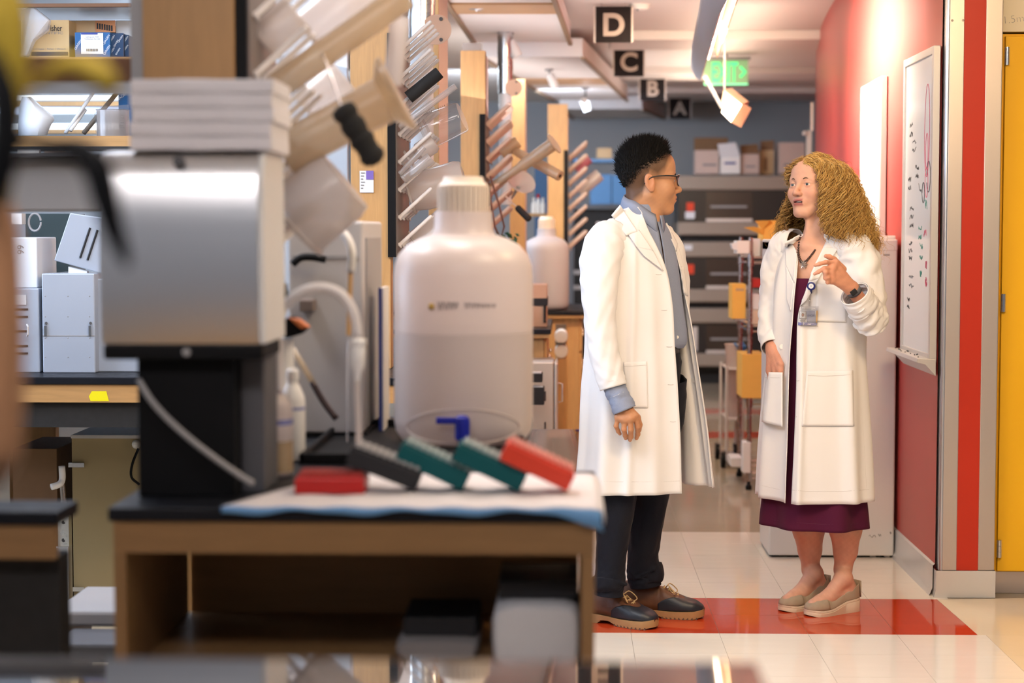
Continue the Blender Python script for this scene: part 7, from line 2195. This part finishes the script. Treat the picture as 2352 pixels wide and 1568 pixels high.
# her left hand, raised
def wj(*a): return [PW(x, y, dy) for x, y, dy in a]
Wl = PW(1956, 662, -.275)
kn = dict(i=(1919, 603, -.318), m=(1911, 615, -.330), r=(1908, 629, -.332), p=(1911, 643, -.326))
palm = [(PW(1976, 690, -.25), Wl, .025, .0235)] + [(Wl, PW(*kn[c]), .021, .0115) for c in 'imrp'] + [(PW(*kn['i']), PW(*kn['m']), .0105, .0105), (PW(*kn['m']), PW(*kn['r']), .0105, .010), (PW(*kn['r']), PW(*kn['p']), .010, .0095)]
fing = [(wj(kn['i'], (1897, 602, -.345), (1882, 606, -.352), (1872, 609, -.350)), [.0092, .0076, .0070, .0056]),
        (wj(kn['m'], (1893, 616, -.352), (1880, 624, -.350), (1871, 629, -.343)), [.0092, .0076, .0070, .0056]),
        (wj(kn['r'], (1896, 624, -.352), (1896, 638, -.345), (1908, 640, -.325)), [.0095, .0088, .0080, .0064]),
        (wj(kn['p'], (1901, 637, -.346), (1901, 648, -.338), (1910, 649, -.320)), [.0088, .0080, .0072, .0058]),
        (wj((1936, 618, -.285), (1916, 596, -.292), (1905, 590, -.300), (1897, 588, -.305)), [.0135, .0105, .0092, .0072])]
hfn = hand_field(palm, fing, 0.011)
allp = [(p, 0) for js, _ in fing for p in js] + [(PW(1976, 690, -.25), 0)]
lo, hi = bounds(allp, .035)
v, q = mesh_sdf(hfn, lo, hi, .0020)
mott = 1 + 0.10 * nzw(v[:, 0] * 90, v[:, 1] * 90, v[:, 2] * 90)
parts.append((v, q, sk_w[None] * np.array([.95, .80, .72]) * mott[:, None]))
# her right hand, going into the pocket
Wr = PW(1776, 800, -.025)
palm = [(PW(1768, 770, .02), Wr, .024, .023)] + [(Wr, PW(x, y, dy), .021, .013) for x, y, dy in ((1791, 848, -.098), (1782, 858, -.082), (1772, 860, -.055), (1767, 852, -.042))]
fing = [(wj((1791, 848, -.098), (1791, 880, -.100), (1789, 905, -.095)), [.0105, .009, .008]), (wj((1782, 858, -.082), (1782, 890, -.082), (1780, 915, -.078)), [.0105, .009, .008]), (wj((1774, 860, -.058), (1774, 890, -.058), (1774, 910, -.056)), [.010, .009, .008]), (wj((1768, 852, -.042), (1768, 880, -.042), (1768, 898, -.040)), [.009, .008, .007]), (wj((1783, 815, -.055), (1793, 836, -.098), (1793, 860, -.102)), [.013, .011, .0095])]
hfn2 = hand_field(palm, fing)
allp = [(p, 0) for js, _ in fing for p in js] + [(PW(1766, 770, .03), 0)]
lo, hi = bounds(allp, .035)
v, q = mesh_sdf(hfn2, lo, hi, .0024)
mott = 1 + 0.12 * nzw(v[:, 0] * 90, v[:, 1] * 90, v[:, 2] * 90)
parts.append((v, q, sk_w[None] * np.array([.90, .75, .70]) * mott[:, None]))
# legs and feet
hR, hL = PZ(1888, 1388, 0), PZ(1958, 1401, 0)                     # heels on the floor
angR, angL = -141, -149
def foot_pts(h, ang):
    a = math.radians(ang); f = np.array([math.cos(a), math.sin(a), 0])
    H = np.array([h[0], h[1], 0])
    return H, f
HR, fR = foot_pts(hR, angR); HL, fL = foot_pts(hL, angL)
up3 = np.array([0, 0, 1.0])
def leg_caps(k0, k1, k2, k3, an, H, f):
    ank = H + f * .045 + up3 * .125
    return [(k0, k1, .062, .060), (k1, k2, .060, .045), (k2, k3, .043, .032), (k3, ank, .032, .031), (ank, H + f * .010 + up3 * .080, .032, .026), (ank, H + f * .115 + up3 * .062, .031, .026), (H + f * .115 + up3 * .062, H + f * .185 + up3 * .040, .027, .022), (H + f * .03 + up3 * .07, H + f * .15 + up3 * .045, .028, .026)]
legs = leg_caps(PW(1852, 1120, .05), PW(1857, 1213, .08), PW(1860, 1262, .10), PW(1862, 1308, .11), None, HR, fR) + leg_caps(PW(1944, 1120, -.01), PW(1942, 1213, .00), PW(1942, 1264, .02), PW(1936, 1308, .03), None, HL, fL)
trunk = [(PW(1880, 600, .0), PW(1872, 800, .0), .09, .10), (PW(1872, 800, 0), PW(1862, 900, .02), .11, .11), (PW(1862, 900, .03), PW(1852, 1120, .05), .09, .062), (PW(1890, 900, -.02), PW(1944, 1120, -.01), .09, .062), (PW(1880, 600, 0), PW(1800, 580, .10), .07, .045), (PW(1880, 600, 0), PW(1965, 580, -.10), .07, .045), (PW(1800, 580, .10), PW(1775, 700, .09), .042, .035), (PW(1775, 700, .09), PW(1766, 770, .03), .035, .024), (PW(1965, 580, -.10), PW(1998, 728, -.17), .042, .035), (PW(1998, 728, -.17), PW(1976, 690, -.25), .033, .025)]
def capf(L_):
    def g(p):
        d = None
        for a, b, ra, rb in L_:
            e = sd_cap(p, a, b, ra, rb); d = e if d is None else smin(d, e, .012)
        return d
    return g
x0_, x1_ = PW(1780, 1400)[0] - .06, PW(1990, 600)[0] + .1
v, q = mesh_sdf(capf(legs), np.array([x0_, YW - .42, -0.01]), np.array([x1_, YW + .36, PW(1880, 1110)[2]]), 0.0048)
sp = smooth_noise(5)(v[:, 0] * 80, v[:, 1] * 80, v[:, 2] * 80)
parts.append((v, q, np.array([0.62, 0.34, 0.24])[None] * (1 + .06 * sp)[:, None]))
v, q = mesh_sdf(capf(trunk), np.array([x0_ - .06, YW - .42, PW(1880, 1170)[2]]), np.array([x1_, YW + .30, PW(1880, 550)[2]]), 0.013)
parts.append((v, q, np.tile(sk_w, (len(v), 1))))
V_, Q_, C_ = join_np(parts)
woman = np_object('person', V_, Q_, M['skin'], None, C_)
tag(woman, 'woman with curly blonde hair in a white lab coat over a plum dress, gesturing', 'person')
head_extras(Ow, Rw, woman, 'f', SW, 0.05)
c = Ow + Rw @ (np.array([0.0865, 0, -0.0618]) * SW)
mb = MB()
for k in range(-4, 5):
    a = k * .0042
    p = Ow + Rw @ (np.array([0.0850 - 8 * a * a, a, -0.0612]) * SW)
    mb.obox(p, Rw[:, 0] * .0015, Rw[:, 1] * .0019, Rw[:, 2] * .0032)
mb.build('teeth', M['tooth'], woman, bevel=.0006)

# ---- curly hair: guide curves, then thousands of curled locks
guides = [
    [(1858, 376, -.045), (1880, 392, -.098), (1888, 430, -.118), (1886, 480, -.128), (1893, 520, -.140), (1900, 550, -.150)],
    [(1862, 370, -.03), (1900, 388, -.105), (1920, 432, -.135), (1922, 490, -.150), (1928, 530, -.160), (1940, 562, -.165)],
    [(1872, 365, -.02), (1924, 388, -.090), (1950, 440, -.120), (1962, 500, -.135), (1975, 545, -.140), (1985, 572, -.138)],
    [(1880, 363, .00), (1940, 392, -.045), (1970, 450, -.070), (1990, 510, -.080), (2005, 555, -.080), (2012, 586, -.078)],
    [(1884, 363, .03), (1942, 392, .020), (1972, 450, .010), (1994, 510, .000), (2008, 550, -.01), (2016, 580, -.02)],
    [(1884, 364, .06), (1935, 388, .080), (1958, 445, .090), (1975, 505, .085), (1985, 545, .075), (1995, 570, .07)],
    [(1878, 365, .08), (1905, 384, .125), (1915, 440, .145), (1920, 500, .145), (1920, 545, .135), (1920, 575, .125)],
    [(1868, 367, .09), (1870, 384, .130), (1862, 440, .155), (1850, 500, .150), (1838, 545, .135), (1830, 570, .12)],
    [(1860, 368, .07), (1842, 384, .115), (1826, 440, .135), (1806, 495, .125), (1794, 530, .105), (1790, 552, .09)],
    [(1854, 370, .04), (1836, 386, .090), (1824, 430, .105), (1806, 485, .095), (1796, 522, .075), (1800, 548, .055)]]
st_ = [(.086, .012, .078), (.076, .010, .092), (.058, .006, .105), (.030, .002, .115), (.0, .0, .118), (-.03, .0, .112), (-.05, .0, .10), (-.02, -.004, .112), (.05, -.004, .106), (.080, -.002, .086)]
sd_ = {0: (.072, .062, .062), 1: (.050, .080, .066), 8: (.045, -.080, .062), 9: (.066, -.064, .058)}
def hl(q): return Ow + Rw @ (np.array(q) * SW)
Gd = []
for k, g in enumerate(guides):
    pts_ = [PW(*p) for p in g]
    pts_[0] = hl(st_[k])
    if k in sd_: pts_[1] = hl(sd_[k])
    Gd.append(crom(pts_, 40))
Gd = np.array(Gd)
ck = np.array([-0.012, 0, 0.036]) * SW; rk = np.array([0.108, 0.086, 0.090]) * SW
ql = (((Gd - Ow) @ Rw) - ck) / rk
nn = np.linalg.norm(ql, axis=-1, keepdims=True)
ql = np.where(nn < 1.0, ql / np.maximum(nn, 1e-6), ql)
Gd = (ql * rk + ck) @ Rw.T + Ow
rr = np.random.default_rng(12)
# inner mass so that no gaps show
ci = Ow + Rw @ np.array([-.025, 0, .03])
inner = ci + (Gd - ci) * 0.90
ringed = np.transpose(inner, (1, 0, 2))
nu = 60
Gi = np.array([crom(r, nu) for r in ringed])
hz = smooth_noise(55)
Gi = Gi + 0.010 * np.stack([hz(Gi[..., 0] * 25, Gi[..., 1] * 25, Gi[..., 2] * 25 + i * 9) for i in range(3)], -1)
hair = grid_object('hair', Gi, M['hair_deep'], woman, solid=.006)
hair['label'] = 'long curly golden hair'
def strand_mat(m_, dark, light):
    nt = m_.node_tree; b = nt.nodes['Principled BSDF']
    g = nt.nodes.new('ShaderNodeNewGeometry'); r = nt.nodes.new('ShaderNodeValToRGB')
    r.color_ramp.elements[0].color = (*dark, 1); r.color_ramp.elements[1].color = (*light, 1)
    nt.links.new(g.outputs['Random Per Island'], r.inputs['Fac'])
    nt.links.new(r.outputs['Color'], b.inputs['Base Color'])
def locks(n, name, mat_, r0, spread, hr, pitch, tmin, seed, inner_bias=0.0):
    rr = np.random.default_rng(seed)
    NP = 60
    gi = rr.random(n) * (len(guides) - 1.001); a = gi.astype(int); fr = (gi - a)[:, None, None]
    base = Gd[a] * (1 - fr) + Gd[a + 1] * fr                         # n x 40 x 3
    t0 = rr.random(n) * 0.45 * (rr.random(n) < .65); t1 = tmin + (1 - tmin) * rr.random(n)
    t1 = np.maximum(t1, t0 + .3); t1 = np.minimum(t1, 1.0)
    s = np.linspace(0, 1, NP)
    tt = (t0[:, None] + (t1 - t0)[:, None] * s) * 39
    i0 = np.clip(tt.astype(int), 0, 38); f2 = (tt - i0)[..., None]
    path = base[np.arange(n)[:, None], i0] * (1 - f2) + base[np.arange(n)[:, None], i0 + 1] * f2
    out = path - ci
    k = 1 + rr.normal(size=(n, 1, 1)) * 0.045 - inner_bias
    path = ci + out * k
    path[..., 2] += 0 * path[..., 2]
    path = path + (rr.normal(size=(n, 1, 3)) * spread) * np.linspace(0.25, 1, NP)[None, :, None]
    tan = np.gradient(path, axis=1); ln = np.linalg.norm(tan, axis=2, keepdims=True); tan = tan / np.maximum(ln, 1e-9)
    ref = np.array([0.3, 0.9, 0.2]); u = np.cross(tan, ref); u /= np.maximum(np.linalg.norm(u, axis=2, keepdims=True), 1e-9); w = np.cross(tan, u)
    arc = np.cumsum(ln[..., 0], axis=1)
    ph = arc / (pitch * rr.uniform(.7, 1.4, (n, 1))) * 2 * math.pi + rr.random((n, 1)) * 6.28
    amp = hr * rr.uniform(.5, 1.3, (n, 1)) * np.clip(s * 4, .2, 1)[None]
    path = path + u * (np.cos(ph) * amp)[..., None] + w * (np.sin(ph) * amp)[..., None]
    tan = np.gradient(path, axis=1); tan /= np.maximum(np.linalg.norm(tan, axis=2, keepdims=True), 1e-9)
    u = np.cross(tan, ref); u /= np.maximum(np.linalg.norm(u, axis=2, keepdims=True), 1e-9); w = np.cross(tan, u)
    rad = (r0 * rr.uniform(.6, 1.3, (n, 1)) * np.interp(s, [0, .1, .8, 1], [.7, 1, .8, .15])[None])[..., None]
    K = 3
    vs = np.stack([path + (u * math.cos(6.2832 * k / K) + w * math.sin(6.2832 * k / K)) * rad for k in range(K)], 2)   # n NP K 3
    idx = np.arange(n * NP * K).reshape(n, NP, K)
    q = np.stack([idx[:, :-1, :], np.roll(idx, -1, 2)[:, :-1, :], np.roll(idx, -1, 2)[:, 1:, :], idx[:, 1:, :]], -1).reshape(-1, 4)
    o = np_object(name, vs.reshape(-1, 3), q, mat_, hair)
    o['kind'] = 'stuff'
    return o
M['hair_mid'] = mat('hair_mid', (0.27, 0.135, 0.036), 0.45, var=0.4, scale=45, spec=0.35)
M['hair_light'] = mat('hair_light', (0.50, 0.29, 0.09), 0.42, var=0.3, scale=45, spec=0.4)
strand_mat(M['hair_mid'], (0.10, 0.05, 0.016), (0.36, 0.19, 0.05)); strand_mat(M['hair_gold'], (0.26, 0.13, 0.035), (0.74, 0.44, 0.12)); strand_mat(M['hair_light'], (0.50, 0.28, 0.07), (0.88, 0.62, 0.24))
locks(900, 'inner_locks', M['hair_mid'], .0018, .006, .009, .050, .6, 1, 0.05)
locks(1300, 'outer_locks', M['hair_gold'], .0013, .009, .0105, .046, .6, 2, 0.0)
locks(800, 'bright_locks', M['hair_light'], .0010, .011, .011, .043, .6, 3, -0.012)
locks(220, 'loose_curls', M['hair_gold'], .0006, .018, .011, .040, .8, 4, -0.03)

# ---- lab coat
Fw = frame(-130)[:, 0]; Lw = frame(-130)[:, 1]
def levw(py, a, b, rt, lt, cx=1880, bb=None, dy=0.0):
    """rt: right front edge (image left), lt: left front edge"""
    c = PW(cx, py, dy); bb = bb or b
    return (c, [rt, (b * 0.78, -a * 0.62), (0.01, -a), (-bb * 0.72, -a * 0.70), (-bb, 0.0), (-bb * 0.72, a * 0.70), (0.01, a), (b * .80, a * 0.62), lt])
L = [levw(538, .074, .062, (.045, -.060), (.045, .060), 1888),
     levw(556, .125, .085, (.072, -.066), (.075, .066), 1886),
     levw(578, .165, .100, (.098, -.040), (.104, .070), 1884),
     levw(610, .180, .118, (.126, -.016), (.132, .060), 1882),
     levw(660, .182, .138, (.156, .002), (.162, .050), 1880),
     levw(720, .182, .150, (.172, .008), (.174, .026), 1879),
     levw(800, .180, .150, (.176, .004), (.178, .028), 1876),
     levw(880, .192, .160, (.184, .008), (.186, .037), 1873),
     levw(1000, .206, .174, (.196, .015), (.198, .040), 1871),
     levw(1140, .218, .184, (.206, .013), (.206, .033), 1871)]
G = ring_surface(L, Fw, Lw, 160, 130, folds(23, 17, .023))
wcoat = grid_object('lab_coat', G, M['coat_white'], woman); wcoat['label'] = 'open white lab coat with rolled cuffs'
sR, _ = sleeve('sleeve', [(1832, 560, YW + .05, .055), (1808, 570, YW + .085, .066), (1790, 610, YW + .10, .064), (1783, 660, YW + .10, .058), (1778, 715, YW + .085, .056), (1775, 765, YW + .035, .052), (1777, 798, YW - .012, .046)], wcoat, M['coat_white'], seed=61, amp=.009)
sL, _ = sleeve('sleeve', [(1922, 556, YW - .06, .055), (1955, 566, YW - .095, .068), (1976, 600, YW - .115, .070), (1988, 650, YW - .135, .066), (1996, 700, YW - .155, .062), (2000, 735, YW - .17, .060), (2000, 752, YW - .175, .045)], wcoat, M['coat_white'], seed=66, amp=.008)
sF, _ = sleeve('forearm_sleeve', [(2006, 748, YW - .165, .040), (2002, 738, YW - .180, .056), (1988, 712, YW - .215, .055), (1976, 693, YW - .240, .052), (1964, 675, YW - .262, .050)], wcoat, M['coat_white'], seed=71, amp=.008)
cu, _ = sleeve('cuff', [(1984, 706, YW - .228, .0565), (1974, 690, YW - .246, .0560), (1963, 673, YW - .264, .0540)], wcoat, M['coat_white'], seed=75, amp=.003, n=20)
bw = bvh_of([wcoat])
patch('collar', [(1880, 540), (1908, 528), (1924, 570), (1892, 568)], bw, M['coat_white'], wcoat, .010, 10, 10, .005, YW - .1)
patch('lapel', [(1890, 556), (1928, 566), (1880, 640), (1848, 650)], bw, M['coat_white'], wcoat, .009, 12, 14, .004, YW - .14)
patch('lapel', [(1848, 650), (1880, 640), (1852, 690), (1822, 718)], bw, M['coat_white'], wcoat, .009, 12, 12, .004, YW - .15)
patch('lapel', [(1802, 556), (1836, 540), (1824, 650), (1806, 610)], bw, M['coat_white'], wcoat, .009, 12, 14, .004, YW - .05)
patch('lapel', [(1806, 610), (1824, 650), (1816, 715), (1808, 690)], bw, M['coat_white'], wcoat, .009, 10, 12, .004, YW - .08)
pk1 = patch('chest_pocket', [(1876, 652), (1942, 656), (1944, 740), (1874, 738)], bw, M['coat_white'], wcoat, .004, 16, 16, .003, YW - .17)
pk2 = patch('hip_pocket', [(1853, 852), (1959, 850), (1962, 978), (1842, 978)], bw, M['coat_white'], wcoat, .005, 22, 22, .003, YW - .17)
pk3 = patch('hip_pocket', [(1760, 854), (1797, 855), (1797, 980), (1750, 968)], bw, M['coat_white'], wcoat, .042, 12, 20, .003, YW - .06)
b2 = bvh_of([pk2]); b3 = bvh_of([pk3])
seam('pocket_hem', [(1856, 862), (1900, 863), (1956, 860)], b2, M['stitch'], pk2, .0007, .002)
seam('pocket_hem', [(1757, 866), (1775, 867), (1791, 867)], b3, M['stitch'], pk3, .0007, .002)
seam('hem_stitch', [(1820, 1125), (1860, 1128), (1930, 1128), (1996, 1124)], bw, M['stitch'], wcoat, .0008, .0015)
seam('hem_stitch', [(1740, 1112), (1765, 1118), (1791, 1124)], bw, M['stitch'], wcoat, .0008, .0015)
seam('side_seam', [(1966, 800), (1972, 880), (1982, 980), (1990, 1120)], bw, M['stitch'], wcoat, .0010, .001)
for x, y in ((1832, 874), (1826, 957)):
    seam('buttonhole', [(x - 4, y), (x, y + .5), (x + 4, y)], bw, M['stitch'], wcoat, .0012, .002)
disc('button', 1796, 796, bw, .0095, M['button'], wcoat, .003, YW)
# ---- plum dress
def levd(py, a, b, cx): return (PW(cx, py), [(b * math.cos(t), a * math.sin(t)) for t in np.linspace(0, 2 * math.pi, 12, endpoint=False)])
Ld = [levd(638, .076, .124, 1880), levd(652, .082, .131, 1880), levd(678, .096, .139, 1880), levd(720, .116, .145, 1879), levd(800, .140, .138, 1876), levd(900, .164, .148, 1872), levd(1020, .178, .150, 1870), levd(1130, .192, .158, 1869), levd(1204, .201, .172, 1869)]
Gdr = ring_surface(Ld, Fw, Lw, 140, 90, None, True)
uu, vv = np.meshgrid(np.linspace(0, 1, 140, endpoint=False), np.linspace(0, 1, 90))
w_ = 0.012 * np.sin(uu * 2 * math.pi * 7 + 1.0) * np.clip((vv - .45) / .5, 0, 1)
ctr = Gdr.mean(axis=1, keepdims=True); dr_ = Gdr - ctr; dr_ /= np.linalg.norm(dr_, axis=2, keepdims=True)
Gdr = Gdr + dr_ * w_[..., None]
dress = grid_object('dress', Gdr, M['plum'], woman, closed=True); dress['label'] = 'plum dress ending below the knee'
bd = bvh_of([dress])
seam('hem_stitch', [(1750, 1192), (1800, 1196), (1860, 1202), (1920, 1204), (1990, 1202)], bd, mat('plum_stitch', (.09, .018, .05), .8), dress, .0008, .001)
# ---- necklace, badge, watch
M['bead'] = mat('bead', (0.075, 0.040, 0.032), 0.25, 0.3)
bvs_ = BVHTree.FromPolygons([Vector(p) for p in V_], [tuple(int(i) for i in f) for f in parts[0][1]])
neckl = crom(np.array([(1839, 540), (1835, 560), (1834, 580), (1838, 597), (1846, 604), (1854, 597), (1864, 585), (1872, 574)], float), 26)
nk = None
for k, (x, y) in enumerate(neckl):
    p, _ = stick(bvs_, x, y, .003, YW - .08)
    r_ = .0036 + .0022 * (1 - abs(k - 12) / 13)
    if nk is None:
        nk = MB().sphere(p, r_, 10).build('necklace', M['bead'], woman, smooth='all'); nk['label'] = 'brown bead necklace with star pendant'
    else:
        MB().sphere(p, r_, 10).build('bead', M['bead'], nk, smooth='all')
pc, _ = stick(bvs_, 1845, 607, .010, YW - .1)
mb = MB()
for k in range(9):
    a = 2 * math.pi * k / 9
    d1 = Vector((math.cos(a), -.3, math.sin(a)))
    mb.cyl(pc, pc + d1 * .017, .0042, .0006, 6)
mb.sphere(pc + Vector((0, -.005, 0)), .0065, 10)
mb.build('pendant', M['chrome_worn'], nk)
lapels_ = [o for o in bpy.data.objects if o.parent == wcoat and o.name.startswith(('lapel', 'chest_pocket'))]
bwl = bvh_of([wcoat] + lapels_)
rp, _ = stick(bwl, 1863.5, 657, .006, YW - .16)
M['badge_blue'] = mat('badge_blue', (0.012, 0.018, 0.13), 0.35)
bd_ = MB().lathe(rp, [(.0145, -.012), (.0155, .003), (.0150, .007), (.0100, .008)], 24, axis=(-.25, -1, .05)).build('badge_reel', M['badge_blue'], woman, smooth=True)
bd_['label'] = 'blue badge reel with photo identity card'
an = Vector((-.25, -1, .05)).normalized()
MB().lathe(rp + an * .0075, [(.0092, 0), (.0090, .0012), (.001, .0013)], 20, axis=an).build('emblem', M['print_white'], bd_, smooth=True)
text_mesh('emblem_mark', 'V', M['ink_grey'], bd_, rp + an * .0092 + Vector((0, 0, -.004)), (1, -.25, 0), (0, 0, 1), .012)
c1, _ = stick(bwl, 1863, 672, .007); c2, _ = stick(bwl, 1860, 690, .007); c3, _ = stick(bwl, 1859, 703, .007)
MB().tube([rp + an * .004 + Vector((0, 0, -.010)), c1], .004, 8).build('clip', M['badge_blue'], bd_, smooth='all')
MB().tube([c1, c2, c3], .0028, 6).build('strap', M['clear_hazy'], bd_)
MB().sphere(c2 + an * .003, .0032, 8).build('snap', M['chrome'], bd_, smooth='all')
def bp(name, cs, off, m, k=6, solid=.0006): return patch(name, cs, bwl, m, bd_, off, k, k, solid, YW - .16)
bp('id_card', [(1834, 711), (1877, 713), (1876, 747), (1833, 746)], .0070, M['print_white'], 8, .0012)
bp('blue_bar', [(1833.3, 740), (1876.5, 741), (1876, 747.5), (1833, 746.5)], .0082, M['band_blue'])
bp('gold_bar', [(1874.5, 713), (1878.5, 713), (1877, 741), (1874, 741)], .0082, M['card_yellow'])
bp('grey_field', [(1853, 713), (1874.5, 714), (1874, 740), (1853, 740)], .0082, mat('badge_grey', (.42, .44, .55), .5))
bp('photo_frame', [(1836.5, 713.5), (1852, 714), (1852, 733), (1836.5, 732.5)], .0082, M['ink_grey'])
bp('photo', [(1837.5, 714.5), (1851, 715), (1851, 732), (1837.5, 731.5)], .0092, M['print_white'])
pp_, _ = stick(bwl, 1844.2, 723, .0098)
MB().sphere(pp_, .0045, 10, rx=(.0045, .0012, .0065)).build('photo_hair', M['hair_deep'], bd_)
MB().sphere(pp_ + an * .0014, .003, 10, rx=(.0027, .0008, .0038)).build('photo_face', mat('photo_skin', (.6, .36, .28), .6), bd_)
for k_ in range(2):
    bp('print_line', [(1837, 735 + 2.2 * k_), (1850, 735.3 + 2.2 * k_), (1850, 736.2 + 2.2 * k_), (1837, 735.9 + 2.2 * k_)], .0084, M['ink_grey'], 4)
te, _ = stick(bwl, 1864, 727, .0122); tl_, _ = stick(bwl, 1856, 727, .0096); tr_, _ = stick(bwl, 1872, 727, .0096)
text_mesh('lettering', 'EMORY', M['badge_blue'], bd_, te, tr_ - tl_, (0, 0, 1), .011, width=.029)
bp('clear_sleeve', [(1831, 701), (1880, 703), (1879, 750), (1830, 749)], .0140, M['clear'], 6, .0004)
# watch
wa = PW(1961, 668, -.272); wd = (PW(1976, 690, -.25) - PW(1956, 662, -.275)); wd /= np.linalg.norm(wd)
u_ = np.cross(wd, [0, 1, 0]); u_ /= np.linalg.norm(u_); w2 = np.cross(wd, u_)
rows = [[wa + wd * o_ + (u_ * math.cos(a) + w2 * math.sin(a)) * .0255 for a in np.linspace(0, 6.2832, 30, endpoint=False)] for o_ in (-.009, .009)]
wt = grid_object('watch', np.array(rows), M['grey_dark'], woman, closed=True, solid=.003)
MB().obox(wa - wd * 0 + (-u_ * .3 - w2 * 0) * 0 + np.array([-.004, -.027, -.004]), wd * .011, u_ * .012, np.array([0, -.004, 0])).build('watch_case', M['charcoal'], wt, bevel=.003)

# ---- wedge shoes
M['suede'] = mat('suede', (0.36, 0.285, 0.20), 0.9, var=0.10, scale=60, bump=0.06, bscale=400)
M['sole_cream'] = mat('sole_cream', (0.66, 0.54, 0.40), 0.6, var=0.06, scale=30)
def flat(H, f, label):
    l = np.array([-f[1], f[0], 0]); u = up3
    LEN = .240
    def W(s): return float(np.interp(s, [0, .04, .15, .35, .55, .72, .86, .95, 1], [.012, .024, .031, .030, .038, .043, .038, .026, .003]))
    def zt(s): return float(np.interp(s, [0, .3, .6, .8, 1], [.052, .045, .024, .021, .026]))
    def zb(s): return float(np.interp(s, [0, .45, .6, .9, 1], [.0, .0, .0, .0, .006]))
    def pt(s, y, z): return H + f * (s * LEN - .022) + l * y + u * z
    S = np.linspace(0, 1, 36); SS = list(S) + list(S[::-1])
    def loop(g, zf): return [pt(s, (W(s) + g) * (1 if k < 36 else -1), zf(s)) for k, s in enumerate(SS)]
    top = loop(.003, zt); m1 = loop(.0045, lambda s: zt(s) - .006); m2 = loop(.0030, lambda s: zt(s) - .0075); m3 = loop(.0048, lambda s: zt(s) - .010); bot = loop(.004, zb)
    n = 72
    mb = MB(); mb.grid([top, m1, m2, m3, bot], closed=True)
    for rw in (top, bot):
        for k in range(35): mb.add([rw[k], rw[k + 1], rw[n - 2 - k], rw[n - 1 - k]], [(0, 1, 2, 3)])
    def line(s): return float(np.interp(s, [0, .05, .2, .35, .5, .6, .66, .70], [.062, .056, .040, .032, .027, .030, .038, .045]))   # topline above the sole
    rows = []
    SU = np.linspace(0, 1, 50)
    for s in SU:
        rw = []
        closed = s >= .66
        hgt = float(np.interp(s, [0, .66, .74, .85, .95, 1], [0, .040, .040, .034, .022, .0]))
        for th in np.linspace(0, math.pi, 21):
            c, sn = math.cos(th), math.sin(th)
            if closed:
                rw.append(pt(s, W(s) * math.copysign(abs(c) ** .7, c), zt(s) + hgt * sn ** .8))
            else:
                hh_ = line(s)
                sd = 1 if th <= math.pi / 2 else -1
                tq = (th if sd > 0 else math.pi - th) / (math.pi / 2)
                ins = .006 + .012 * max(0, (s - .4) / .26)
                rw.append(pt(s, sd * (W(s) - ins * tq ** 2), zt(s) + hh_ * tq))
        rows.append(rw)
    # side sheets before the vamp closes, vamp after
    R_ = np.array(rows)
    k0 = int(np.argmax(SU >= .66))
    sh = grid_object('shoe', R_[k0:], M['suede'], woman, solid=.002); sh['label'] = label
    grid_object('side_upper', R_[:k0 + 1, :10], M['suede'], sh, solid=.002); grid_object('side_upper', R_[:k0 + 1, 11:], M['suede'], sh, solid=.002)
    heelp = [[pt(0.0 + .0, (W(0)) * c, zt(0) + z) for c in np.linspace(-1, 1, 7)] for z in (0, .03, .062)]
    bc = [[pt(-.01 * math.sin((c + 1) / 2 * math.pi), W(.03) * c, zt(0) + z) for c in np.linspace(-1, 1, 9)] for z in (0, .03, .060)]
    grid_object('heel_counter', np.array(bc), M['suede'], sh, solid=.003)
    mb.build('wedge_sole', M['sole_cream'], sh, smooth=True)
    return sh
flat(HR, fR, 'far beige slip-on wedge shoe'); flat(HL, fL, 'near beige slip-on wedge shoe')
